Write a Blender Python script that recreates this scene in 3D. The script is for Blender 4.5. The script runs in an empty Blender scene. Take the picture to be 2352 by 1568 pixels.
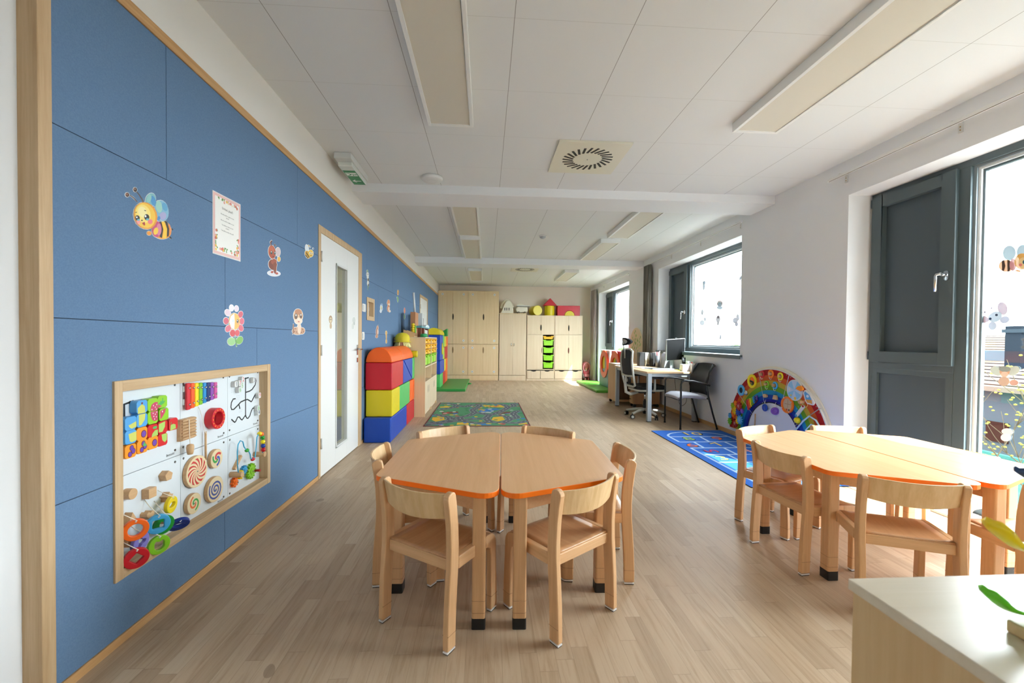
import bpy, bmesh, math, random
from math import sin, cos, pi, radians, sqrt, atan2
from mathutils import Matrix, Vector, Euler
random.seed(7)
S = bpy.context.scene
COL = S.collection

# ------------------------------------------------------------------ camera
def cam_matrix():
    yaw, pit, rol = .0599, -.0162, .0095
    f = Vector((sin(yaw)*cos(pit), cos(yaw)*cos(pit), sin(pit)))
    r = Vector((cos(yaw), -sin(yaw), 0)); u = r.cross(f)
    r2 = cos(rol)*r + sin(rol)*u; u2 = -sin(rol)*r + cos(rol)*u
    m = Matrix((( r2.x, u2.x, -f.x, 0), (r2.y, u2.y, -f.y, 0), (r2.z, u2.z, -f.z, 1.2), (0, 0, 0, 1)))
    return m
cd = bpy.data.cameras.new('camera'); cam = bpy.data.objects.new('camera', cd); COL.objects.link(cam)
cam.matrix_world = cam_matrix()
cd.sensor_width = 36; cd.lens = 961*36/2352
cd.shift_x = 1.9/2352; cd.shift_y = 11.88/2352
cd.clip_start = .02; cd.clip_end = 300
cd.dof.use_dof = True; cd.dof.focus_distance = 3.5; cd.dof.aperture_fstop = 4.5
S.camera = cam

# ------------------------------------------------------------------ world, sun, window portals, exposure
W = bpy.data.worlds.new('sky'); S.world = W; W.use_nodes = True
bg = W.node_tree.nodes['Background']; bg.inputs[0].default_value = (.88, .93, 1.0, 1); bg.inputs[1].default_value = 11.0
sd = bpy.data.lights.new('sun', 'SUN'); sd.energy = 9.5; sd.angle = radians(.6); sd.color = (1, .98, .97)
sun = bpy.data.objects.new('sun', sd); COL.objects.link(sun)
sun.rotation_euler = Vector((-.68, 1, -1.40)).to_track_quat('-Z', 'Y').to_euler(); sun.location = (8, -8, 12)
for i, (y0, y1, z0, z1) in enumerate([(1.0, 3.55, .02, 2.5), (5.1, 7.65, 1.0, 2.54), (9.26, 11.77, .02, 2.54), (-2.3, -1.0, .02, 2.5)]):  # last portal serves the added unseen window
    l = bpy.data.lights.new('daylight_portal', 'AREA'); l.shape = 'RECTANGLE'; l.size = z1-z0; l.size_y = y1-y0
    l.cycles.is_portal = True
    o = bpy.data.objects.new('daylight_portal', l); COL.objects.link(o)
    o.location = (3.56, (y0+y1)/2, (z0+z1)/2); o.rotation_euler = (0, radians(90), 0)
vs = S.view_settings; vs.view_transform = 'Standard'; vs.look = 'None'; vs.exposure = 1.42; vs.gamma = 1; vs.use_curve_mapping = False
S.cycles.max_bounces = 12; S.cycles.diffuse_bounces = 7; S.cycles.transparent_max_bounces = 16
S.cycles.sample_clamp_indirect = 8

# ------------------------------------------------------------------ materials
def lin(h):
    h = h.lstrip('#'); c = [int(h[i:i+2], 16)/255 for i in (0, 2, 4)]
    return tuple(x/12.92 if x <= .04045 else ((x+.055)/1.055)**2.4 for x in c)+(1,)
MC = {}
def mat(hexc, rough=.5, metal=0, spec=.5, alpha=None, name=None, coat=0):
    k = (hexc, rough, metal, spec, alpha, coat)
    if k in MC: return MC[k]
    m = bpy.data.materials.new(name or 'paint_'+hexc.strip('#')); m.use_nodes = True
    b = m.node_tree.nodes['Principled BSDF']
    b.inputs['Base Color'].default_value = lin(hexc); b.inputs['Roughness'].default_value = rough
    b.inputs['Metallic'].default_value = metal; b.inputs['Specular IOR Level'].default_value = spec
    if coat: b.inputs['Coat Weight'].default_value = coat
    if alpha is not None: b.inputs['Alpha'].default_value = alpha
    MC[k] = m
    return m
class NT:
    def __init__(s, name):
        s.m = bpy.data.materials.new(name); s.m.use_nodes = True; s.t = s.m.node_tree; s.b = s.t.nodes['Principled BSDF']
    def n(s, typ, ins=(), **kw):
        x = s.t.nodes.new(typ)
        for k, v in kw.items(): setattr(x, k, v)
        for k, v in (ins.items() if isinstance(ins, dict) else enumerate(ins)):
            if v is None: continue
            if hasattr(v, 'is_output') or isinstance(v, bpy.types.NodeSocket): s.t.links.new(v, x.inputs[k])
            else: x.inputs[k].default_value = v
        return x
    def math(s, op, a, b=None, c=None):
        return s.n('ShaderNodeMath', [a, b, c], operation=op).outputs[0]
    def ramp(s, fac, stops, interp='LINEAR'):
        r = s.n('ShaderNodeValToRGB', [fac]); e = r.color_ramp; e.interpolation = interp
        while len(e.elements) < len(stops): e.elements.new(.5)
        for el, (p, c) in zip(e.elements, stops): el.position = p; el.color = lin(c)
        return r.outputs[0]
    def mix(s, fac, a, b, mode='MIX'):
        x = s.n('ShaderNodeMix', data_type='RGBA', blend_type=mode)
        for i, v in ((0, fac), (6, a), (7, b)):
            if isinstance(v, bpy.types.NodeSocket): s.t.links.new(v, x.inputs[i])
            else: x.inputs[i].default_value = lin(v) if isinstance(v, str) else v
        return x.outputs[2]
    def pos(s):
        tc = s.n('ShaderNodeTexCoord'); sp = s.n('ShaderNodeSeparateXYZ', [tc.outputs['Object']])
        return tc.outputs['Object'], sp.outputs[0], sp.outputs[1], sp.outputs[2]
    def set(s, color=None, rough=None, bump=None, strength=.2, dist=.01):
        if color is not None: s.t.links.new(color, s.b.inputs['Base Color'])
        if rough is not None:
            if isinstance(rough, bpy.types.NodeSocket): s.t.links.new(rough, s.b.inputs['Roughness'])
            else: s.b.inputs['Roughness'].default_value = rough
        if bump is not None:
            bn = s.n('ShaderNodeBump', {'Height': bump, 'Strength': strength, 'Distance': dist})
            s.t.links.new(bn.outputs[0], s.b.inputs['Normal'])
        return s.m
def wood(name, c1, c2, axis='z', rough=.42, fine=1.0, fleck=0):
    t = NT(name); v, x, y, z = t.pos()
    oi = t.n('ShaderNodeObjectInfo')
    off = t.n('ShaderNodeVectorMath', [v], operation='ADD')
    cmb = t.n('ShaderNodeCombineXYZ', [t.math('MULTIPLY', oi.outputs['Random'], 37.), t.math('MULTIPLY', oi.outputs['Random'], 11.), t.math('MULTIPLY', oi.outputs['Random'], 5.)])
    t.t.links.new(cmb.outputs[0], off.inputs[1])
    sc = {'x': (1.2, 28, 28), 'y': (28, 1.2, 28), 'z': (28, 28, 1.2)}[axis]
    mp = t.n('ShaderNodeMapping', {'Vector': off.outputs[0], 'Scale': tuple(q*fine for q in sc)})
    n1 = t.n('ShaderNodeTexNoise', {'Vector': mp.outputs[0], 'Scale': 1.6, 'Detail': 5., 'Roughness': .6, 'Distortion': .6})
    n2 = t.n('ShaderNodeTexNoise', {'Vector': mp.outputs[0], 'Scale': 7., 'Detail': 3., 'Roughness': .7})
    f = t.math('ADD', t.math('MULTIPLY', n1.outputs[0], .75), t.math('MULTIPLY', n2.outputs[0], .25))
    c = t.ramp(f, [(.32, c2), (.66, c1)])
    return t.set(c, rough, n2.outputs[0], .05, .002)

WALL = mat('#E4E6E8', .85, name='white_wall_paint')
def nospec(m_, v=.2): m_.node_tree.nodes['Principled BSDF'].inputs['Specular IOR Level'].default_value = v; return m_
BEECH = {a: wood('beech_'+a, '#DBB083', '#C99C6E', a) for a in 'xyz'}
BEECHT = wood('beech_laminate', '#E2B387', '#D6A373', 'y', .3, .5); nospec(BEECHT, .22)
SEATW = wood('beech_plywood_seat', '#C99A6E', '#B58459', 'y', .33, .8)
BIRCHX = wood('birch_ply_back', '#E0C093', '#CBA673', 'z', .38, .5)
MAPLE = wood('maple_laminate', '#E3CBA3', '#D8BC90', 'z', .5, .35)
MAPLEG = wood('maple_laminate_pale', '#D9C6AA', '#D0BA9A', 'z', .5, .35)
OAKT = wood('oak_trim_z', '#CDB08A', '#B4946B', 'z', .55)
OAKY = wood('oak_trim_y', '#CDB08A', '#B4946B', 'y', .55)
OAKR = wood('oak_rail_y', '#CFA673', '#B98C58', 'y', .5)
GLIDE = mat('#EFEFEF', .4); BLACK = mat('#141516', .5); BLK2 = mat('#1D1F21', .7)
ORANGE = mat('#FF7A0A', .4); CHROME = mat('#C9CCCE', .22, 1)
GREYM = mat('#4E5C60', .42, 0, .5, name='anthracite_frame'); GREYD = mat('#46535A', .5); GREYL = mat('#7C878C', .4)
WHT = mat('#DEDFDD', .45); WHT2 = mat('#D3D5D3', .5)

def floor_mat():
    t = NT('oak_strip_floor'); v, x, y, z = t.pos()
    row = t.math('FLOOR', t.math('DIVIDE', x, .068))
    wn = t.n('ShaderNodeTexWhiteNoise', {'W': row}, noise_dimensions='1D').outputs[0]
    yy = t.math('ADD', t.math('DIVIDE', y, .52), t.math('MULTIPLY', wn, 9.))
    colm = t.math('FLOOR', yy)
    cb = t.n('ShaderNodeCombineXYZ', [row, colm, 0.])
    r2 = t.n('ShaderNodeTexWhiteNoise', {'Vector': cb.outputs[0]}, noise_dimensions='2D').outputs[0]
    tone = t.ramp(r2, [(0, '#B19A80'), (.25, '#BCA58A'), (.6, '#C2AC92'), (.85, '#B8A186'), (1, '#CAB79F')])
    mv = t.n('ShaderNodeCombineXYZ', [t.math('MULTIPLY', x, 42.), t.math('ADD', t.math('MULTIPLY', y, 2.6), t.math('MULTIPLY', r2, 60.)), r2])
    n1 = t.n('ShaderNodeTexNoise', {'Vector': mv.outputs[0], 'Scale': 1., 'Detail': 6., 'Roughness': .65, 'Distortion': 1.0}).outputs[0]
    g = t.ramp(n1, [(.3, '#D8CEC0'), (.5, '#F5F2EE'), (.75, '#FFFFFF')])
    c = t.mix(.85, tone, g, 'MULTIPLY')
    kn = t.n('ShaderNodeTexNoise', {'Vector': v, 'Scale': 5.5, 'Detail': 1.}).outputs[0]
    c = t.mix(t.math('MULTIPLY', t.math('GREATER_THAN', kn, .76), .45), c, '#6E563E')
    fx = t.math('FRACT', t.math('DIVIDE', x, .068)); fy = t.math('FRACT', yy)
    e = t.math('MAXIMUM', t.math('LESS_THAN', fx, .018), t.math('LESS_THAN', fy, .0035))
    c = t.mix(t.math('MULTIPLY', e, .45), c, '#6B563F')
    ro = t.math('ADD', t.math('MULTIPLY', n1, .15), .46)
    return t.set(c, ro, n1, .06, .003)
def tile_ceiling():
    t = NT('ceiling_tiles'); v, x, y, z = t.pos()
    def edge(s, o, w):
        f = t.math('FRACT', t.math('DIVIDE', t.math('SUBTRACT', s, o), .62)); return t.math('LESS_THAN', t.math('ABSOLUTE', t.math('SUBTRACT', f, .5)), 1), f
    fx = t.math('FRACT', t.math('DIVIDE', t.math('ADD', x, 1.1115+6.2), .62)); fy = t.math('FRACT', t.math('DIVIDE', t.math('ADD', y, 12.4-2.14-.0015), .62))
    lx = t.math('LESS_THAN', fx, .0065); ly = t.math('LESS_THAN', fy, .004)
    n = t.n('ShaderNodeTexNoise', {'Vector': v, 'Scale': 160., 'Detail': 2.}).outputs[0]
    c = t.mix(t.math('MULTIPLY', lx, .62), '#DFE1E1', '#5f5a50'); c = t.mix(t.math('MULTIPLY', ly, .32), c, '#8a8578')
    return t.set(c, .9, n, .03, .002)
def felt():
    t = NT('blue_felt_panel'); v, x, y, z = t.pos()
    n = t.n('ShaderNodeTexNoise', {'Vector': v, 'Scale': 190., 'Detail': 4., 'Roughness': .7}).outputs[0]
    return t.set(t.ramp(n, [(.3, '#597799'), (.7, '#6784A5')]), .92, n, .25, .002)
FLOORM = floor_mat(); CEILM = tile_ceiling(); FELT = felt()
def glass_mat(nm='window_glass', a=.06):
    m = bpy.data.materials.new(nm); m.use_nodes = True; t = m.node_tree; t.nodes.clear()
    o = t.nodes.new('ShaderNodeOutputMaterial'); mx = t.nodes.new('ShaderNodeMixShader'); tr = t.nodes.new('ShaderNodeBsdfTransparent'); g = t.nodes.new('ShaderNodeBsdfGlossy')
    tr.inputs[0].default_value = (.93, .96, .95, 1); g.inputs['Roughness'].default_value = .02; mx.inputs[0].default_value = a
    t.links.new(tr.outputs[0], mx.inputs[1]); t.links.new(g.outputs[0], mx.inputs[2]); t.links.new(mx.outputs[0], o.inputs[0]); return m
GLASS = glass_mat()

# ------------------------------------------------------------------ mesh builder
def ident(a, b, n): return (a, b, n)
def LW(x0): return lambda a, b, n: (x0+n, a, b)        # left wall plane: a = depth, b = height, n = into the room
def RW(x0): return lambda a, b, n: (x0-n, a, b)
def FL(z0): return lambda a, b, n: (a, b, z0+n)
def BW(y0): return lambda a, b, n: (a, y0-n, b)         # plane facing the camera
class MB:
    def __init__(s, fr=None): s.v = []; s.f = []; s.fm = []; s.sm = []; s.mats = []; s.fr = fr or ident; s.T = None
    def mi(s, m):
        if m not in s.mats: s.mats.append(m)
        return s.mats.index(m)
    def add(s, vs, fs, m, smooth=False):
        k = len(s.v)
        for p in vs:
            q = Vector(p)
            if s.T is not None: q = s.T @ q
            s.v.append(s.fr(q.x, q.y, q.z))
        i = s.mi(m)
        for f in fs: s.f.append([k+j for j in f]); s.fm.append(i); s.sm.append(smooth)
        return s
    def box(s, x0, x1, y0, y1, z0, z1, m):
        v = [(x, y, z) for z in (z0, z1) for y in (y0, y1) for x in (x0, x1)]
        return s.add(v, [(0, 2, 3, 1), (4, 5, 7, 6), (0, 1, 5, 4), (2, 6, 7, 3), (0, 4, 6, 2), (1, 3, 7, 5)], m)
    def prism(s, poly, n0, n1, m, side=None, cap0=True):
        k = len(poly); v = [(p[0], p[1], n0) for p in poly]+[(p[0], p[1], n1) for p in poly]
        s.add(v, ([tuple(range(k))[::-1]] if cap0 else [])+[tuple(range(k, 2*k))], m)
        s.add(v, [(i, (i+1) % k, (i+1) % k+k, i+k) for i in range(k)], side or m)
        return s
    def flat(s, poly, n, m): return s.add([(p[0], p[1], n) for p in poly], [tuple(range(len(poly)))], m)
    def ring(s, c, ro, ri, n0, n1, m, seg=32, ry=None, inner=None):
        ky = (ry/ro) if ry else 1; v = []; 
        inner = inner or [(ri*cos(2*pi*i/seg), ri*ky*sin(2*pi*i/seg)) for i in range(seg)]
        for i in range(seg):
            a = 2*pi*i/seg; o = (c[0]+ro*cos(a), c[1]+ro*ky*sin(a)); q = (c[0]+inner[i][0], c[1]+inner[i][1])
            v += [(o[0], o[1], n0), (o[0], o[1], n1), (q[0], q[1], n0), (q[0], q[1], n1)]
        f = []; g = []
        for i in range(seg):
            a = 4*i; b = 4*((i+1) % seg)
            f += [(a+1, b+1, b+3, a+3), (a, a+2, b+2, b)]; g += [(a, b, b+1, a+1), (a+2, a+3, b+3, b+2)]
        s.add(v, f, m); return s.add(v, g, m, False)
    def tube(s, pts, r, m, seg=8, rz=None, caps=True, smooth=True):
        pts = [Vector(p) for p in pts]; R = r if isinstance(r, (list, tuple)) else [r]*len(pts); v = []; up = Vector((0, 0, 1)); last = None
        for i, p in enumerate(pts):
            d = (pts[min(i+1, len(pts)-1)]-pts[max(i-1, 0)]).normalized()
            a = last if last is not None else (up if abs(d.z) < .9 else Vector((1, 0, 0)))
            x = (a-d*a.dot(d)); x = x.normalized() if x.length > 1e-6 else d.orthogonal().normalized(); y = d.cross(x); last = x
            for j in range(seg):
                t = 2*pi*j/seg; v.append(p+R[i]*(cos(t)*x+sin(t)*y))
        f = [(i*seg+j, i*seg+(j+1) % seg, (i+1)*seg+(j+1) % seg, (i+1)*seg+j) for i in range(len(pts)-1) for j in range(seg)]
        s.add(v, f, m, smooth)
        if caps:
            s.add(v[:seg], [tuple(range(seg))[::-1]], m); s.add(v[-seg:], [tuple(range(seg))], m)
        return s
    def cyl(s, p0, p1, r, m, seg=20, r1=None): return s.tube([p0, p1], [r, r if r1 is None else r1], m, seg)
    def lathe(s, prof, o, m, seg=20, axis='z'):
        v = []
        for (r, h) in prof:
            for j in range(seg):
                t = 2*pi*j/seg
                q = (r*cos(t), r*sin(t), h) if axis == 'z' else ((r*cos(t), h, r*sin(t)) if axis == 'y' else (h, r*cos(t), r*sin(t)))
                v.append((o[0]+q[0], o[1]+q[1], o[2]+q[2]))
        f = [(i*seg+j, i*seg+(j+1) % seg, (i+1)*seg+(j+1) % seg, (i+1)*seg+j) for i in range(len(prof)-1) for j in range(seg)]
        s.add(v, f, m, True); k = len(prof)-1
        if prof[0][0] > 1e-5: s.add(v[:seg], [tuple(range(seg))], m)
        if prof[k][0] > 1e-5: s.add(v[k*seg:], [tuple(range(seg))], m)
        return s
    def ball(s, c, r, m, seg=14, rings=8):
        r = r if isinstance(r, (list, tuple)) else (r, r, r); v = [(c[0], c[1], c[2]-r[2])]
        for i in range(1, rings):
            a = pi*i/rings
            for j in range(seg):
                t = 2*pi*j/seg; v.append((c[0]+r[0]*sin(a)*cos(t), c[1]+r[1]*sin(a)*sin(t), c[2]-r[2]*cos(a)))
        v.append((c[0], c[1], c[2]+r[2])); n = len(v)-1; f = [(0, 1+(j+1) % seg, 1+j) for j in range(seg)]
        for i in range(rings-2):
            for j in range(seg):
                a = 1+i*seg; f.append((a+j, a+(j+1) % seg, a+seg+(j+1) % seg, a+seg+j))
        a = 1+(rings-2)*seg; f += [(a+j, a+(j+1) % seg, n) for j in range(seg)]
        return s.add(v, f, m, True)
    def build(s, name, parent=None, bevel=0, seg=2, subd=0):
        me = bpy.data.meshes.new(name); root = parent
        vs = [Vector(p) for p in s.v]; loc = Vector((0, 0, 0))
        if parent is None:
            xs = [p.x for p in vs]; ys = [p.y for p in vs]; zs = [p.z for p in vs]
            loc = Vector(((min(xs)+max(xs))/2, (min(ys)+max(ys))/2, min(zs)))
            if s.keep: loc = Vector((0, 0, 0))
            vs = [p-loc for p in vs]
        else:
            while root.parent: root = root.parent
            inv = (Matrix.Translation(root.location) @ Euler(root.rotation_euler).to_matrix().to_4x4()).inverted()
            # chain of mesh parents below the root all sit at the root's origin
            vs = [inv @ p for p in vs]
        me.from_pydata([tuple(p) for p in vs], [], s.f)
        for m in s.mats: me.materials.append(m)
        me.polygons.foreach_set('material_index', s.fm); me.polygons.foreach_set('use_smooth', s.sm)
        bm = bmesh.new(); bm.from_mesh(me); bmesh.ops.remove_doubles(bm, verts=bm.verts, dist=1e-6); bmesh.ops.recalc_face_normals(bm, faces=bm.faces); bm.to_mesh(me); bm.free()
        me.update(); o = bpy.data.objects.new(name, me); COL.objects.link(o); o.location = loc
        if parent is not None: o.parent = parent
        if subd:
            q = o.modifiers.new('subdivision', 'SUBSURF'); q.levels = subd; q.render_levels = subd
        if bevel:
            q = o.modifiers.new('bevel', 'BEVEL'); q.width = bevel; q.segments = seg; q.limit_method = 'ANGLE'; q.angle_limit = radians(35)
        return o
    keep = False
def tag(o, label, cat, group=None):
    o['label'] = label; o['category'] = cat
    if group: o['group'] = group
    return o
def thing(name, label, cat, loc=(0, 0, 0), rz=0, group=None):
    o = bpy.data.objects.new(name, None); COL.objects.link(o); o.location = loc; o.rotation_euler = (0, 0, rz); o.empty_display_size = .05
    return tag(o, label, cat, group)
def struct(o, label=None):
    o['kind'] = 'structure'
    if label: o['label'] = label
    return o
def sempty(name, loc, label=None):
    o = bpy.data.objects.new(name, None); COL.objects.link(o); o.location = loc; return struct(o, label)
def copy_tree(o, parent=None):
    c = o.copy(); COL.objects.link(c); c.parent = parent
    for ch in [q for q in bpy.data.objects if q.parent == o and q != c]: copy_tree(ch, c)
    return c
def dup(root, loc, rz, label, group=None, scale=1):
    c = copy_tree(root); c.location = loc; c.rotation_euler = (0, 0, rz); c['label'] = label; c.scale = (scale,)*3
    if group: c['group'] = group
    return c
def arc(c, r, a0, a1, n, ry=None): return [(c[0]+r*cos(radians(a0+(a1-a0)*i/n)), c[1]+(ry or r)*sin(radians(a0+(a1-a0)*i/n))) for i in range(n+1)]
def ell(cx, cy, rx, ry=None, rot=0, n=20):
    ry = ry or rx; c, s_ = cos(radians(rot)), sin(radians(rot))
    return [(cx+rx*cos(t)*c-ry*sin(t)*s_, cy+rx*cos(t)*s_+ry*sin(t)*c) for t in [2*pi*i/n for i in range(n)]]
def stroke(pts, w):
    P = [Vector(p) for p in pts]; L = []; R = []
    for i, p in enumerate(P):
        d = (P[min(i+1, len(P)-1)]-P[max(i-1, 0)]); d = d.normalized() if d.length else Vector((1, 0)); n = Vector((-d.y, d.x))*w/2
        L.append(tuple(p+n)); R.append(tuple(p-n))
    return [[L[i], L[i+1], R[i+1], R[i]] for i in range(len(P)-1)]
def rounded(poly, rads, n=6):
    out = []; k = len(poly)
    for i, p in enumerate(poly):
        r = rads[i] if isinstance(rads, (list, tuple)) else rads
        p = Vector(p); a = (Vector(poly[i-1])-p).normalized(); b = (Vector(poly[(i+1) % k])-p).normalized()
        ang = a.angle(b); t = r/math.tan(ang/2); c = p+(a+b).normalized()*(r/sin(ang/2))
        s0 = p+a*t-c; s1 = p+b*t-c; a0 = atan2(s0.y, s0.x); a1 = atan2(s1.y, s1.x); d = (a1-a0+pi) % (2*pi)-pi
        out += [(c.x+r*cos(a0+d*j/n), c.y+r*sin(a0+d*j/n)) for j in range(n+1)]
    return out
def text(body, parent, frame, size, m, name='lettering', depth=.0004, align='CENTER'):
    cu = bpy.data.curves.new('lettering', 'FONT'); cu.body = body; cu.size = size; cu.align_x = align; cu.align_y = 'CENTER'; cu.extrude = depth; cu.resolution_u = 3
    tmp = bpy.data.objects.new('tmp_text', cu); COL.objects.link(tmp); bpy.context.view_layer.update()
    me = bpy.data.meshes.new_from_object(tmp.evaluated_get(bpy.context.evaluated_depsgraph_get())); bpy.data.objects.remove(tmp)
    mb = MB(); mb.add([frame(v.co.x, v.co.y, v.co.z) for v in me.vertices], [tuple(p.vertices) for p in me.polygons], m)
    bpy.data.meshes.remove(me)
    return mb.build(name, parent)

# ================================================================== THE ROOM
XL, XR, YN, YF, ZC = -1.413, 3.2, -2.8, 12.75, 2.83
m = MB(); m.keep = True; m.box(-1.6, 3.6, YN, YF, -.12, 0, FLOORM); struct(m.build('floor'))
m = MB(); m.keep = True; m.box(-1.6, 3.6, YN-.1, YF+.1, ZC, ZC+.12, CEILM); struct(m.build('ceiling'))
m = MB(); m.box(-1.42, 3.2, 4.5, 4.93, 2.74, 2.86, WALL); struct(m.build('trim_1', bevel=.004), 'plastered ceiling beam')
m = MB(); m.box(-1.42, 3.2, 8.38, 8.8, 2.71, 2.86, WALL); struct(m.build('trim_2', bevel=.004), 'plastered ceiling beam')
BOUNCE_TINT = mat('#E6DBCC', .85)  # warm light bounced off the floor, put into the far wall's colour
m = MB(); m.box(-1.6, 3.7, YF, YF+.15, 0, 2.95, BOUNCE_TINT); struct(m.build('wall_back'))
m = MB(); m.box(-1.6, 3.7, YN-.15, YN, 0, 2.95, WALL); struct(m.build('wall_front'))

# ---- window wall with four openings, the first added unseen to lighten the room
OP = [(-2.3, -1.0, .02, 2.51), (1.0, 3.548, .02, 2.512), (5.10, 7.65, 1.03, 2.545), (9.26, 11.77, .02, 2.545)]
m = MB(); y = YN
for (a, b, c, d) in OP:
    m.box(XR, 3.55, y, a, 0, 2.95, WALL); m.box(XR, 3.55, a, b, 0, c, WALL); m.box(XR, 3.55, a, b, d, 2.95, WALL); y = b
m.box(XR, 3.55, y, YF, 0, 2.95, WALL); struct(m.build('wall_right'))

# ---- left wall: felt boards with open joints over a dark batten, white strip above
def cut(rs, hole):
    out = []
    for (a, b, c, d) in rs:
        ha, hb, hc, hd = hole
        if hb <= a or ha >= b or hd <= c or hc >= d: out.append((a, b, c, d)); continue
        if a < ha: out.append((a, ha, c, d))
        if hb < b: out.append((hb, b, c, d))
        A, Bq = max(a, ha), min(b, hb)
        if c < hc: out.append((A, Bq, c, hc))
        if hd < d: out.append((A, Bq, hd, d))
    return out
HOLES = [(3.612, 4.83, -1, 2.155), (8.98, 10.17, -1, 2.16), (5.04, 5.372, 1.42, 1.692), (1.67, 2.82, .254, 1.028)]
rows = [(.035, .64, [2.351, 4.95, 6.23, 7.51, 8.79, 10.1, 11.4]), (.64, 1.258, [2.673, 5.97, 7.25, 8.53, 11.1]), (1.258, 1.891, [2.358, 5.56, 6.84, 8.12, 11.3]), (1.891, 2.475, [1.944, 3.225, 5.05, 6.415, 8.38, 9.66, 10.94])]
m = MB(); g = .0015
for (c, d, js) in rows:
    ys = [1.454]+js+[12.75]
    for a, b in zip(ys, ys[1:]):
        rs = [(a+g, b-g, c+g, d-g)]
        for h in HOLES: rs = cut(rs, h)
        for (a2, b2, c2, d2) in rs: m.box(-1.455, XL, a2, b2, c2, d2, FELT)
rs = [(1.454, 12.75, .03, 2.475)]
for h in HOLES: rs = cut(rs, h)
DK = mat('#1f2c3b', .9)
for (a2, b2, c2, d2) in rs: m.box(-1.47, -1.4165, a2, b2, c2, d2, DK)
m.box(-1.6, -1.47, YN, 3.612, 0, 2.95, WALL); m.box(-1.6, -1.47, 3.612, 12.75, 0, 2.95, WALL)
m.box(-1.47, XL-.002, 1.45, 12.75, 2.475, 2.95, mat('#E4E2DD', .85))  # trace of the warm floor bounce put into this white
m.keep = True; struct(m.build('wall_left'))
m = MB(); m.box(-1.475, XL+.004, 1.41, 1.454, 0, 2.522, OAKT); struct(m.build('trim_3', bevel=.002), 'oak end strip of the blue wall')
m = MB(); m.box(-1.45, XL+.006, 1.41, 12.75, 2.475, 2.522, OAKR); struct(m.build('trim_4', bevel=.002), 'oak rail above the blue felt boards')
m = MB(); m.box(-1.5, -1.462, .2, 1.35, .94, 2.2, mat('#C9CCCE', .7)); struct(m.build('trim_5', bevel=.006), 'pale grey panel at the near end of the wall')
m = MB()
for a, b in ((1.454, 3.612), (4.83, 8.98), (10.17, 12.75)): m.box(-1.45, XL+.006, a, b, 0, .035, OAKR)
struct(m.build('baseboard_left', bevel=.002))
m = MB()
for a, b in ((YN, -2.3), (-1.0, 1.0), (3.548, 9.26), (11.77, 12.75)): m.box(3.188, 3.2, a, b, 0, .055, OAKR)
struct(m.build('baseboard_right', bevel=.002))
m = MB(); m.box(2.87, 3.18, 12.735, 12.75, 0, .06, OAKR); struct(m.build('baseboard_back'))

# ---- doors
def door(nm, a, b, handle_y, near=True, glazed=True):
    f = LW(0); root = sempty(nm, (-1.44, (a+b)/2, 0))
    fm = MB(f); j = .075
    for (p, q, r, s_) in ((a, a+j*.6, 0, 2.155), (b-j*1.6, b, 0, 2.155), (a+j*.6, b-j*1.6, 2.095, 2.155)): fm.box(p, q, r, s_, -1.56, XL+.008, OAKT)
    fm.build('door_frame', root, .003)
    a2, b2 = a+j*.6, b-j*1.6; g0, g1, h0, h1 = a2+.355, a2+.68, .165, 1.9
    l = MB(f)
    if glazed:
        for r in ((a2, g0, .008, 2.093), (g1, b2, .008, 2.093), (g0, g1, .008, h0), (g0, g1, h1, 2.093)): l.box(r[0], r[1], r[2], r[3], -1.452, -1.408, WHT)
    else: l.box(a2, b2, .008, 2.093, -1.452, -1.408, WHT)
    lf = l.build('door_leaf', root, .0015)
    if glazed:
        gf = MB(f)
        for r in ((g0, g0+.018, h0, h1), (g1-.018, g1, h0, h1), (g0, g1, h0, h0+.018), (g0, g1, h1-.018, h1)): gf.box(r[0], r[1], r[2], r[3], -1.455, -1.400, WHT2)
        gf.build('glazing_bead', root, .002)
        gp = MB(f); gp.box(g0+.01, g1-.01, h0+.01, h1-.01, -1.434, -1.428, mat('#7F7F6B', .04, 0, 1.0, coat=1)); gp.build('pane', root)
    h = MB(f); yy = b2-.05 if near else a2+.05
    h.box(yy-.02, yy+.02, 1.02, 1.13, -1.408, -1.40, CHROME); h.box(yy-.02, yy+.02, .94, .99, -1.408, -1.40, CHROME)
    h.tube([(yy, 1.085, -1.40), (yy, 1.085, -1.355), (yy-.01, 1.085, -1.35), (yy-.11, 1.085, -1.348)], .009, CHROME, 10)
    h.build('door_handle', root, .002)
    k = MB(f)
    for z in (.25, 1.05, 1.85): k.tube([(a2+.004, z, -1.4), (a2+.004, z+.09, -1.4)], .008, WHT2, 8)
    k.build('hinge', root)
door('door_1', 3.612, 4.83, 0); door('door_2', 8.98, 10.17, 0, glazed=False)
for nm, c, mm in (('door_1', 0, None),): pass

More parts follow.
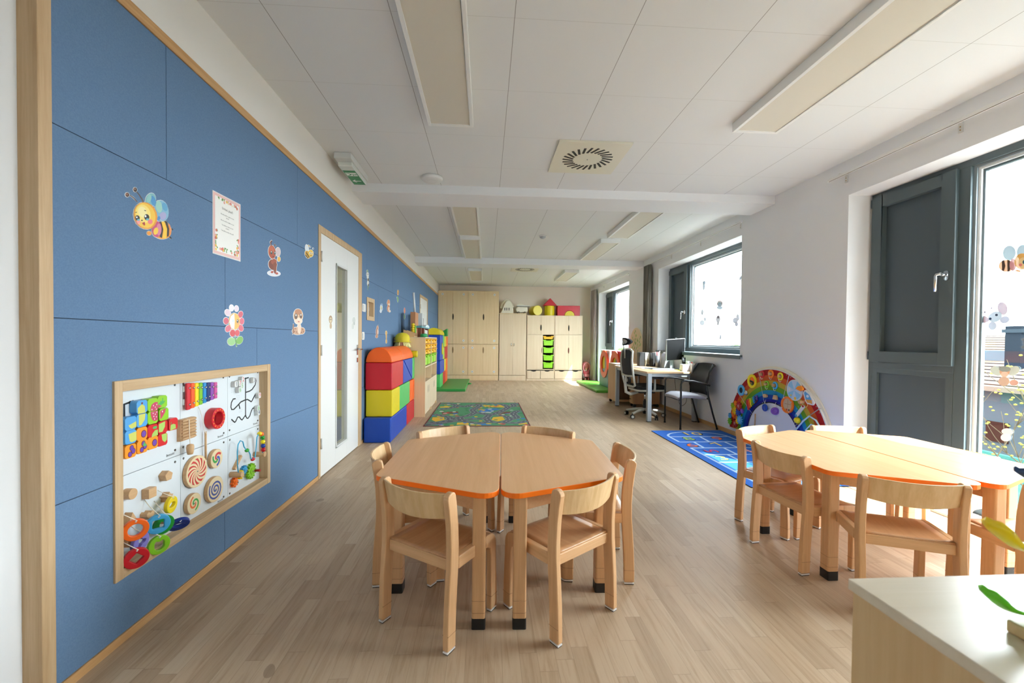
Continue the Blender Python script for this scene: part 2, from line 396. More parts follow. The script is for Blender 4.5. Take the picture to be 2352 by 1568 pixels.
# ---- windows (frames at X = 3.42 .. 3.50)
GAS = mat('#D8DCDD', .35)
def window(nm, a, b, z0, z1, sash, split=None, stickers=None, glass_far=None):
    f = RW(3.42); root = sempty(nm, (3.45, (a+b)/2, z0)); w = .055
    fr = MB(f)
    for r in ((a, a+w, z0, z1), (b-.035, b, z0, z1), (a+w, b-.035, z1-.05, z1), (a+w, b-.035, z0, z0+.07)): fr.box(r[0], r[1], r[2], r[3], -.08, 0, GREYM)
    s0 = b-sash; fr.box(s0-.10, s0-.02, z0+.07, z1-.05, -.08, .002, GREYM)
    if split: fr.box(s0-.02, b-.035, split-.05, split+.01, -.08, .004, GREYM)
    fr.build('window_frame', root, .003)
    zb = (split+.01 if split else z0+.07)
    sa = MB(f)                                                          # opening sash with a solid leaf
    y0, y1, q0, q1 = s0-.028, b-.03, zb-.008, z1-.04; e = .095
    for r in ((y0, y0+e, q0, q1), (y1-e, y1, q0, q1), (y0+e, y1-e, q0, q0+e), (y0+e, y1-e, q1-e, q1)): sa.box(r[0], r[1], r[2], r[3], -.05, .028, GREYM)
    so = sa.build('sash', root, .004)
    pn = MB(f); pn.box(y0+e-.01, y1-e+.01, q0+e-.01, q1-e+.01, -.045, -.02, GREYD); pn.build('panel', so)
    hm = MB(f); hy, hz = y0+.042, (q0+q1)/2-.05 if split else (q0+q1)/2-.1
    hm.prism(rounded([(hy-.016, hz-.035), (hy+.016, hz-.035), (hy+.016, hz+.035), (hy-.016, hz+.035)], .012, 4), .028, .042, CHROME)
    hm.cyl((hy, hz+.005, .04), (hy, hz+.005, .075), .009, CHROME, 12); hm.tube([(hy, hz+.012, .075), (hy+.03, hz+.012, .079), (hy+.036, hz+.0, .08), (hy+.036, hz-.115, .08)], .0105, CHROME, 10)
    hm.build('window_handle', so)
    hg = MB(f)
    for z in (q0+.02, q1-.08): hg.tube([(y1+.008, z, .02), (y1+.008, z+.07, .02)], .009, GREYD, 8)
    hg.build('hinge', so)
    if split:
        lo = MB(f); lo.box(s0-.015, b-.04, z0+.07, split-.055, -.05, -.02, GREYD)
        for r in ((s0-.018, s0+.03, z0+.06, split-.045), (b-.085, b-.035, z0+.06, split-.045), (s0+.03, b-.085, split-.09, split-.045), (s0+.03, b-.085, z0+.06, z0+.11)): lo.box(r[0], r[1], r[2], r[3], -.05, .002, GREYM)
        lo.build('lower_panel', root, .002)
    y0, y1, q0, q1 = a+w, s0-.10, z0+.07, z1-.05                         # glazed light with stepped beads
    gb = MB(f)
    for k, (o, n0, n1, mt) in enumerate(((0, -.06, -.02, GREYL), (.016, -.07, -.035, GAS), (.030, -.078, -.05, GREYM))):
        e = .018
        for r in ((y0+o, y0+o+e, q0+o, q1-o), (y1-o-e, y1-o, q0+o, q1-o), (y0+o+e, y1-o-e, q0+o, q0+o+e), (y0+o+e, y1-o-e, q1-o-e, q1-o)): gb.box(r[0], r[1], r[2], r[3], n0, n1, mt)
    gb.build('glazing_bead', root)
    gp = MB(f); gp.box(y0+.03, y1-.03, q0+.03, q1-.03, -.068, -.062, GLASS); gp.build('window_pane', root)
    return root
win_added = window('added_window', -2.3, -1.0, .02, 2.51, .65, 1.035)  # window added out of view behind the camera to brighten the room
win_1 = window('window_1', 1.0, 3.548, .02, 2.512, .665, 1.035)
win_2 = window('window_2', 5.10, 7.65, 1.03, 2.545, .68)
win_3 = window('window_3', 9.26, 11.77, .02, 2.545, .66, 1.035)
m = MB(); m.box(3.165, 3.42, 5.05, 7.66, 1.01, 1.035, mat('#5B6A72', .35)); m.box(3.165, 3.175, 5.05, 7.66, .985, 1.012, mat('#5B6A72', .35))
o = m.build('window_sill', win_2, .002)
# small wooden niche with switches in the blue wall
f = LW(0); root = sempty('trim_6', (-1.42, 5.2, 1.42), 'oak framed niche in the blue wall')
m = MB(f)
for r in ((5.04, 5.095, 1.42, 1.692), (5.317, 5.372, 1.42, 1.692), (5.095, 5.317, 1.42, 1.47), (5.095, 5.317, 1.642, 1.692)): m.box(r[0], r[1], r[2], r[3], -1.469, XL+.008, OAKT)
m.build('niche_frame', root, .002)
m = MB(f); m.box(5.09, 5.32, 1.465, 1.645, -1.468, -1.462, WHT); m.build('niche_back', root)
m = MB(f); m.box(5.11, 5.17, 1.50, 1.61, -1.462, -1.425, WHT); m.box(5.12, 5.16, 1.53, 1.58, -1.425, -1.415, WHT2); m.build('control_box', root, .004)

# ================================================================== CHILD TABLES AND CHAIRS
def leg_mesh(prof, x0, x1, mt):
    """closed side profile (y, z) extruded across the chair's width"""
    m = MB(lambda a, b, n: (n, a, b)); m.prism(prof, x0, x1, mt); return m
def smooth_profile(c, w, n=6):
    """profile of a bar whose centre line is c [(y, z)...] and whose depth is w, with a rounded top"""
    L = []; R = []
    P = [Vector(p) for p in c]
    for i, p in enumerate(P):
        d = (P[min(i+1, len(P)-1)]-P[max(i-1, 0)]).normalized(); nn = Vector((-d.y, d.x))*w/2; L.append(tuple(p+nn)); R.append(tuple(p-nn))
    top = P[-1]; d = (P[-1]-P[-2]).normalized(); a0 = atan2(-d.x, d.y)
    nn = Vector((-d.y, d.x)); cap = []
    for k in range(1, n): 
        t = pi*k/n; q = top+nn*(cos(t)*w/2)+d*(sin(t)*w/2*.75); cap.append(tuple(q))
    return R[:-1]+[R[-1]]+cap[::-1]+[L[-1]]+L[:-1][::-1]
def child_chair(label, backmat, group):
    t = thing('child_chair', label, 'chair', group=group); hw, tk = .188, .027
    bz = BEECH['z']
    for s in (-1, 1):                                                   # rear posts, foot to rounded top
        c = [(-.152, .012), (-.151, .08), (-.148, .16), (-.142, .25), (-.136, .33), (-.135, .40), (-.139, .48), (-.149, .56), (-.156, .598)]
        x0, x1 = (s*hw-tk, s*hw) if s > 0 else (s*hw, s*hw+tk)
        m = leg_mesh(smooth_profile(c, .050), x0, x1, bz); l = m.build('leg', t, .005, 3)
        g = MB(); g.box(x0+.002, x1-.002, -.176, -.128, .0045, .0095, GLIDE); g.box(x0+.003, x1-.003, -.174, -.13, 0, .0048, BLACK); g.build('foot_glide', l)
        g = MB(); g.box(x0-.0004, x1+.0004, -.1757, -.1255, .071, .0722, mat('#8E6A45', .6)); g.build('joint_line', l)
    for s in (-1, 1):                                                   # front legs run over into the side rail with a curved corner
        x0, x1 = (s*hw-tk, s*hw) if s > 0 else (s*hw, s*hw+tk)
        out = [(.170, .012), (.168, .10), (.164, .20), (.160, .27)]+[(.115+.045*cos(radians(a)), .300+.052*sin(radians(a))) for a in (0, 20, 40, 60, 80)]
        inn = [(.062, .304), (.092, .300), (.112, .287), (.118, .262), (.121, .20), (.122, .10), (.122, .012)]
        m = leg_mesh(out+[(.10, .353), (.064, .353)]+inn, x0, x1, bz); l = m.build('leg', t, .005, 3)
        g = MB(); g.box(x0+.002, x1-.002, .124, .168, .0045, .0095, GLIDE); g.box(x0+.003, x1-.003, .126, .166, 0, .0048, BLACK); g.build('foot_glide', l)
        g = MB(); g.box(x0-.0004, x1+.0004, .1216, .1693, .071, .0722, mat('#8E6A45', .6)); g.build('joint_line', l)
        m = MB(); m.box(x0, x1, -.112, .066, .304, .353, BEECH['y']); m.build('side_rail', t, .004)
    m = MB(); m.box(-hw+tk, hw-tk, -.142, -.118, .300, .345, BEECH['x']); m.build('rear_rail', t, .004)
    m = MB(); n = 10; a = []; hw2 = hw-tk-.001                            # dished plywood seat
    for i in range(n+1):
        for j in range(n+1):
            x = -hw2+2*hw2*i/n; yy = -.138+.285*j/n
            dz = -.010*max(0, 1-(x/hw2)**2)*max(0, 1-((yy+.03)/.12)**2)-.012*max(0, (yy-.10)/.047)**2
            a.append((x, yy, .349+dz))
    f = [(i*(n+1)+j, (i+1)*(n+1)+j, (i+1)*(n+1)+j+1, i*(n+1)+j+1) for i in range(n) for j in range(n)]
    m.add(a, f, SEATW, True)
    o = m.build('seat', t); q = o.modifiers.new('thickness', 'SOLIDIFY'); q.thickness = .009; q.offset = 0
    m = MB(); k = 12; v = []                                             # curved ply backrest between the posts
    for i in range(k+1):
        u = -1+2*i/k; x = u*(hw-.012); dy = -.046*(1-u*u)
        lo = .512-.014*(1-u*u); hi = .611-.002*(1-u*u)
        for (dd, z) in ((0, lo), (0, hi), (.010, hi+.001), (.010, lo+.001)): v.append((x, -.140+dy-(z-.51)*.22-dd+.006, z))
    f = []
    for i in range(k):
        b = 4*i
        for j in range(4): f.append((b+j, b+(j+1) % 4, b+4+(j+1) % 4, b+4+j))
    f += [(0, 1, 2, 3), tuple(4*k+j for j in (3, 2, 1, 0))]
    m.add(v, f, backmat); m.build('backrest', t, .002)
    return t
G1 = 'chairs around the near table'; G2 = 'chairs around the window table'
chair = child_chair('small beech chair closest to the camera, on the left of the near table seam', BIRCHX, G1)
def fz(fx, fy): return atan2(-fx, fy)
seats = [(-.192, 1.825, .56, .83, None, G1, 1), 
    (.337, 1.846, -.587, .81, 'small beech chair closest to the camera, on the right of the near table seam', G1, 1),
    (.585, 2.205, -.993, .12, 'small beech chair side-on at the right end of the near table', G1, 1),
    (-.385, 2.235, .993, .12, 'small beech chair side-on at the left end of the near table', G1, 1),
    (-.185, 2.64, .57, -.82, 'small beech chair beyond the near table, left of its seam, only its curved back showing', G1, 1),
    (.325, 2.62, -.565, -.82, 'small beech chair beyond the near table, right of its seam, only its curved back showing', G1, 1),
    (1.93, 2.635, .41, -.91, 'small beech chair at the far left corner of the window table beside the blue rug', G2, 1),
    (1.785, 2.24, .995, .10, 'small beech chair at the left side of the window table, its seat pushed under', G2, 1),
    (1.907, 1.838, .38, .92, 'small beech chair at the window table, directly behind the birch cabinet, back to the camera', G2, 1),
    (2.57, 2.79, -.21, -.98, 'small beech chair in sunlight beyond the window table, nearest the rainbow panel', G2, .95),
    (2.475, 1.76, .05, .99, 'small beech chair cut off by the right picture edge, behind the yellow toy petal', G2, 1)]
for i, (x, y, fx, fy, lab, gr, sc) in enumerate(seats):
    if i == 0: chair.location = (x, y, 0); chair.rotation_euler = (0, 0, fz(fx, fy))
    else: dup(chair, (x, y, 0), fz(fx, fy), lab, gr, sc)
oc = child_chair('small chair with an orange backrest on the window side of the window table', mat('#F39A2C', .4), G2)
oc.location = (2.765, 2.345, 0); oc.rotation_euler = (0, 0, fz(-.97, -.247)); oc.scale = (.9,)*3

def half_table(sgn, label, group):
    t = thing('child_table', label, 'table', group=group)
    P = [(0, -.60), (0, .60), (-.57, .365), (-.57, -.365)]; r = [.065, .065, .05, .05]
    P = [(-.0035, -.60), (-.0035, .60), (-.572, .35), (-.572, -.35)]
    poly = rounded(P, r, 8)
    if sgn > 0: poly = [(-x, y) for x, y in poly][::-1]
    m = MB(); m.prism(poly, .553, .576, BEECHT, ORANGE); 
    k = len(poly); o = m.build('tabletop', t, .0022)
    legs = [(-.085, -.515), (-.085, .495), (-.485, -.265), (-.485, .245)]
    for x, y in legs:
        x = x*(-sgn) if sgn > 0 else x
        x = abs(x)*sgn
        m = MB(); m.prism(rounded([(x-.028, y-.028), (x+.028, y-.028), (x+.028, y+.028), (x-.028, y+.028)], .008, 3), .042, .553, BEECH['z'])
        l = m.build('leg', t)
        g = MB(); g.prism(rounded([(x-.0285, y-.0285), (x+.0285, y-.0285), (x+.0285, y+.0285), (x-.0285, y+.0285)], .006, 2), 0, .046, BLACK); g.build('foot', l)
        g = MB()
        for z in (.068, .118): g.prism(rounded([(x-.0283, y-.0283), (x+.0283, y-.0283), (x+.0283, y+.0283), (x-.0283, y+.0283)], .008, 3), z, z+.0013, mat('#8E6A45', .6))
        g.build('joint_line', l)
    ap = MB(); L = [(abs(a)*sgn, b) for a, b in legs]
    for a, b in ((0, 2), (1, 3), (2, 3), (0, 1)):
        p, q = Vector(L[a]), Vector(L[b]); d = (q-p).normalized(); n = Vector((-d.y, d.x))*.011
        p = p+d*.02; q = q-d*.02
        ap.prism([tuple(p+n), tuple(q+n), tuple(q-n), tuple(p-n)], .487, .553, BEECH['x'])
    ap.build('apron', t, .002)
    return t
hl = half_table(-1, 'left half of the near beech table, orange edge, six chairs around it', 'trapezoid tables')
hr = half_table(1, 'right half of the near beech table, orange edge, six chairs around it', 'trapezoid tables')
for o in (hl, hr): o.location = (.083, 2.255, 0); o.rotation_euler = (0, 0, -.038)
dup(hl, (2.245, 2.285, 0), 0, 'inner half of the beech table by the window, the half away from the glass', 'trapezoid tables')
dup(hr, (2.245, 2.285, 0), 0, 'outer half of the beech table by the window, the half next to the glass', 'trapezoid tables')

# ================================================================== ACTIVITY WALL BOARD (recessed in the blue wall)
f = LW(0); BP = -1.46
board = thing('activity_board', 'white activity wall panel in an oak frame recessed in the blue wall', 'activity board', (XL, 2.245, .254))
m = MB(f)
for q in ((1.67, 1.707), (2.783, 2.82)): m = MB(f); m.box(q[0], q[1], .254, 1.028, BP, XL+.009, OAKT); m.build('frame_side', board, .002)
for q in ((.985, 1.028), (.254, .292)): m = MB(f); m.box(1.707, 2.783, q[0], q[1], BP, XL+.008, OAKY); m.build('frame_rail', board, .002)
CP = [(1.707, 2.085), (2.087, 2.452), (2.454, 2.783)]; RP = [(.29, .635), (.6375, .985)]
scr = [(2.051, .974), (2.106, .973), (2.414, .976), (2.47, .976), (2.765, .977), (2.051, .667), (2.105, .667), (2.416, .666), (2.47, .67), (2.051, .611), (2.106, .612), (2.416, .614), (2.472, .614), (2.765, .614), (2.471, .307), (2.415, .309), (2.765, .668), (2.106, .309)]
for (a, b) in CP:
    for (c, d) in RP:
        m = MB(f); m.box(a, b, c, d, BP-.008, BP+.003, mat('#D3DADE', .4)); p = m.build('panel', board, .0008)
        q = MB(f)
        for (y, z) in scr:
            if a < y < b and c < z < d: q.prism(ell(y, z, .0055, n=10), BP+.003, BP+.0045, BLK2); q.prism(ell(y, z, .003, n=8), BP+.0045, BP+.0052, CHROME)
        if q.v: q.build('screw', p)
        mk = {(2, 1): (2.754, .655), (1, 1): (2.387, .655), (0, 1): (2.03, .654), (1, 0): (2.393, .292), (2, 0): (2.72, .30)}
        mk = {(2.454, .6375): (2.735, .655), (2.087, .6375): (2.387, .655), (1.707, .6375): (2.02, .654), (2.087, .29): (2.385, .300)}
        if (a, c) in mk:
            y, z = mk[(a, c)]; text('Betzold', p, lambda x, w, n, y=y, z=z: (BP+.0042+n*0, y+x, z+w), .016, BLK2)
# sliding picture puzzle
def th(nm, lab, cat, y, z, group=None): return thing(nm, lab, cat, (BP+.003, y, z), 0, group)
trk = thing('puzzle_track', 'thin black grooved track behind the fruit picture blocks', 'puzzle track', (BP+.003, 1.75, .75))
m = MB(f)
for pts in ([(1.706, .842), (1.76, .848)], [(1.706, .782), (1.76, .786)], [(1.775, .87), (1.775, .925), (1.82, .932)], [(1.80, .93), (1.95, .93)], [(1.80, .85), (1.985, .872)], [(1.75, .735), (1.95, .735)], [(1.83, .90), (1.83, .72)], [(1.935, .91), (1.935, .74)]):
    for q in stroke(pts, .009): m.prism(q, BP+.003, BP+.0044, BLACK)
m.build('groove', trk)
OC = {'b': '#4F9FDC', 'g': '#8CC81E', 'o': '#F0951B', 'r': '#D0141F'}
tiles = [(1.825, .907, 'b', 'banana tips'), (1.825, .851, 'b', 'a banana lower half'), (1.881, .907, 'g', 'the top left of a strawberry'), (1.935, .912, 'g', 'strawberry leaves'), (1.881, .852, 'g', 'a strawberry with white seeds'), (1.943, .855, 'g', 'the right side of a strawberry'),
    (1.769, .849, 'b', 'a banana end, upper of two'), (1.769, .794, 'b', 'banana ends, lower of two'), (1.824, .795, 'o', 'one plum, upper of the orange blocks'), (1.881, .795, 'r', 'a leaf and green apple'), (1.937, .799, 'r', 'a green apple slice'), (1.999, .80, 'r', 'an apple stalk, far right'), (1.768, .737, 'o', 'three plums, lower left corner'), (1.826, .741, 'o', 'purple grapes and a leaf'), (1.881, .744, 'o', 'a single plum beside red'), (1.936, .744, 'r', 'half a green apple, lowest red')]
YB = mat('#C9CC62', .4); SB = mat('#C33A5E', .4); GR_ = mat('#A9C962', .4); GD = mat('#4DAF5A', .4); PU = mat('#6A3FA6', .4); BRN = mat('#7D2E22', .5)
for i, (y, z, c, d) in enumerate(tiles):
    colr = {'b': 'blue', 'g': 'lime green', 'o': 'orange', 'r': 'red'}[c]
    t = th('puzzle_block', '%s puzzle block printed with %s' % (colr, d), 'puzzle block', y, z-.027, 'fruit puzzle blocks')
    m = MB(f); r = .0272; ch = .008; P = [(y-r+ch, z-r), (y+r-ch, z-r), (y+r, z-r+ch), (y+r, z+r-ch), (y+r-ch, z+r), (y-r+ch, z+r), (y-r, z+r-ch), (y-r, z-r+ch)]
    m.prism(P, BP+.005, BP+.034, mat(OC[c], .35)); m.build('block', t, .0012)
    q = MB(f); n = BP+.0344
    def cl(pts): return [(min(max(a, y-r+.001), y+r-.001), min(max(b, z-r+.001), z+r-.001)) for a, b in pts]
    if i == 0: q.flat(cl([(y-.022, z-.027), (y-.022, z-.002), (y-.002, z+.012), (y+.012, z+.002), (y+.016, z-.027)]), n, YB); q.flat(ell(y-.001, z+.015, .004, .005), n, BRN)
    elif i == 1: q.flat([(y-.018, z+.026), (y+.016, z+.026), (y+.012, z+.0), (y-.004, z-.018), (y-.017, z-.02)], n, YB)
    elif i in (2, 4): 
        P = [(y-.012+.0, z-.026), (y+.026, z-.026), (y+.026, z+.008), (y+.01, z+.01), (y-.006, z+.002), (y-.013, z-.012)] if i == 2 else [(y-.013, z+.026), (y+.026, z+.026), (y+.026, z-.014), (y+.01, z-.018), (y-.004, z-.010), (y-.011, z+.008)]
        q.flat(P, n, SB)
        for (a, b) in ((.002, -.004), (.012, -.012), (-.006, -.02), (.018, -.022), (.02, -.002)) if i == 2 else ((0, .018), (.012, .012), (.004, .004), (.018, .0), (.008, -.008), (.02, .02)): q.flat(ell(y+a, z+b, .0022, .0035, n=8), n+.0003, WHT)
    elif i == 3: q.flat([(y-.026, z-.006), (y-.014, z+.0), (y-.012, z+.006), (y-.004, z+.002), (y-.002, z+.018), (y+.003, z+.016), (y+.003, z+.002), (y+.016, z+.004), (y+.006, z-.008), (y-.01, z-.014)], n, GD); q.flat([(y-.026, z-.008), (y-.004, z-.018), (y-.026, z-.024)], n, SB)
    elif i == 5: q.flat([(y-.022, z+.018), (y+.01, z+.026), (y+.006, z+.008), (y-.008, z-.008), (y-.021, z-.02)], n, SB); q.flat(ell(y-.01, z+.014, .003, .004, n=8), n+.0003, WHT)
    elif i in (6, 7): q.flat([(y-.012, z-.006+.02*(i-6)), (y+.026, z+.004+.014*(i-6)), (y+.026, z-.018), (y+.004, z-.022), (y-.006, z-.016)], n, YB)
    elif i in (8, 14): q.flat(ell(y+.008, z-.002, .014, .016), n, BRN); q.flat(ell(y+.008, z-.002, .011, .0125), n+.0003, PU)
    elif i in (12, 13):
        for (a, b) in ((-.004, -.012), (.012, -.002), (.004, .012)): q.flat(ell(y+a, z+b, .0105, .012), n+.0002*b*0, BRN)
        for (a, b) in ((-.004, -.012), (.012, -.002), (.004, .012)): q.flat(ell(y+a, z+b, .008, .0095), n+.0003, PU)
        if i == 13: q.flat([(y+.0, z+.004), (y+.008, z+.02), (y+.012, z+.01), (y+.022, z+.002), (y+.008, z-.002)], n+.0006, GD)
    elif i == 9: q.flat(ell(y+.010, z+.012, .012, .006), n, GD); q.flat([(y+.026, z+.0), (y+.01, z-.0), (y-.004, z-.012), (y-.008, z-.026), (y+.026, z-.024)], n, GR_)
    elif i == 10: q.flat([(y-.024, z+.018), (y+.012, z+.024), (y+.01, z+.0), (y-.004, z-.02), (y-.024, z-.018)], n, GR_)
    elif i == 11: q.flat([(y-.02, z-.026), (y+.014, z-.022), (y+.012, z-.004), (y-.002, z+.002), (y-.018, z-.002)], n, GR_); q.flat(stroke([(y-.016, z), (y-.014, z+.012)], .003)[0], n+.0003, GD)
    else: q.flat([(y-.008, z+.024), (y+.024, z+.024), (y+.022, z-.006), (y+.01, z-.014), (y-.004, z-.002)], n, GR_)
    q.build('picture', t)
# xylophone
x = th('xylophone', 'small xylophone with eight coloured bars, screwed high on the white activity panel', 'xylophone', 2.21, .85)
for z in (.948, .885): m = MB(f); m.box(2.098, 2.328, z-.014, z+.014, BP+.003, BP+.012, WHT); m.build('cross_bar', x, .002)
XC = ['#D3202F', '#EE5A1B', '#F5D40F', '#7CBB1F', '#1A86C6', '#14306F', '#8A48A8', '#C44C90']
for i, c in enumerate(XC):
    y = 2.1125+.029*i; z0 = .846+.0038*i; z1 = .976-.0023*i
    m = MB(f); m.box(y-.0125, y+.0125, z0, z1, BP+.014, BP+.026, mat(c, .35)); b = m.build('bar', x, .004)
    q = MB(f); q.ball((y, z1-.024, BP+.028), .0055, CHROME, 10, 6); q.ball((y, z0+.026, BP+.028), .0055, CHROME, 10, 6); q.build('screw', b)
def toy_wood(a): return wood('toy_beech_'+a, '#D2AE82', '#BD9468', a, .45)
TW = toy_wood('y')
# ribbed scraper with its striker, red mirror ring, baton
w = th('ribbed_scraper', 'ribbed wooden scraper block beneath the xylophone', 'scraper', 2.11, .702)
m = MB(f); m.box(2.062, 2.158, .703, .806, BP+.003, BP+.022, TW); m.build('block', w, .001)
m = MB(f)
for i in range(7): m.cyl((2.064, .713+.0143*i, BP+.025), (2.157, .713+.0143*i, BP+.025), .0062, TW, 10)
m.build('ribs', w)
w = th('wooden_striker', 'wooden striker knob hanging on a cord in front of the ribbed scraper', 'striker', 2.098, .632)
m = MB(f); m.lathe([(.0, .632), (.011, .634), (.014, .645), (.0165, .668), (.014, .68), (.006, .683), (0, .683)], (2.098, 0, BP+.04), TW, 14, 'y'); m.build('knob', w)
m = MB(f); m.tube([(2.098, .682, BP+.04), (2.098, .74, BP+.036), (2.10, .80, BP+.034), (2.098, .808, BP+.02)], .0018, mat('#E9E2D2', .9), 6); m.build('cord', w)
w = th('drum_stick', 'thin wooden stick hanging on a white cord beside the red ring', 'beater', 2.24, .56)
m = MB(f); m.cyl((2.240, .712, BP+.02), (2.241, .565, BP+.02), .0052, TW, 10); m.build('stick', w)
m = MB(f); m.tube([(2.207, .846, BP+.006), (2.210, .83, BP+.012), (2.219, .78, BP+.02), (2.226, .725, BP+.022), (2.234, .708, BP+.024), (2.242, .704, BP+.024)], .0015, mat('#E9E2D2', .9), 6); m.build('cord', w)
w = th('mirror_ring', 'thick red ring with small yellow dots around a mirror', 'mirror toy', 2.31, .712)
cy, cz = 2.309, .768; RED = mat('#CE1526', .3)
m = MB(f); m.ring((cy, cz), .056, .036, BP+.003, BP+.044, RED, 36); m.build('ring', w, .003)
m = MB(f); m.prism(ell(cy, cz, .037, n=28), BP+.004, BP+.008, mat('#DDE2E4', .05, 1)); m.build('mirror', w)
m = MB(f)
for i in range(14): a = 2*pi*i/14; m.prism(ell(cy+.046*cos(a), cz+.046*sin(a), .0026, n=8), BP+.044, BP+.0452, mat('#F2D53A', .4))
m.build('dots', w)
# spiral discs
def swirl(c, R, r0, n, width, turn, mt, q, nn, rot=0):
    for k in range(n):
        L = []; Rr = []
        for i in range(9):
            u = i/8; r = r0+(R-r0)*u; a = rot+2*pi*k/n+turn*u; wdt = width*(.25+.75*u)
            L.append((c[0]+r*cos(a), c[1]+r*sin(a))); Rr.append((c[0]+r*cos(a+wdt), c[1]+r*sin(a+wdt)))
        for i in range(8): q.flat([L[i], L[i+1], Rr[i+1], Rr[i]], nn, mt)
PALEW = mat('#DCC9A0', .45)
def disc(lab, cy, cz, R, fn):
    w = th('spinning_disc', lab, 'spinning disc', cy, cz-R, 'wooden spinning discs')
    m = MB(f); m.prism(ell(cy, cz, R, n=40), BP+.006, BP+.022, TW, TW); m.prism(ell(cy, cz, R-.002, n=40), BP+.022, BP+.0232, PALEW); m.build('disc', w)
    q = MB(f); fn(q, cy, cz, BP+.0236); q.build('pattern', w)
    q = MB(f); q.ball((cy, cz, BP+.024), .004, CHROME, 10, 6); q.cyl((cy, cz, BP+.002), (cy, cz, BP+.008), .01, TW); q.build('pivot', w)
disc('largest wooden spinning disc, painted with a red and cream swirl', 2.172, .528, .078, lambda q, y, z, n: swirl((y, z), .066, .006, 12, .30, 1.0, mat('#C63A37', .4), q, n))
def spir(cols, R, turns, wd):
    def fn(q, y, z, n):
        for c, ph in cols:
            pts = [(y+(.004+(R-.004)*u/40)*cos(ph-turns*2*pi*u/40), z+(.004+(R-.004)*u/40)*sin(ph-turns*2*pi*u/40)) for u in range(41)]
            for i, s_ in enumerate(stroke(pts, wd)): q.flat(s_, n+.0002*(cols.index((c, ph))), mat(c, .4))
    return fn
disc('wooden spinning disc with blue, red and green swirl arms, near the seam', 2.325, .549, .050, spir([('#3C57A8', 1.2), ('#C63A37', 3.3), ('#3E9A4A', 5.4)], .036, .45, .012))
disc('wooden spinning disc painted with a tight blue spiral', 2.314, .388, .067, spir([('#3C4F94', 0)], .054, 2.6, .0095))
disc('small wooden spinning disc with an orange and green spiral, lowest of the discs', 2.151, .375, .050, spir([('#D9662E', .5), ('#3E9A4A', 3.6)], .035, .8, .009))
# wooden shape pegs
def peg(lab, y, z, poly, d=.034):
    m = MB(f); m.prism([(y+a, z+b) for a, b in poly], BP+.003, BP+d, TW); o = m.build('wooden_peg', None, .0015); tag(o, lab, 'shape peg', 'wooden shape pegs')
R5 = [(.024*cos(radians(90+72*i)), .024*sin(radians(90+72*i))) for i in range(5)]
ST = [((.024 if i % 2 == 0 else .013)*cos(radians(90+36*i)), (.024 if i % 2 == 0 else .013)*sin(radians(90+36*i))) for i in range(10)]
peg('wooden pentagon peg, highest of the shape pegs', 1.972, .571, R5)
peg('round wooden peg at the left end of the panel, above the orange ring', 1.779, .56, ell(0, 0, .022))
peg('square wooden peg level with the round one', 1.879, .528, [(-.021, -.021), (.021, -.021), (.021, .021), (-.021, .021)])
peg('star shaped wooden peg beside the yellow ring', 1.976, .473, ST)
peg('triangular wooden peg above the orange ring', 1.777, .462, [(-.024, -.018), (.024, -.018), (0, .024)])
peg('heart shaped wooden peg half hidden by the light blue ring', 1.868, .435, [(-.02, 0), (-.02, .012), (-.01, .018), (0, .01), (.01, .018), (.02, .012), (.02, 0), (0, -.02)])
peg('oval wooden peg beneath the star peg, partly behind the green ring', 1.966, .375, ell(0, 0, .023, .018))
peg('cross shaped wooden peg low at the left, behind the rings', 1.77, .37, [(-.008, -.022), (.008, -.022), (.008, -.008), (.022, -.008), (.022, .008), (.008, .008), (.008, .022), (-.008, .022), (-.008, .008), (-.022, .008), (-.022, -.008), (-.008, -.008)])
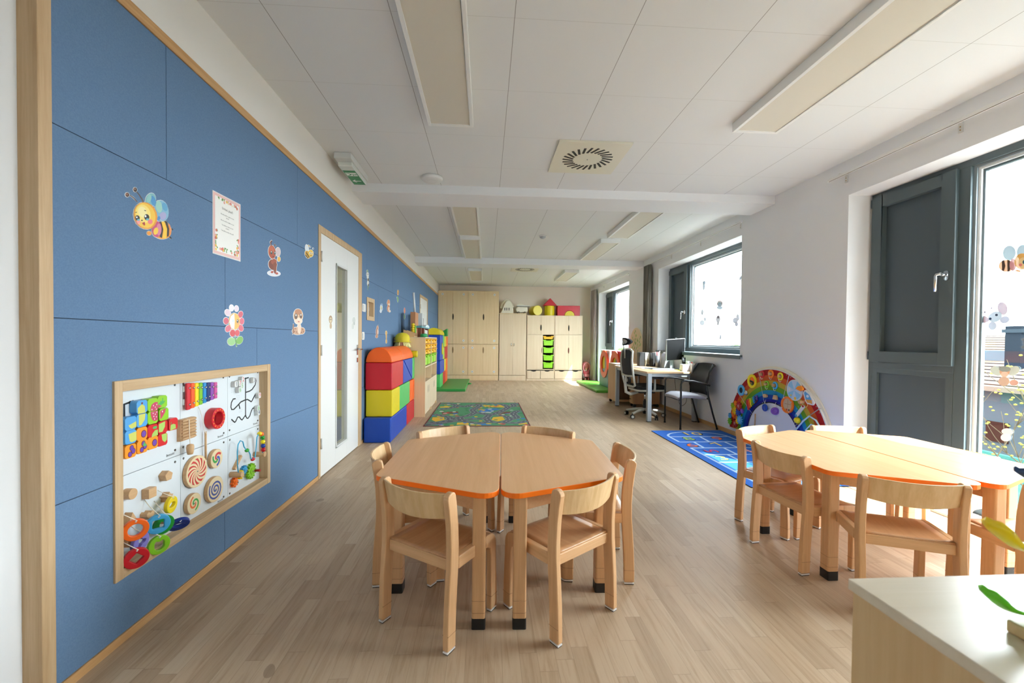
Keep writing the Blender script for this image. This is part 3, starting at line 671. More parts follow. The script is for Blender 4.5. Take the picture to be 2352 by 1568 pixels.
# coloured rings with shaped holes hanging from cords
def hole(kind, r, n):
    out = []
    for i in range(n):
        a = 2*pi*i/n; ca, sa = abs(cos(a)), abs(sin(a))
        if kind == 'o': q = r
        elif kind == 'oval': q = 1/sqrt((cos(a)/r)**2+(sin(a)/(r*.6))**2)
        elif kind == 'sq': q = .85*r/max(ca, sa)
        elif kind == 'dia': q = r/(ca+sa)
        elif kind == 'rect': q = min(r/max(ca, 1e-3), .62*r/max(sa, 1e-3))
        elif kind == 'heart': q = r*(.78+.22*abs(sin(a)))-(.35*r if abs(a-pi/2) < .35 else 0)
        else: q = r*(.75+.25*cos(3*a))
        out.append((q*cos(a), q*sin(a)))
    return out
def hang(col, lab, y, z, R, kind, tilt_a, tilt_b, top, nz=.07, thick=.016):
    w = thing('hanging_ring', lab, 'threading ring', (BP+nz, y, z), 0, 'coloured rings on cords')
    m = MB(); n = 36; M_ = Matrix.Translation((BP+nz, y, z)) @ Matrix.Rotation(tilt_a, 4, 'Z') @ Matrix.Rotation(tilt_b, 4, 'Y')
    m.T = M_; loc = MB()
    m.fr = lambda a, b, c: (a, b, c)
    # build in the plane (local y, z), thickness along local x
    inner = hole(kind, R*.56, n)
    vs = []; 
    for i in range(n):
        a = 2*pi*i/n; o_ = (R*cos(a), R*sin(a)); q = inner[i]
        vs += [(-thick/2, o_[0], o_[1]), (thick/2, o_[0], o_[1]), (-thick/2, q[0], q[1]), (thick/2, q[0], q[1])]
    fs = []
    for i in range(n):
        a = 4*i; b = 4*((i+1) % n); fs += [(a+1, b+1, b+3, a+3), (a, a+2, b+2, b), (a, b, b+1, a+1), (a+2, a+3, b+3, b+2)]
    m.add(vs, fs, mat(col, .35)); m.build('ring', w, .0025)
    p = M_ @ Vector((thick/2, 0, R*.8)); c = MB()
    c.tube([(BP+.004, top[0], top[1]), (BP+.03, (top[0]*2+p.y)/3, (top[1]*2+p.z)/3-.004), (p.x+.006, p.y, p.z+.004), tuple(p)], .0016, mat('#E9E2D2', .9), 6); c.ball(tuple(p), .0032, WHT, 8, 6); c.build('cord', w)
hang('#F0650F', 'orange ring with a round hole, hanging against the left frame strip', 1.742, .430, .043, 'o', -.7, .05, (1.716, .53))
hang('#3FA5D8', 'light blue ring with a square hole on a cord', 1.858, .402, .042, 'sq', -.75, .12, (1.873, .50))
hang('#178A2E', 'dark green ring with a heart hole, tucked behind the light blue one', 1.915, .374, .041, 'heart', -.4, .1, (1.925, .475), .05)
hang('#7E78C4', 'lilac ring with a triangular hole, turned nearly edge-on', 1.789, .358, .040, 'tri', .0, .1, (1.80, .42), .05)
hang('#7FC31C', 'lime green ring, lowest on the board after the red one', 1.868, .308, .040, 'heart', -.5, .0, (1.855, .40), .065)
hang('#C81424', 'red ring with a diamond hole in the bottom left corner', 1.740, .317, .041, 'dia', -.7, .1, (1.73, .41), .075)
hang('#0F2F86', 'dark blue ring with an oval hole, tilted flat by the lower frame rail', 1.985, .345, .041, 'oval', -.75, .7, (1.955, .41), .065)
hang('#E8CE18', 'yellow ring hanging beside the star peg', 1.958, .445, .037, 'oval', .1, .05, (1.945, .515), .05)
# bead wire frame
w = th('bead_maze', 'light blue bead wire arching between two wooden stubs on the board', 'bead maze', 2.56, .42)
for (y, z) in ((2.478, .413), (2.725, .462)): m = MB(f); m.cyl((y, z, BP+.003), (y, z, BP+.07), .0165, TW, 18); m.build('stub', w, .002)
BW_ = mat('#3BA5C9', .3); n0 = BP+.055
m = MB(f); m.tube([(2.463, .43, n0), (2.456, .47, n0), (2.455, .55, n0), (2.462, .59, n0), (2.484, .606, n0), (2.508, .595, n0), (2.52, .562, n0), (2.54, .54, n0), (2.57, .52, n0), (2.584, .50, n0), (2.588, .475, n0), (2.61, .462, n0+.004), (2.628, .478, n0+.006), (2.636, .54, n0+.008), (2.640, .59, n0+.01), (2.655, .606, n0+.012), (2.68, .602, n0+.014), (2.698, .58, n0+.014), (2.705, .53, n0+.012), (2.708, .475, n0+.008)], .0032, BW_, 8); m.build('wire', w)
beads = [('yellow', '#E3C81E', 2.664, .606), ('orange', '#EE6A1B', 2.688, .598), ('green', '#2A9A2F', 2.700, .573), ('yellow', '#EED713', 2.703, .546), ('blue', '#163E9A', 2.706, .52), ('red', '#C8141F', 2.708, .495), ('green', '#2A9A2F', 2.550, .533), ('red', '#C8141F', 2.612, .463)]
bl = ['yellow wooden bead at the top of the bead column on the blue wire', 'orange wooden bead second in the column on the blue wire', 'green wooden bead third in the column on the blue wire', 'yellow wooden bead between the green and dark blue beads', 'dark blue wooden bead above the lowest red bead', 'red wooden bead resting on the right-hand stub', 'oval green bead halfway down the first wire arch', 'oval red bead at the bottom of the wire dip']
for (c, h, y, z), lb in zip(beads, bl):
    m = MB(f); m.ball((y, z, n0+.012 if y > 2.63 else n0), (.0135, .0135, .0135) if y > 2.65 else (.016, .011, .011), mat(h, .25)); tag(m.build('wooden_bead'), lb, 'bead', 'beads on the wire')
m = MB(f); m.T = Matrix.Translation((2.53, .468, BP+.02)) @ Matrix.Rotation(.75, 4, 'Z'); m.box(-.045, .045, -.008, .008, -.017, .0, TW); m.build('slat', w, .001)
# gears
def gear(fr, c, R, teeth, n0, n1, mt, root, name='gear_wheel', hole_=.0):
    P = []
    for i in range(teeth):
        a = 2*pi*i/teeth; d = 2*pi/teeth
        for da, rr in ((-.25, .74), (-.16, 1), (.16, 1), (.25, .74)): P.append((c[0]+R*rr*cos(a+da*d), c[1]+R*rr*sin(a+da*d)))
    m = MB(fr); m.prism(P, n0, n1, mt); m.prism(ell(c[0], c[1], R*.42, n=16), n1, n1+.003, mt)
    if root is not None: m.build(name, root)
    return m
gd = [('orange gear wheel at the lower end of the gear train', '#EE6B12', 2.496, .361, .028, 8), ('yellow gear wheel between the orange and blue ones', '#EFCB12', 2.546, .39, .026, 9), ('blue gear wheel beside the big lime one', '#3A97C8', 2.592, .404, .027, 10), ('large lime green gear wheel with a red knob', '#7FBE26', 2.655, .377, .048, 14)]
for k, (lb, c, y, z, R, n) in enumerate(gd):
    w = th('gear_wheel', lb, 'gear', y, z-R, 'gears on the activity board'); gear(f, (y, z), R, n, BP+.006+.006*(k % 2), BP+.022+.006*(k % 2), mat(c, .35), w, 'wheel')
    m = MB(f); m.ball((y, z, BP+.035), .004, CHROME, 8, 6); m.build('screw', w)
    if k == 3: m = MB(f); m.cyl((y+.03, z-.005, BP+.03), (y+.03, z-.005, BP+.06), .008, mat('#A6141F', .35), 12); m.build('knob', w)
# number maze grooves and number pieces
w = th('number_maze', 'maze of curved black grooves cut in the top right white panel', 'number maze', 2.63, .70)
m = MB(f); GR2 = mat('#1A1C1E', .6)
paths = [[(2.629, .953), (2.629, .72)], [(2.57, .935), (2.60, .948), (2.66, .953)], [(2.629, .866), (2.67, .868), (2.70, .875), (2.735, .90), (2.745, .925), (2.74, .94), (2.725, .942)], [(2.495, .93), (2.505, .942), (2.52, .943), (2.53, .935)],
    [(2.525, .842), (2.505, .843), (2.487, .825), (2.483, .80), (2.49, .785), (2.51, .782), (2.55, .80), (2.58, .815), (2.62, .82), (2.65, .82), (2.675, .808), (2.69, .80), (2.70, .805), (2.725, .83), (2.74, .842)], [(2.56, .803), (2.57, .778)],
    [(2.49, .727), (2.505, .715), (2.52, .705), (2.53, .71), (2.548, .73), (2.565, .728), (2.58, .712), (2.592, .705), (2.605, .712), (2.629, .728), (2.64, .708), (2.655, .703), (2.675, .715), (2.69, .74), (2.705, .755), (2.725, .757)]]
for p in paths:
    for q in stroke(p, .0075): m.prism(q, BP+.003, BP+.0042, GR2)
    for a in (p[0], p[-1]): m.prism(ell(a[0], a[1], .0037, n=10), BP+.003, BP+.0041, GR2)
m.build('groove', w)
m = MB(f)
for (y, z) in ((2.50, .895), (2.70, .915), (2.55, .846), (2.575, .768), (2.49, .708), (2.742, .80)):
    for i in range(9): m.flat(ell(y+.012*((i % 3)-1)+.004*((i//3) % 2), z+.010*((i//3)-1), .0018, n=6), BP+.0036, mat('#8E9296', .6))
m.build('dot_pattern', w)
nums = [('1', '#16255A', 2.497, .930), ('7', '#D43A34', 2.535, .932), ('2', '#D43A34', 2.566, .950), ('5', '#4FAF3C', 2.556, .915), ('6', '#4FAF3C', 2.535, .893), ('3', '#16255A', 2.685, .935), ('9', '#D43A34', 2.748, .832), ('8', '#4FAF3C', 2.733, .752), ('4', '#16255A', 2.738, .725)]
for (s_, c, y, z) in nums:
    t = th('number_piece', 'small white sliding piece with the number %s' % s_, 'number piece', y, z-.015, 'number sliding pieces')
    m = MB(f); m.prism(rounded([(y-.014, z-.017), (y+.014, z-.017), (y+.014, z+.017), (y-.014, z+.017)], .006, 4), BP+.0045, BP+.026, WHT2); m.build('body', t, .002)
    text(s_, t, lambda a, b, n, y=y, z=z: (BP+.0264, y+a, z+b), .034, mat(c, .4), 'numeral')

# ================================================================== PAPER STICKERS (flat prints on wall, door and glass)
AFF = {'bee': (1.7053, 1.8007, .000220, .000064, 0, -.000175), 'poster': (2.1796, 1.9849, .000978, .000263, 0, -.000602), 'ant': (1.9639, 2.0513, .001469, .000283, 0, -.000739),
 'bee2': (1.4636, 2.0208, .002093, .000437, 0, -.000881), 'flower': (2.1668, 2.0541, .001033, .000035, 0, -.000622), 'snake': (1.6624, 2.2996, .001872, .000079, 0, -.000837),
 'panda': (4.6316, 2.1043, .002802, .000400, 0, -.000790), 'elephant': (4.4170, 2.2002, .003589, .000267, 0, -.000896), 'fox': (4.1707, 2.2239, .004164, .000333, 0, -.000965),
 'sunfl': (3.6637, 2.1845, .005076, .000523, 0, -.001063), 'tulip': (3.0638, 2.3472, .005965, .000378, 0, -.001155), 'squir': (4.4984, 2.2425, .003352, .000063, 0, -.000868), 'giraf': (4.2529, 2.3492, .003988, .000025, 0, -.000947),
 'doorlion': (3.5051, 2.2742, .004098, .000169, 0, -.001534), 'doorflower': (3.2399, 2.4329, .005655, .000215, 0, -.001801),
 'wbee': (3.5857, 3.0845, -.001259, -.000245, 0, -.001567), 'wfly': (3.6548, 3.0012, -.001348, -.000075, 0, -.001622), 'wfairy': (3.5958, 2.8089, -.001272, .000114, 0, -.001575), 'wmush': (3.5774, 2.6542, -.001249, .000287, 0, -.001561),
 'w2a': (10.7593, 3.3045, -.003915, -.000501, 0, -.002002), 'w2b': (10.1534, 2.9952, -.003386, -.000281, 0, -.001861), 'w2c': (10.7960, 3.0539, -.003949, -.000265, 0, -.002009), 'w2d': (10.7513, 2.9446, -.003908, -.000169, 0, -.001998),
 'w2e': (10.1913, 2.8585, -.003418, -.000163, 0, -.001869), 'w2f': (9.5841, 2.7419, -.002941, -.000136, 0, -.001734), 'w2g': (9.4511, 3.1023, -.002844, -.000411, 0, -.001706), 'w2h': (10.0941, 2.6706, -.003338, -.000020, 0, -.001846)}
def E(cx, cy, rx, ry, rot, c): return ('e', cx, cy, rx, ry, rot, c)
def Pg(c, *p): return ('p', p, c)
def sticker(nm, key, lab, cat, group, shapes, x0=XL, fr=LW, paper=True, alpha=None, rough=.35, grow=3.5, spec=.5):
    """every printed shape lies on white paper cut a little wider than the print"""
    A = AFF[key]; f_ = fr(x0); mp = lambda p: (A[0]+A[2]*p[0]+A[4]*p[1], A[1]+A[3]*p[0]+A[5]*p[1])
    m = MB(f_); W_ = mat('#F3F3F0', .4, alpha=alpha)
    polys = []
    for s_ in shapes:
        if s_[0] == 'e': _, cx, cy, rx, ry, rot, c = s_; polys.append((ell(cx, cy, rx, ry, rot, 18), ell(cx, cy, rx+grow, ry+grow, rot, 18), c))
        else: polys.append((list(s_[1]), None, s_[2]))
    base = .0006
    if paper:
        for i, (a, b, c) in enumerate(polys):
            if b is None:
                g = Vector((sum(p[0] for p in a)/len(a), sum(p[1] for p in a)/len(a))); b = [tuple(Vector(p)+(Vector(p)-g).normalized()*grow) for p in a]
            m.prism([mp(p) for p in b], .0001, base+i*.000004, W_)
    for i, (a, b, c) in enumerate(polys): m.flat([mp(p) for p in a], base+.0005+i*.00007, mat(c, rough, 0, spec, alpha=alpha))
    return tag(m.build(nm), lab, cat, group)
GS = 'paper stickers on the blue wall'
sticker('bee_sticker', 'bee', 'large paper sticker of a smiling bee with blue wings, upper left on the blue wall', 'sticker', GS, [
 E(330, 190, 40, 52, 0, '#3B2A26'), E(160, 318, 40, 50, 0, '#4A3028'), E(322, 178, 18, 24, 0, '#9A7B6C'), E(152, 308, 18, 24, 0, '#9A6A55'),
 Pg('#5b4a4a', (352, 235), (372, 228), (430, 300), (500, 400), (522, 475), (505, 480), (470, 400), (410, 310)), Pg('#5b4a4a', (195, 322), (215, 312), (300, 365), (385, 470), (365, 475), (290, 390)),
 E(680, 410, 120, 175, 18, '#7DB4BE'), E(745, 430, 62, 130, -18, '#4C93C6'), E(640, 370, 55, 100, 15, '#8FC4C0'), E(955, 655, 170, 258, -12, '#7FB4CE'), E(880, 560, 80, 150, -8, '#9CCBBE'), E(1030, 560, 70, 110, -20, '#5FA3CB'), E(980, 790, 90, 100, 20, '#A9A8CF'), E(870, 850, 40, 60, 20, '#4C8BCB'),
 E(640, 1200, 55, 48, 30, '#E8952A'), E(950, 1150, 260, 205, 22, '#E9962C'), Pg('#2A2624', (880, 930), (935, 930), (985, 1120), (950, 1330), (890, 1300), (930, 1120)), Pg('#F6C63A', (945, 930), (1015, 925), (1085, 1120), (1060, 1350), (960, 1340), (990, 1130)), Pg('#262322', (1025, 905), (1080, 925), (1140, 1110), (1130, 1290), (1080, 1310), (1085, 1110)), Pg('#E8935A', (1110, 960), (1160, 1010), (1195, 1120), (1180, 1250), (1150, 1280), (1155, 1120)),
 Pg('#2A2624', (1195, 1085), (1255, 1135), (1205, 1165)), Pg('#2A2624', (1125, 1310), (1165, 1300), (1210, 1350), (1180, 1375)),
 E(820, 1110, 120, 195, 0, '#C64D78'), E(870, 1120, 60, 150, 0, '#D9829B'), E(795, 1155, 58, 90, 15, '#F3C93E'),
 E(560, 785, 268, 325, -18, '#E79A36'), E(545, 780, 235, 300, -18, '#F2C548'), E(500, 740, 165, 220, -18, '#F5DC7C'), E(480, 700, 95, 130, -18, '#F3E6A6'),
 E(385, 930, 48, 55, 0, '#EE9A95'), E(655, 925, 58, 58, 0, '#EC7F86'), E(365, 835, 50, 62, -12, '#2B2A2C'), E(575, 820, 60, 75, -12, '#2B2A2C'), E(385, 880, 30, 22, 0, '#66B5C6'), E(592, 870, 36, 26, 0, '#66B5C6'), E(348, 820, 16, 20, 0, '#FFFFFF'), E(545, 795, 20, 26, 0, '#FFFFFF'),
 E(462, 892, 20, 16, 0, '#3B2A22'), Pg('#B53A35', (465, 950), (525, 925), (535, 1000), (510, 1015)), E(330, 708, 22, 8, -20, '#5B3B1E'), E(535, 662, 26, 9, 15, '#5B3B1E')], grow=9)
# song sheet
A = AFF['poster']; mp = lambda p: (A[0]+A[2]*p[0]+A[4]*p[1], A[1]+A[3]*p[0]+A[5]*p[1])
po = thing('song_sheet', 'laminated song sheet with a pink flower border on the blue wall', 'poster', (XL+.001, 2.37, 1.64))
m = MB(LW(XL)); Q = [(2.258, 1.952), (2.496, 1.956), (2.495, 1.640), (2.258, 1.637)]
m.prism([(2.254, 1.632), (2.499, 1.634), (2.5, 1.961), (2.254, 1.957)][::-1], .0003, .0012, WHT)
m.flat(Q, .0016, mat('#E6BDB9', .35)); m.flat([(2.272, 1.938), (2.482, 1.941), (2.481, 1.655), (2.272, 1.651)], .0019, mat('#EFEFEA', .35)); m.build('sheet', po)
m = MB(LW(XL)); rr = random.Random(3); m2 = MB(LW(XL)); PC = ['#D9636B', '#E8B443', '#EDE4DA', '#C8525F', '#E9A0A0', '#F0CF5B']
for i in range(70):
    u = rr.random()
    if i < 22: y, z = 2.30+.165*rr.random(), 1.925+.014*rr.random()-.25*abs(rr.random()-.5)*.04
    elif i < 46: y, z = 2.275+.205*rr.random(), 1.658+.022*rr.random()
    elif i < 58: y, z = 2.276+.016*rr.random(), 1.67+.11*rr.random()
    else: y, z = 2.464+.015*rr.random(), 1.67+.10*rr.random()
    k = rr.random(); m_ = m; m = m2 if (i >= 22) else m_
    if k < .4: m.flat(ell(y, z, .008, .004, rr.random()*180, 8), .0021+i*2e-6, mat('#6E9A4F', .4))
    else: m.flat(ell(y, z, .0075, .0075, 0, 9), .0022+i*2e-6, mat(PC[i % 6], .4)); m.flat(ell(y, z, .0025, .0025, 0, 6), .0024+i*2e-6, mat('#E9C23E', .4))
    m = m_
m.build('flower_print', po); m2.build('flower_print', po)
DKT = mat('#3A3A3A', .5)
text('Uvítací píseň', po, lambda a, b, n: (XL+.0024, 2.377+a, 1.888+b), .0185, DKT, 'title')
ln = ['Na tom místě se sejdem, na tom', 'my dva.', 'Na tom místě se sejdem, na tom', 'Tam přijdu za tebou, na tom', 'za tebou.', 'Tam přijdu za tebou, tak pojď!']
for i, (l_, z) in enumerate(zip(ln, (1.856, 1.844, 1.824, 1.800, 1.788, 1.770))): text(l_, po, lambda a, b, n, z=z: (XL+.0024, 2.377+a, z+b), .0088, DKT, 'verse')
sticker('ant_sticker', 'ant', 'paper sticker of a brown ant holding flowers, between the song sheet and the door', 'sticker', GS, [
 E(625, 813, 58, 24, 10, '#DDDDE4'), E(612, 735, 36, 48, -15, '#7A3A28'), E(632, 770, 14, 45, 0, '#8A4630'), E(606, 800, 12, 10, 0, '#B8503A'), E(648, 815, 14, 10, 20, '#B8503A'), E(622, 708, 26, 26, 0, '#A4523A'), E(632, 735, 18, 22, 0, '#8A4630'),
 E(660, 620, 22, 42, 0, '#D6C3C4'), E(668, 685, 14, 22, 0, '#E9B64C'), E(606, 622, 32, 60, -6, '#B35640'), E(600, 600, 22, 34, -6, '#C4684C'), Pg('#6B3226', (596, 570), (588, 535), (600, 518), (608, 524), (598, 540), (602, 568)), Pg('#6B3226', (622, 572), (626, 548), (640, 560), (640, 568), (630, 562)),
 E(599, 625, 9, 16, 0, '#3A5A5A'), E(630, 630, 8, 15, 0, '#3A5A5A'), E(598, 620, 3, 6, 0, '#FFFFFF'), E(630, 625, 3, 6, 0, '#FFFFFF'), E(617, 662, 10, 4, 0, '#6B2A20')])
sticker('small_bee_sticker', 'bee2', 'small paper sticker of a round yellow bee beside the top corner of the white door', 'sticker', GS, [
 E(922, 592, 14, 36, -8, '#DDE6EC'), E(926, 645, 20, 36, -20, '#D9A63A'), Pg('#5b4420', (908, 640), (932, 675), (928, 682), (906, 655)), Pg('#5b4420', (914, 620), (944, 665), (940, 675), (912, 632)), E(955, 635, 24, 33, 0, '#EDC24A'), E(948, 632, 7, 11, 0, '#F5F5F5'), E(966, 636, 7, 11, 0, '#F5F5F5'), E(950, 633, 3, 6, 0, '#222222'), E(967, 637, 3, 6, 0, '#222222'), E(950, 576, 5, 6, 0, '#3f6f86'), E(977, 590, 5, 6, 0, '#3f6f86'), E(936, 566, 6, 6, 0, '#C8A83C'), E(956, 655, 9, 3, 0, '#8a5a20')])
pet = [E(240, 1125, 19, 28, 0, '#DDD6E4'), E(285, 1128, 19, 27, 0, '#D8C6D2'), E(207, 1170, 24, 30, -25, '#D7BCC8'), E(322, 1180, 22, 32, 20, '#C73C56'), E(192, 1242, 22, 30, 0, '#C6405A'), E(334, 1242, 22, 32, 0, '#CE4C66'), E(210, 1308, 23, 32, 25, '#CE5A6E'), E(325, 1305, 23, 32, -20, '#CF4C62'), E(248, 1350, 24, 32, 0, '#C2202E'), E(290, 1350, 22, 30, 0, '#CB3A48')]
sticker('flower_sticker', 'flower', 'paper sticker of a red petalled flower with a face, right above the activity board', 'sticker', GS, pet+[
 Pg('#5C9A50', (266, 1385), (276, 1385), (290, 1470), (280, 1475)), E(238, 1425, 34, 36, -35, '#8FC07A'), E(312, 1418, 30, 38, 30, '#6FA83E'), E(265, 1245, 50, 75, 0, '#E0A93C'), Pg('#F0E9DA', (230, 1200), (262, 1172), (266, 1250), (262, 1318), (232, 1300), (218, 1250)), E(292, 1242, 9, 17, 0, '#2b2522'), E(290, 1236, 3, 5, 0, '#FFFFFF'), E(250, 1240, 8, 14, 0, '#C8D4E0'), E(298, 1265, 8, 6, 0, '#E88A7A')])
sticker('snake_sticker', 'snake', 'paper sticker of a spotted baby snake with big eyes, beside the door below the ant', 'sticker', GS, [
 E(845, 1330, 55, 34, 0, '#B98C6E'), E(820, 1325, 26, 28, 0, '#C79C7E'), E(878, 1332, 26, 30, 0, '#C08E6C'), E(852, 1310, 16, 50, 0, '#E8CDB6'), Pg('#9A6A50', (792, 1360), (796, 1268), (804, 1270), (806, 1350)), E(843, 1195, 42, 62, 0, '#D9B08A'), E(843, 1160, 32, 26, 0, '#B67850'), E(845, 1240, 34, 30, 0, '#EFD2BC'), E(822, 1200, 14, 26, 0, '#5B3B2A'), E(866, 1196, 12, 24, 0, '#5B3B2A'), E(822, 1190, 5, 9, 0, '#FFFFFF'), E(866, 1186, 5, 8, 0, '#FFFFFF'), E(846, 1226, 9, 6, 0, '#F6E0D0'), E(846, 1248, 9, 5, 0, '#C4605A')]+[E(x, y, 5, 6, 0, '#8A5236') for x, y in ((815, 1310), (826, 1340), (880, 1320), (870, 1345), (890, 1340), (808, 1335))])
sticker('panda_sticker', 'panda', 'paper sticker of a panda on a bamboo cane beside the door', 'sticker', GS, [E(155, 215, 12, 24, 0, '#7FA07C'), E(160, 262, 20, 32, 0, '#E8E8E4'), E(162, 300, 14, 30, 0, '#E8E8E4'), E(168, 345, 14, 26, 0, '#5A5A54'), E(166, 395, 14, 38, 0, '#DEDCD4'), E(172, 425, 10, 22, 0, '#4E524C'), Pg('#5E8A58', (160, 430), (172, 430), (166, 495), (160, 495)), E(150, 258, 5, 9, 0, '#3b3b3b'), E(172, 258, 5, 9, 0, '#3b3b3b')], grow=2)
sticker('elephant_sticker', 'elephant', 'pale paper sticker of a small elephant right of the wall niche', 'sticker', GS, [E(368, 760, 17, 48, 0, '#C4D6E6'), E(374, 715, 11, 12, 0, '#4F86C0'), E(366, 765, 8, 34, 0, '#D9C678'), E(360, 810, 13, 26, 0, '#CFDDE8'), E(380, 780, 8, 20, 0, '#8FB4D4')], grow=3)
sticker('fox_sticker', 'fox', 'orange paper sticker of a sitting fox on the blue wall', 'sticker', GS, [E(476, 668, 18, 28, 0, '#D78A5E'), E(474, 690, 22, 34, 0, '#DE9468'), E(482, 715, 14, 20, 0, '#F0E2D6'), E(475, 770, 19, 52, 0, '#C97A4E'), E(480, 780, 9, 34, 0, '#F0E2D6'), E(494, 815, 14, 16, 0, '#E8DCD2')], grow=2.5)
sticker('sunflower_sticker', 'sunfl', 'yellow paper sunflower, highest of the far wall stickers', 'sticker', GS, [E(617, 535, 12, 42, 0, '#E0A23A'), E(617, 545, 6, 18, 0, '#A46A24'), E(615, 640, 10, 42, 0, '#5B9A5A'), E(606, 610, 7, 14, 0, '#7CB070')], grow=2)
sticker('tulip_sticker', 'tulip', 'red paper flower above the shelf unit on the blue wall', 'sticker', GS, [E(718, 805, 11, 45, 0, '#D9635A'), E(718, 810, 5, 18, 0, '#E9A23A'), E(716, 895, 9, 40, 0, '#5B9A5A')], grow=2)
sticker('squirrel_sticker', 'squir', 'brown paper sticker of a squirrel under the fox and elephant', 'sticker', GS, [E(312, 1065, 14, 34, 0, '#B98268'), E(306, 1120, 19, 60, 0, '#A87462'), E(314, 1120, 8, 40, 0, '#E6CDBE'), E(300, 1190, 18, 24, 0, '#B98268'), Pg('#7a5a50', (315, 1035), (320, 1010), (326, 1035))], grow=2.5)
sticker('giraffe_sticker', 'giraf', 'yellow paper sticker of a giraffe above the orange foam blocks', 'sticker', GS, [E(443, 1140, 13, 34, 0, '#E2B566'), E(445, 1190, 7, 50, 0, '#D9A24C'), E(445, 1265, 11, 34, 0, '#DFAE5A'), E(440, 1135, 4, 8, 0, '#7a4a20')], grow=2.5)
sticker('lion_sticker', 'doorlion', 'brown and cream animal sticker on the white door leaf', 'sticker', 'stickers on the white door', [E(92, 600, 11, 24, 0, '#A98A6A'), E(92, 604, 7, 16, 0, '#D9C8A6'), E(93, 638, 7, 18, 0, '#C2A888'), E(89, 600, 2, 3, 0, '#333333'), E(95, 600, 2, 3, 0, '#333333')], x0=-1.408, grow=1.5)
sticker('faded_sticker', 'doorflower', 'faded grey animal sticker on the door, right of its narrow glass', 'sticker', 'stickers on the white door', [E(232, 605, 10, 20, 0, '#C6CCC8'), E(226, 640, 8, 20, 0, '#CDD2CE'), E(234, 625, 5, 10, 0, '#B6BDB8')], x0=-1.408, grow=1.5)
# stickers on the window glass
GW = 'stickers on the window glass'
def gst(nm, key, lab, sh, a=.55): return sticker(nm, key, lab, 'sticker', GW, sh, x0=3.482, fr=RW, paper=False, alpha=.986, rough=1, spec=0)
gst('window_bee_sticker', 'wbee', 'bee sticker with blue wings on the large window, highest one', [
 E(783, 690, 28, 32, 0, '#9CC4DA'), E(838, 688, 24, 32, 0, '#9CC4DA'), E(772, 745, 34, 26, 0, '#E9A550'), Pg('#5B4A42', (752, 722), (762, 720), (768, 745), (762, 768), (754, 765)), Pg('#5B4A42', (776, 720), (786, 722), (792, 745), (786, 769), (778, 768)), E(800, 740, 14, 26, 0, '#D9A0A6'), E(838, 726, 32, 34, 0, '#F0C070'), E(845, 732, 22, 24, 0, '#F6DDA6'), E(846, 728, 6, 8, 0, '#4A7A86'), E(870, 728, 5, 7, 0, '#4A7A86'), E(832, 740, 7, 6, 0, '#EE8F88'), E(822, 765, 12, 5, 10, '#E9A550')], .7)
gst('window_butterfly_sticker', 'wfly', 'pale blue butterfly sticker with a smiling face on the large window', [
 E(680, 970, 28, 15, 10, '#C3B8D2'), E(762, 925, 20, 28, -20, '#C3B8D6'), E(722, 998, 18, 18, 0, '#A9BEDC'), E(772, 972, 20, 15, -10, '#A8B8DC'), E(732, 960, 30, 22, -20, '#A8C4E0'), E(712, 968, 6, 5, 0, '#3A4A6A'), E(738, 952, 6, 5, 0, '#3A4A6A'), E(688, 940, 4, 4, 0, '#9a90b0'), E(716, 923, 4, 4, 0, '#9a90b0')], .7)
gst('window_fairy_sticker', 'wfairy', 'faint sticker of a small winged child in a striped cap on the large window', [E(742, 1190, 28, 18, 25, '#CDE0DC'), E(815, 1190, 26, 18, -25, '#CDE0DC'), E(778, 1192, 22, 20, 0, '#E6BFA2'), E(778, 1182, 26, 12, 5, '#9FB0B0'), E(778, 1205, 16, 12, 0, '#EFD8C8'), E(776, 1235, 24, 20, 0, '#D6BFAE'), E(818, 1240, 18, 12, 0, '#D9B4A8')], .45)
gst('window_mushroom_sticker', 'wmush', 'white mushroom sticker low on the large window', [E(795, 1450, 24, 14, 5, '#E2E2EA'), E(790, 1475, 22, 17, 0, '#EEEEF2')], .8)
for k, lb, sh in (('w2a', 'grey blue figure sticker high on the middle window', [E(1080, 310, 12, 16, 0, '#7C98B4'), E(1079, 340, 10, 30, 0, '#9AB0C4')]), ('w2b', 'rainbow arch sticker on the middle window', [E(1207, 475, 24, 26, 0, '#C4A8A6'), E(1207, 480, 17, 18, 0, '#B9CBDD'), E(1207, 508, 24, 15, 0, '#A8C0DC')]), ('w2c', 'small standing figure sticker on the middle window', [E(1070, 545, 10, 24, 0, '#B4BECB')]),
    ('w2d', 'pale unicorn sticker at the lower far side of the middle window', [E(1070, 630, 20, 22, 0, '#D4DCE8'), E(1092, 602, 10, 16, 0, '#C6D0E2')]), ('w2e', 'grey brown winged figure sticker in the centre of the middle window', [E(1196, 600, 18, 30, 0, '#B8AEB4'), E(1196, 585, 8, 10, 0, '#8D8088'), E(1196, 635, 8, 16, 0, '#A79CA4')]), ('w2f', 'grey fairy sticker near the right edge of the middle window', [E(1332, 610, 22, 24, 20, '#B7B8C8'), E(1352, 585, 12, 26, -10, '#C4C6D2'), E(1342, 640, 14, 18, 0, '#A9A6B6')]),
    ('w2g', 'small butterfly sticker in the upper corner of the middle window', [E(1366, 272, 9, 18, 20, '#A8B0C6'), E(1388, 278, 10, 20, -15, '#A8B0C6')]), ('w2h', 'tiny snowman sticker at the bottom of the middle window', [E(1217, 737, 8, 10, 0, '#9AA4B4'), E(1217, 753, 9, 10, 0, '#A8B2C2')])):
    gst('window_sticker', k, lb, sh, .6)

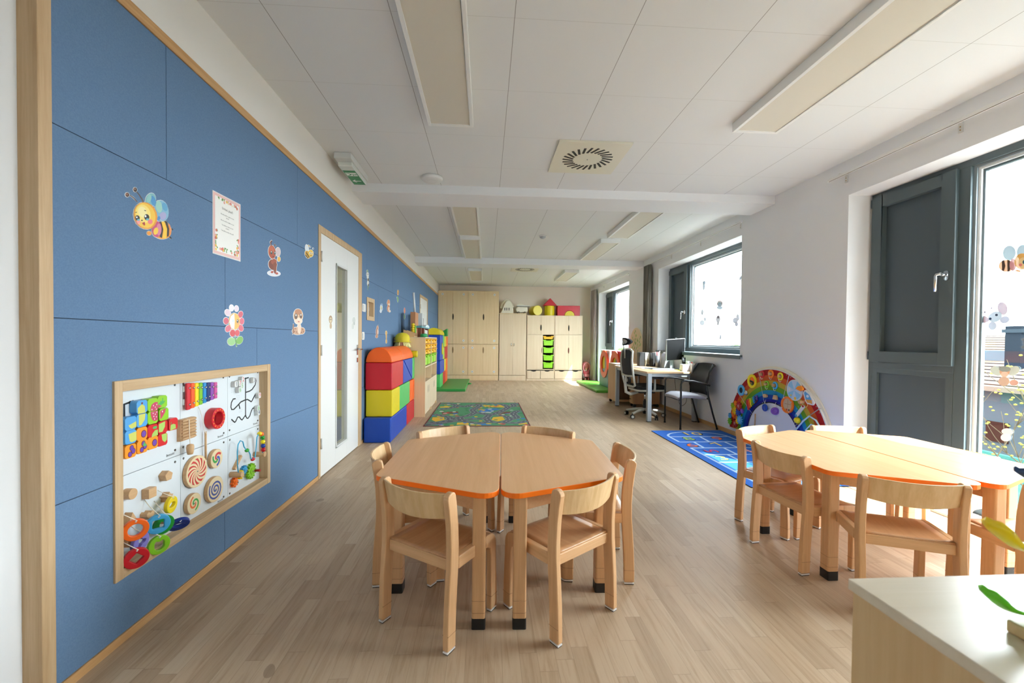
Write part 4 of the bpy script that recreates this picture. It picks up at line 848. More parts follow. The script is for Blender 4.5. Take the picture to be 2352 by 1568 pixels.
# ================================================================== WALL FIXTURES
def plate(lab, y0, y1, z0, z1, cat='switch', fr=LW(XL), n=.012):
    t = thing('wall_switch', lab, cat, (XL, (y0+y1)/2, z0)) if fr is not None else None
    m = MB(LW(XL)); m.prism(rounded([(y0, z0), (y1, z0), (y1, z1), (y0, z1)], .012, 4), .0002, n*.5, WHT); m.build('plate', t, .001)
    m = MB(LW(XL)); c = (y0+y1)/2; m.prism(rounded([(y0+.014, z0+.014), (y1-.014, z0+.014), (y1-.014, z1-.014), (y0+.014, z1-.014)], .008, 4), n*.5, n, WHT2); m.build('rocker', t, .001)
plate('double white light switch on the blue wall between door and niche', 4.86, 4.985, 1.508, 1.60); plate('white light switch lower down beside the door handle', 4.85, 4.94, 1.185, 1.275)
# exit sign under the ceiling
t = thing('exit_sign', 'green and white emergency exit light under the ceiling above the blue wall', 'exit sign', (-1.27, 3.98, 2.72))
m = MB(); m.box(-1.345, -1.195, 3.77, 4.31, 2.775, 2.829, WHT2); m.build('housing', t, .006)
m = MB(); m.box(-1.333, -1.207, 3.84, 4.30, 2.735, 2.776, mat('#DCE2DD', .25)); m.build('cover', t, .008)
m = MB(); m.box(-1.325, -1.215, 3.94, 4.285, 2.7335, 2.7352, mat('#1C8A4E', .35)); m.build('green_face', t)
fs = MB(FL(2.7332)); wt = mat('#F0F3EE', .4)
fs.flat([(-1.318, 3.985), (-1.222, 3.985), (-1.222, 4.065), (-1.318, 4.065)], 0, wt)
fs.flat(ell(-1.235, 4.03, .010, .010), -.0004, mat('#1C8A4E', .35)); 
for q in stroke([(-1.248, 4.03), (-1.275, 4.02), (-1.292, 4.045), (-1.31, 4.05)], .012)+stroke([(-1.275, 4.02), (-1.295, 4.0), (-1.312, 4.0)], .010)+stroke([(-1.25, 4.03), (-1.262, 4.055)], .007): fs.flat(q, -.0004, mat('#1C8A4E', .35))
fs.flat([(-1.315, 4.19), (-1.282, 4.155), (-1.275, 4.165), (-1.29, 4.182), (-1.23, 4.182), (-1.23, 4.198), (-1.29, 4.198), (-1.275, 4.215), (-1.282, 4.225)], 0, wt)
fs.build('pictogram', t)
t = thing('access_point', 'round white wireless access point on the ceiling before the beam', 'access point', (-.557, 4.28, 2.79))
m = MB(); m.lathe([(0, 2.787), (.05, 2.788), (.095, 2.795), (.108, 2.81), (.104, 2.829), (0, 2.829)], (-.557, 4.28, 0), WHT, 32); m.build('cover', t)
m = MB(FL(2.7866)); m.ring((-.557, 4.28), .046, .0445, 0, -.0006, WHT2, 32); m.build('ring_mark', t)
t = thing('motion_detector', 'small white motion detector on the ceiling between the beams', 'motion detector', (.869, 6.52, 2.78))
m = MB(); m.lathe([(.058, 2.829), (.058, 2.815), (.05, 2.812)], (.869, 6.52, 0), WHT, 24); m.build('base', t)
m = MB(); m.lathe([(.05, 2.812), (.042, 2.795), (.02, 2.782), (0, 2.778)], (.869, 6.52, 0), mat('#AEB3B8', .3), 24); m.build('lens', t)
def diffuser(lab, x0, x1, y0, y1):
    t = thing('air_diffuser', lab, 'air vent', ((x0+x1)/2, (y0+y1)/2, 2.81), 0, 'square swirl diffusers'); cx, cy = (x0+x1)/2, (y0+y1)/2
    m = MB(); m.box(x0, x1, y0, y1, 2.812, 2.8295, mat('#DAD7C6', .35)); m.build('plate', t, .002)
    m = MB(FL(2.8115)); 
    for i in range(24):
        a = 2*pi*i/24; d = Vector((cos(a), sin(a))); tdir = (d+Vector((-d.y, d.x))*.55).normalized(); nn = Vector((-tdir.y, tdir.x))*.0105
        p = Vector((cx, cy))+d*.128; q = p+tdir*.10
        m.prism([tuple(p+nn), tuple(q+nn), tuple(q-nn), tuple(p-nn)], -.0006, 0, BLACK)
    m.build('slots', t)
    m = MB(); m.ball((cx, cy, 2.811), .006, CHROME, 8, 5); m.build('screw', t)
diffuser('square white swirl air diffuser on the ceiling in front of the first beam', .578, 1.192, 3.39, 4.02)
diffuser('square swirl air diffuser on the ceiling near the far end of the room', .565, 1.18, 9.25, 9.89)
def lamp(lab, x0, x1, y0, y1):
    t = thing('ceiling_light', lab, 'ceiling light', ((x0+x1)/2, (y0+y1)/2, 2.77), 0, 'surface mounted ceiling lights')
    m = MB(); w = .024
    for r in ((x0, x0+w, y0, y1), (x1-w, x1, y0, y1), (x0+w, x1-w, y0, y0+w), (x0+w, x1-w, y1-w, y1)): m.box(r[0], r[1], r[2], r[3], 2.765, 2.829, mat('#E9EAE8', .4))
    m.build('frame', t, .002)
    m = MB(); m.box(x0+w-.002, x1-w+.002, y0+w-.002, y1-w+.002, 2.772, 2.80, mat('#D6D1C3', .55)); m.build('diffuser_panel', t)
lamp('long unlit ceiling light above the near table, nearest to the blue wall', -.437, -.108, 1.6, 3.13); lamp('long unlit ceiling light nearest to the camera on the window side', 1.822, 2.168, 1.5, 3.05)
lamp('unlit ceiling light right after the first beam on the door side', -.437, -.108, 4.95, 6.39); lamp('unlit ceiling light between the beams on the door side, the farther one', -.425, -.105, 6.62, 8.19)
lamp('unlit ceiling light right after the first beam on the window side', 1.835, 2.168, 4.95, 6.33); lamp('unlit ceiling light between the beams on the window side, the farther one', 1.815, 2.135, 6.60, 8.12)
lamp('unlit ceiling light past the second beam on the door side', -.425, -.11, 9.62, 11.24); lamp('unlit ceiling light past the second beam on the window side', 1.80, 2.13, 9.57, 11.1)
# curtain rails and curtains
def rail(lab, y0, y1, curt=None):
    t = thing('curtain_rail', lab, 'curtain rail', (3.15, (y0+y1)/2, 2.68), 0, 'white curtain rails')
    m = MB(); m.box(3.118, 3.142, y0, y1, 2.676, 2.698, WHT); m.box(3.122, 3.126, y0+.01, y1-.01, 2.672, 2.677, mat('#77716A', .6)); m.build('rail', t, .002)
    n = 4
    for i in range(n):
        y = y0+.12+(y1-y0-.24)*i/(n-1); m = MB(); m.box(3.12, 3.199, y-.006, y+.006, 2.698, 2.706, WHT); m.box(3.192, 3.199, y-.014, y+.014, 2.63, 2.706, WHT2); m.ball((3.191, y, 2.648), .004, mat('#A07E3E', .4, .8), 8, 5); m.ball((3.191, y, 2.67), .004, mat('#A07E3E', .4, .8), 8, 5); m.build('bracket', t)
rail('white curtain rail above the large near window', .75, 3.69); rail('white curtain rail above the middle window', 5.0, 8.2); rail('white curtain rail above the farthest window', 9.1, 12.4)
def curtain(lab, y0, y1, z0, c1, c2):
    t = NT('curtain_'+c1[1:]); v, x, y, z = t.pos(); n = t.n('ShaderNodeTexNoise', {'Vector': t.n('ShaderNodeMapping', {'Vector': v, 'Scale': (60., 60., 2.)}).outputs[0], 'Scale': 1., 'Detail': 4.}).outputs[0]
    mt = t.set(t.ramp(n, [(.35, c2), (.65, c1)]), .9)
    m = MB(); N = 56; pts = []
    for i in range(N+1): u = i/N; pts.append((3.128+.032*sin(u*2*pi*5.5), y0+(y1-y0)*u))
    v = [(px-.0, py, z0) for px, py in pts]+[(px, py, 2.672) for px, py in pts]
    m.add(v, [(i, i+1, N+1+i+1, N+1+i) for i in range(N)], mt, True); o = m.build('curtain'); tag(o, lab, 'curtain'); q = o.modifiers.new('thickness', 'SOLIDIFY'); q.thickness = .003
curtain('gathered grey brown curtain hanging beside the middle window', 7.86, 8.16, .98, '#8C887E', '#625F57')
curtain('gathered pale grey lilac curtain at the far end of the window wall', 11.85, 12.33, .03, '#B7ADAB', '#8E8070')
m = MB(); m.box(3.186, 3.1995, 8.22, 8.31, 1.44, 1.51, mat('#8C7C62', .5)); tag(m.build('wall_control', None, .003), 'small brown square control on the wall beside the grey brown curtain', 'wall control')

# ================================================================== SOFT FOAM BLOCKS
def foam(c):
    t = NT('foam_cover_'+c[1:]); v, x, y, z = t.pos(); n = t.n('ShaderNodeTexNoise', {'Vector': v, 'Scale': 9., 'Detail': 2.}).outputs[0]
    t.b.inputs['Base Color'].default_value = lin(c); return t.set(None, .42, n, .18, .02)
FC = {k: foam(v) for k, v in dict(blue='#0040A6', red='#BC0A22', yellow='#D2C010', green='#4DB45E', orange='#EC6010', lime='#96C442', dgreen='#2C9440').items()}
def fbox(lab, x0, x1, y0, y1, z0, z1, c, gr):
    m = MB(); g = .004; m.box(x0+g, x1-g, y0+g, y1-g, z0+.001, z1-.001, FC[c]); return tag(m.build('foam_block', None, .014, 3), lab, 'foam block', gr)
def fpoly(lab, fr, poly, n0, n1, c, gr, nm='foam_block'):
    m = MB(fr); m.prism(poly, n0, n1, FC[c]); return tag(m.build(nm, None, .012, 3), lab, 'foam block', gr)
F1 = 'foam blocks stacked by the white door'; x0, x1 = -1.40, -1.085
fbox('long blue foam block on the floor at the bottom of the near stack', x0, x1, 4.87, 5.86, 0, .285, 'blue', F1)
fbox('red foam block on the floor beside the shelf unit', x0, x1, 5.87, 6.47, 0, .285, 'red', F1)
fbox('yellow foam block on the long blue block, end facing the door', x0, x1, 4.95, 5.39, .286, .60, 'yellow', F1)
fbox('green foam block between the yellow and orange ones', x0, x1, 5.40, 6.08, .286, .60, 'green', F1)
sd_ = lambda a, b, n: (x1-.004-n, a, b)
fpoly('orange triangular foam wedge, lower half of the orange square', sd_, [(6.09, .29), (6.47, .29), (6.47, .59)], 0, .305, 'orange', F1)
fpoly('orange triangular foam wedge, upper half of the orange square', sd_, [(6.09, .30), (6.46, .595), (6.09, .595)], 0, .305, 'orange', F1)
fbox('large red foam block under the orange half round', x0, x1, 4.93, 5.60, .602, .92, 'red', F1)
fpoly('blue triangular foam wedge, pointing up beside the red block', sd_, [(5.62, .605), (6.28, .605), (5.62, .918)], 0, .305, 'blue', F1)
fpoly('blue triangular foam wedge turned upside down on the other wedge', sd_, [(6.29, .615), (6.29, .918), (5.64, .918)], 0, .305, 'blue', F1)
fbox('narrow green foam block at the top next to the shelf unit', x0, x1, 6.30, 6.475, .602, .92, 'green', F1)
hs = arc(((x0+x1)/2, .922), .152, 0, 180, 16, .178)
fr_xz = lambda y: (lambda a, b, n: (a, y+n, b))
for y0, y1, lb in ((4.94, 5.585, 'orange half round foam block on top of the near stack, closer one'), (5.59, 6.35, 'orange half round foam block on top of the near stack, farther one')):
    fpoly(lb, fr_xz(y0), hs, .004, y1-y0-.004, 'orange', F1)
m = MB(); m.cyl((-1.14, 6.40, .972), (-1.035, 6.40, .972), .05, FC['yellow'], 24); tag(m.build('foam_roll', None, .008), 'short yellow foam roll poking out past the orange half rounds', 'foam roll')
# doll with a yellow hat
t = thing('rag_doll', 'large doll head in a yellow hat with pale yellow hair behind the orange foam', 'doll', (-1.255, 6.42, .92)); SK = mat('#D9A98E', .6); YH = mat('#DCC82A', .7); HR = mat('#E6E3A0', .9)
m = MB(); m.lathe([(0, .921), (.085, .925), (.08, 1.0), (.045, 1.05)], (-1.265, 6.42, 0), mat('#C99A80', .8), 16); m.build('body', t)
m = MB(); m.ball((-1.265, 6.42, 1.13), (.085, .075, .085), SK, 18, 12); m.build('head', t)
m = MB(); m.lathe([(.135, 1.15), (.10, 1.168), (.112, 1.20), (.10, 1.25), (.06, 1.285), (0, 1.295)], (-1.265, 6.42, 0), YH, 22); m.build('hat', t)
m = MB(); rr = random.Random(5)
for i in range(26):
    a = -pi*.0+2*pi*i/26; d = Vector((cos(a), sin(a)*.9))
    if -1.9 < ((a+pi/2+pi) % (2*pi)-pi)*1.0 < -.95: pass
    if abs((a-1.5*pi)) < .35: continue
    m.tube([(-1.265+.08*d.x, 6.42+.075*d.y, 1.165), (-1.265+.10*d.x, 6.42+.09*d.y, 1.12), (-1.265+(.105+.02*rr.random())*d.x, 6.42+.095*d.y, 1.075)], .011, HR, 6)
m.build('hair', t)
# second stack, on the green mat by the cabinets
m = MB(); m.box(-1.405, -.47, 9.66, 12.2, 0, .058, FC['dgreen']); mt1 = tag(m.build('gym_mat', None, .012, 3), 'green gym mat on the floor in front of the tall cabinets', 'gym mat')
m = MB(); m.tube([(-.475, 11.0, .03), (-.40, 11.02, .034), (-.385, 11.1, .036), (-.40, 11.18, .034), (-.475, 11.2, .03)], .012, FC['dgreen'], 8); m.build('carry_loop', mt1)
F2 = 'foam blocks stacked on the green mat'; x0, x1 = -1.40, -1.062; Z = .06
fbox('pale green foam block at the base of the stack on the mat', x0, x1, 9.88, 10.50, Z, .376, 'green', F2)
fbox('red foam block low on the mat stack next to orange', x0, x1, 10.51, 11.10, Z, .376, 'red', F2)
fbox('orange foam block low at the rear of the mat stack', x0, x1, 11.11, 11.70, Z, .376, 'orange', F2)
fbox('blue foam block above the pale green one on the mat', x0, x1, 9.86, 10.80, .378, .694, 'blue', F2)
fbox('yellow foam block in the second layer of the mat stack', x0, x1, 10.81, 11.20, .378, .694, 'yellow', F2)
fbox('orange foam block in the second layer of the mat stack', x0, x1, 11.21, 11.72, .378, .694, 'orange', F2)
fbox('tall blue foam block with a yellow half disc on its side', x0, x1, 9.86, 10.45, .696, 1.30, 'blue', F2)
m = MB(sd_); m.T = None; m.prism(ell(10.235, .97, .10, .14), -.012, .02, FC['yellow']); 
m = MB(lambda a, b, n: (-1.066+n, a, b)); m.prism(ell(10.24, .97, .11, .145), .0, .014, FC['yellow']); tag(m.build('foam_disc', None, .003), 'yellow foam disc set in the side of the tall blue block', 'foam block')
fbox('light lime foam block beside the tall blue one, lower', x0, x1, 10.46, 10.84, .696, 1.0, 'lime', F2)
fbox('green foam block beside the tall blue one, upper', x0, x1, 10.46, 10.80, 1.002, 1.30, 'green', F2)
fbox('yellow foam block high in the mat stack behind green', x0, x1, 10.85, 11.30, 1.002, 1.28, 'yellow', F2)
fbox('red foam block high in the mat stack', x0, x1, 10.86, 11.70, .696, 1.0, 'red', F2)
fbox('orange foam block high in the mat stack, farthest back', x0, x1, 11.31, 11.75, 1.002, 1.275, 'orange', F2)
hs2 = arc(((x0+x1)/2, 1.302), .163, 0, 180, 16, .165)
fpoly('yellow half round foam block crowning the mat stack', fr_xz(9.88), hs2, .0, .93, 'yellow', F2)
fpoly('dark green triangular foam block behind the yellow half round', lambda a, b, n: (a, 11.35+n, b), [(-1.40, 1.285), (-1.05, 1.285), (-1.05, 1.49)], 0, .3, 'dgreen', F2)

# ================================================================== SHELF UNIT WITH TRAYS
t = thing('storage_unit', 'birch shelf unit with yellow and green trays between the two foam stacks', 'shelf unit', (-1.17, 7.24, 0)); X0, X1, YA, YB_ = -1.407, -.93, 6.485, 7.985; ym = (YA+YB_)/2
mp_ = MAPLE
for y, nm in ((YA, 'side_panel'), (YB_-.018, 'side_panel'), (ym-.009, 'divider')): m = MB(); m.box(X0, X1, y, y+.018, 0, 1.212, mp_); m.build(nm, t, .001)
for z, nm in ((1.212, 'top_panel'), (.758, 'shelf'), (.52, 'shelf'), (.0, 'plinth')): m = MB(); m.box(X0+.007, X1-(.001 if z else .03), YA+(.0 if z > 1.2 else .0185), YB_-(.0 if z > 1.2 else .0185), z, z+(.018 if z else .05), MAPLEG); m.build(nm, t, .001)
m = MB(); m.box(X0, X0+.006, YA+.019, YB_-.019, .002, 1.211, MAPLEG); m.build('back_panel', t)
for i in range(4):
    y = YA+.018+i*.366; m = MB(LW(X1)); m.box(y, y+.362, .055, .518, -.018, 0, MAPLEG); d = m.build('door', t, .001)
    hy = y+(.30 if i % 2 == 0 else .062); m = MB(LW(X1)); m.prism(ell(hy, .40, .012, .06), -.017, .0012, mat('#5F5240', .8)); m.build('handle_slot', d)
TY = {'yellow': mat('#F2B81A', .35), 'green': mat('#8ED02A', .35)}
row_n = ['top', 'second', 'third']; col_n = ['nearest', 'second', 'third', 'farthest']
for i in range(4):
    y = YA+.022+i*.363+(.01 if i > 1 else 0)
    for j in range(4):
        z1 = 1.205-.085*j; c = 'yellow' if j < 3 else 'green'; z0 = z1-(.078 if j < 3 else .165)
        lb = '%s tray, %s row, in the %s column of the shelf unit' % (c, row_n[j] if j < 3 else 'bottom', col_n[i])
        q = thing('storage_tray', lb, 'tray', (X1-.2, y+.17, z0), 0, 'trays in the birch shelf unit')
        m = MB(lambda a, b, n: (n, a, b)); m.prism([(y+.012, z1-.012), (y+.030, z0+.006), (y+.315, z0+.006), (y+.333, z1-.012)], X1-.40, X1-.012, TY[c]); m.build('tub', q, .004)
        m = MB(lambda a, b, n: (n, a, b)); m.prism([(y+.002, z1-.012), (y+.002, z1-.002), (y+.12, z1-.002), (y+.135, z1-.018), (y+.215, z1-.018), (y+.23, z1-.002), (y+.345, z1-.002), (y+.345, z1-.012), (y+.235, z1-.014), (y+.218, z1-.03), (y+.132, z1-.03), (y+.115, z1-.014)], X1-.40, X1+.012, TY[c]); m.build('rim', q, .002)
        m = MB(); m.box(X1-.012, X1+.008, y+.14, y+.205, z1-.036, z1-.02, mat('#6b5a1a' if c == 'yellow' else '#3c6a18', .5)); m.build('grip', q, .002)
# things on the shelf unit
ZT = 1.230
m = MB(); m.box(-1.25, -1.17, 7.0, 7.30, ZT, 1.645, mat('#B9835C', .8)); tag(m.build('cardboard_box', None, .003), 'upright brown cardboard box standing on the shelf unit', 'cardboard box')
m = MB(); m.box(-1.24, -1.152, 7.62, 7.98, ZT, 1.665, WHT2); m.box(-1.153, -1.150, 7.72, 7.77, 1.33, 1.58, mat('#5b5148', .7)); tag(m.build('white_box', None, .003), 'tall white box with a dark slit standing behind the cardboard box', 'box')
m = MB(); m.T = Matrix.Translation((-1.205, 7.15, 1.6465)) @ Matrix.Rotation(radians(-4), 4, 'Y'); m.cyl((0, 0, .0), (0, 0, .335), .018, WHT, 16); tag(m.build('paper_roll'), 'white paper roll leaning upright on top of the cardboard box', 'paper roll')
m = MB(lambda a, b, n: (a, 6.495+n, b)); m.prism([(-1.27, ZT), (-1.10, ZT), (-1.10, 1.285), (-1.265, 1.342)], .0, .014, mat('#D3AC7E', .5)); m.box(-1.27, -1.10, ZT, ZT+.012, .014, .28, mat('#D3AC7E', .5)); m.prism([(-1.27, ZT), (-1.10, ZT), (-1.10, 1.285), (-1.265, 1.342)], .28, .292, mat('#D3AC7E', .5)); tag(m.build('wooden_tray_box', None, .001), 'low slanted wooden box on the near end of the shelf unit', 'wooden box')
t = thing('toy_caterpillar', 'upright yellow and green toy stack beside the cardboard box', 'toy', (-1.185, 6.87, ZT))
for k in range(6): m = MB(); m.ball((-1.185, 6.87, ZT+.025+.036*k), (.030, .045, .022), mat('#E8C81E', .4), 12, 8); m.build('segment', t)
m = MB(); m.box(-1.158, -1.138, 6.86, 6.92, ZT, ZT+.19, mat('#6DB02A', .4)); m.build('green_strip', t, .008)
t = thing('toy_house', 'toy house with a blue roof and brown posts on the shelf unit', 'toy house', (-1.10, 7.42, ZT)); BR = mat('#7A4030', .5); TL = mat('#5E9AA8', .4)
for (a, b) in ((6.96, 7.02), (7.30, 7.38), (7.82, 7.88)): m = MB(); m.box(-1.13, -1.07, a, b, ZT, ZT+.155, BR); m.build('post', t, .002)
m = MB(); m.box(-1.14, -1.055, 6.94, 7.90, ZT+.155, ZT+.175, TL); m.box(-1.14, -1.055, 6.94, 7.38, ZT+.175, ZT+.188, TL); m.build('roof', t, .002)
m = MB(lambda a, b, n: (-1.055-n, a, b)); m.prism([(7.38, ZT+.176)]+arc((7.62, ZT+.176), .24, 180, 0, 10, .05)[1:], 0, .05, mat('#DDEBF0', .4)); m.build('gable', t)
m = MB(); m.box(-1.09, -1.08, 7.40, 7.80, ZT, ZT+.13, mat('#C9CCC8', .5)); m.build('wall_panel', t)
o = MB(); o.lathe([(.06, ZT), (.06, ZT+.04), (.04, ZT+.055), (0, ZT+.06)], (-1.0, 6.80, 0), mat('#2FA05A', .5), 16); tag(o.build('green_toy', None), 'small green rounded toy in front of the toy house', 'toy')
t = thing('toy_pot', 'small dark toy figure on the far corner of the shelf unit', 'toy', (-1.3, 7.85, ZT)); m = MB(); m.lathe([(0, ZT), (.04, ZT), (.05, ZT+.05), (.03, ZT+.1), (0, ZT+.12)], (-1.3, 7.85, 0), mat('#53606A', .5), 14); m.build('body', t); m = MB(); m.ball((-1.3, 7.85, ZT+.135), .03, mat('#3a434b', .5)); m.build('head', t)

# ================================================================== CABINET WALL
YC = 12.30; fr = lambda a, b, n: (a, YC-n, b)
def lens(x, z, h=.09, w=.02, side=0): 
    a = arc((0, 0), 1, -90, 90, 8); pts = [(w*(cos(radians(t))), h*sin(radians(t))) for t in range(-90, 91, 15)]
    return [(x+p, z+q) for p, q in pts] if side > 0 else [(x-p, z+q) for p, q in pts]
def cdoor(root, x0_, x1_, z0, z1, side=0, hz=None, knobs=(), mt=MAPLE, hm='#3a2c22'):
    m = MB(fr); m.box(x0_+.0015, x1_-.0015, z0+.0015, z1-.0015, 0, .018, mt); d = m.build('door', root, .001)
    if side:
        x = x1_ if side < 0 else x0_
        q = MB(fr); q.prism(lens(x, hz, side=side), .0181, .0188, mat(hm, .8)); q.prism([(x+(a-x)*1.22, hz+(b-hz)*1.1) for a, b in lens(x, hz, side=side)], .0178, .0183, mat('#C9AE84', .6)); q.build('handle', d)
    for (x, z) in knobs: q = MB(fr); q.prism(ell(x, z, .034, n=18), .018, .024, WHT); q.prism(ell(x, z, .013, n=12), .024, .026, mat('#9A9FA2', .4)); q.build('vent_cap', d)
    return d
def cabinet(lab, a, b, top, group='storage cabinets along the end wall', mt=MAPLE, plinth=.0):
    t = thing('storage_cabinet', lab, 'cabinet', ((a+b)/2, YC+.2, 0), 0, group)
    m = MB()
    m.box(a, b, YC+.43, YC+.44, 0, top, mt)
    m.box(a, a+.018, YC, YC+.43, 0, top, mt); m.box(b-.018, b, YC, YC+.43, 0, top, mt); m.box(a+.018, b-.018, YC, YC+.43, top-.018, top, mt); m.box(a+.018, b-.018, YC, YC+.43, 0, .06, mt); m.build('carcass', t, .001)
    return t
for a, b, lb in ((-1.405, -.532, 'tall maple cabinet in the left corner with round white vent caps'), (-.53, .365, 'second tall maple cabinet with round white vent caps')):
    t = cabinet(lb, a, b, 2.617); mid = (a+b)/2
    ft = MB(fr); ft.box(a, b, .012, .155, -.03, .004, MAPLE); ft.build('plinth', t, .001)
    for (c, d, hz, col) in ((1.065, 2.615, 1.86, '#241814'), (.16, 1.06, .89, '#8A6E4C')):
        zt = d-.10; zb = c+.10; far = a < -1
        cdoor(t, a+.002, mid, c, d, -1, hz, ((a+.13, zt),) if (far and c > 1) else (() if far else ((a+.13, zt), (a+.13, zb))), hm=col)
        cdoor(t, mid, b-.002, c, d, 1, hz, ((b-.13, zt), (b-.13, zb)), hm=col)
t = cabinet('plain two door maple cabinet with small metal handles in the middle of the row', .382, 1.18, 1.985, mt=MAPLEG); 
m = MB(fr); m.box(.37, 1.19, 1.967, 1.985, -.0, .022, MAPLE); m.build('top_panel', t, .001)
for a, b, hx in ((.39, .781, .74), (.781, 1.172, .82)):
    d = cdoor(t, a, b, .16, 1.965, mt=MAPLEG); m = MB(fr); m.tube([(hx, 1.02, .018), (hx, 1.02, .04), (hx, 1.10, .04), (hx, 1.10, .018)], .007, CHROME, 8); m.build('handle', d)
m = MB(fr); m.box(.382, 1.18, .01, .15, -.02, .006, MAPLEG); m.build('plinth', t, .001)
TRN = ['yellow shallow tray at the top of the tray column in the cabinet row', 'topmost lime green tray in the cabinet row', 'lime green tray second from the top in the cabinet row', 'lime green tray second from the bottom in the cabinet row', 'lowest lime green tray in the cabinet row']
t = cabinet('maple cabinet with a column of lime green trays', 1.195, 2.022, 1.933, mt=MAPLEG)
m = MB(fr)
m.box(1.655, 1.675, .34, 1.36, -.40, .012, MAPLEG); m.box(1.213, 2.004, 1.362, 1.378, -.4, .006, MAPLEG); m.box(1.213, 2.004, .322, .342, -.4, .014, MAPLEG); m.build('divider', t, .001)
cdoor(t, 1.205, 1.612, 1.38, 1.925, -1, 1.57, mt=MAPLEG, hm='#15110E'); cdoor(t, 1.612, 2.012, 1.38, 1.925, 1, 1.57, mt=MAPLEG, hm='#15110E')
d = cdoor(t, 1.205, 1.655, .345, 1.36, -1, .90, mt=MAPLEG, hm='#4a3c2e')
def drawer(root, a, b, z0, z1, cuts):
    P = [(a, z0), (b, z0), (b, z1)]
    for c in cuts[::-1]: P += [(c+.085, z1), (c+.05, z1-.022), (c, z1-.03), (c-.05, z1-.022), (c-.085, z1)]
    P += [(a, z1)]
    m = MB(fr); m.prism(P, .0, .018, MAPLEG); m.build('drawer', root, .001)
    m = MB(fr); m.box(a, b, z1-.05, z1+.012, -.03, -.001, mat('#17130F', .8)); m.build('recess', root)
drawer(t, 1.215, 1.605, .065, .298, [1.41]); drawer(t, 1.617, 2.0, .065, .298, [1.81])
tz = [(1.324, 1.232), (1.212, 1.045), (.992, .822), (.770, .600), (.551, .378)]
m = MB(fr); m.box(1.676, 2.003, .343, 1.361, -.40, -.395, mat('#2E2A22', .8)); m.build('recess', t)
for k, (z1, z0) in enumerate(tz):
    c = '#F0B21E' if k == 0 else '#8ED02A'; mt_ = mat(c, .35); q = thing('storage_tray', TRN[k], 'tray', (1.84, YC+.1, z0), 0, 'trays in the end wall cabinet'); mg = .03 if k else .02
    m = MB(fr); m.prism([(1.70, z1-.02), (1.712, z0), (1.966, z0), (1.98, z1-.02)], -.34, -.004, mt_); m.build('tub', q, .005)
    m = MB(fr); m.prism([(1.682, z1-.03), (1.682, z1), (1.76, z1), (1.775, z1-mg), (1.905, z1-mg), (1.92, z1), (1.998, z1), (1.998, z1-.03), (1.925, z1-.03), (1.91, z1-mg-.02), (1.77, z1-mg-.02), (1.755, z1-.03)], -.34, .016, mt_); m.build('rim', q, .003)
t = cabinet('maple cabinet at the window end of the row, sunlight across its corner', 2.024, 2.86, 1.933, mt=MAPLEG); mid = 2.442
m = MB(fr); m.box(2.042, 2.842, 1.362, 1.378, -.4, .006, MAPLEG); m.box(2.042, 2.842, .322, .342, -.4, .014, MAPLEG); m.build('divider', t, .001)
for (c, d, hz, col) in ((1.38, 1.925, 1.565, '#15110E'), (.345, 1.36, .90, '#5a1814')): cdoor(t, 2.034, mid, c, d, -1, hz, mt=MAPLEG, hm=col); cdoor(t, mid, 2.85, c, d, 1, hz, mt=MAPLEG, hm=col)
drawer(t, 2.04, 2.845, .065, .298, [2.24, 2.66])
# things on top of the cabinets
IV = mat('#E4DFCB', .6); y0 = 12.40
t = thing('play_tent_house', 'cream plastic toy house standing on the plain maple cabinet', 'toy house', (.6, 12.5, 1.986))
m = MB(lambda a, b, n: (a, y0-.02-n, b)); m.prism([(.41, 1.987), (.80, 1.987)]+[(.80-.03*i, 1.987+v) for i, v in enumerate((.10, .20, .27, .32, .355, .365, .365, .355, .32, .27, .20, .10))][:12]+[(.44, 2.02)], -.10, .0, IV); m.build('front', t, .01)
m = MB(lambda a, b, n: (a, y0+.08-n, b)); m.prism([(.40, 2.14), (.46, 2.12), (.60, 2.34), (.76, 2.14), (.84, 2.18), (.80, 2.26), (.66, 2.40), (.56, 2.40), (.44, 2.28)], -.10, .0, mat('#D8D2BA', .6)); m.build('roof', t, .01)
m = MB(lambda a, b, n: (a, y0-.021-n, b)); 
for x in (.54, .60, .67): m.prism(rounded([(x-.02, 2.07), (x+.02, 2.07), (x+.02, 2.15), (x-.02, 2.15)], .01, 3), 0, .004, mat('#8E8A80', .6))
m.build('window_opening', t)
m = MB(); m.box(.38, 1.16, 12.36, 12.62, 1.985, 2.0, mat('#8A7048', .7)); 
t = thing('toy_vehicle', 'cream plastic toy vehicle with a flat canopy beside the toy house on the cabinet', 'toy vehicle', (1.05, 12.5, 1.986))
m = MB(lambda a, b, n: (a, y0-n, b)); m.prism([(.90, 2.02), (1.20, 2.02), (1.23, 2.08), (1.21, 2.18), (.93, 2.19), (.87, 2.12)], -.16, 0, IV); m.build('body', t, .02, 3)
m = MB(); m.box(.90, 1.29, 12.37, 12.56, 2.20, 2.222, WHT2); m.build('canopy', t, .008)
m = MB(lambda a, b, n: (a, y0+.06-n, b)); m.prism(arc((1.02, 2.2), .13, 0, 180, 12, .09), -.06, 0, IV); m.build('hood', t, .01)
m = MB()
for x in (.96, 1.14): m.cyl((x, 12.39, 2.016), (x, 12.57, 2.016), .03, mat('#6a6252', .7), 16)
m.build('wheel', t)
FT = 'foam shapes on top of the cabinets'; ZC2 = 1.934
m = MB(); m.tube([(1.52, 12.36, ZC2+.148), (1.42, 12.68, ZC2+.148)], .147, FC['yellow'], 32); tag(m.build('foam_cylinder', None, .008), 'yellow foam cylinder lying on its side on the cabinets', 'foam shape', FT)
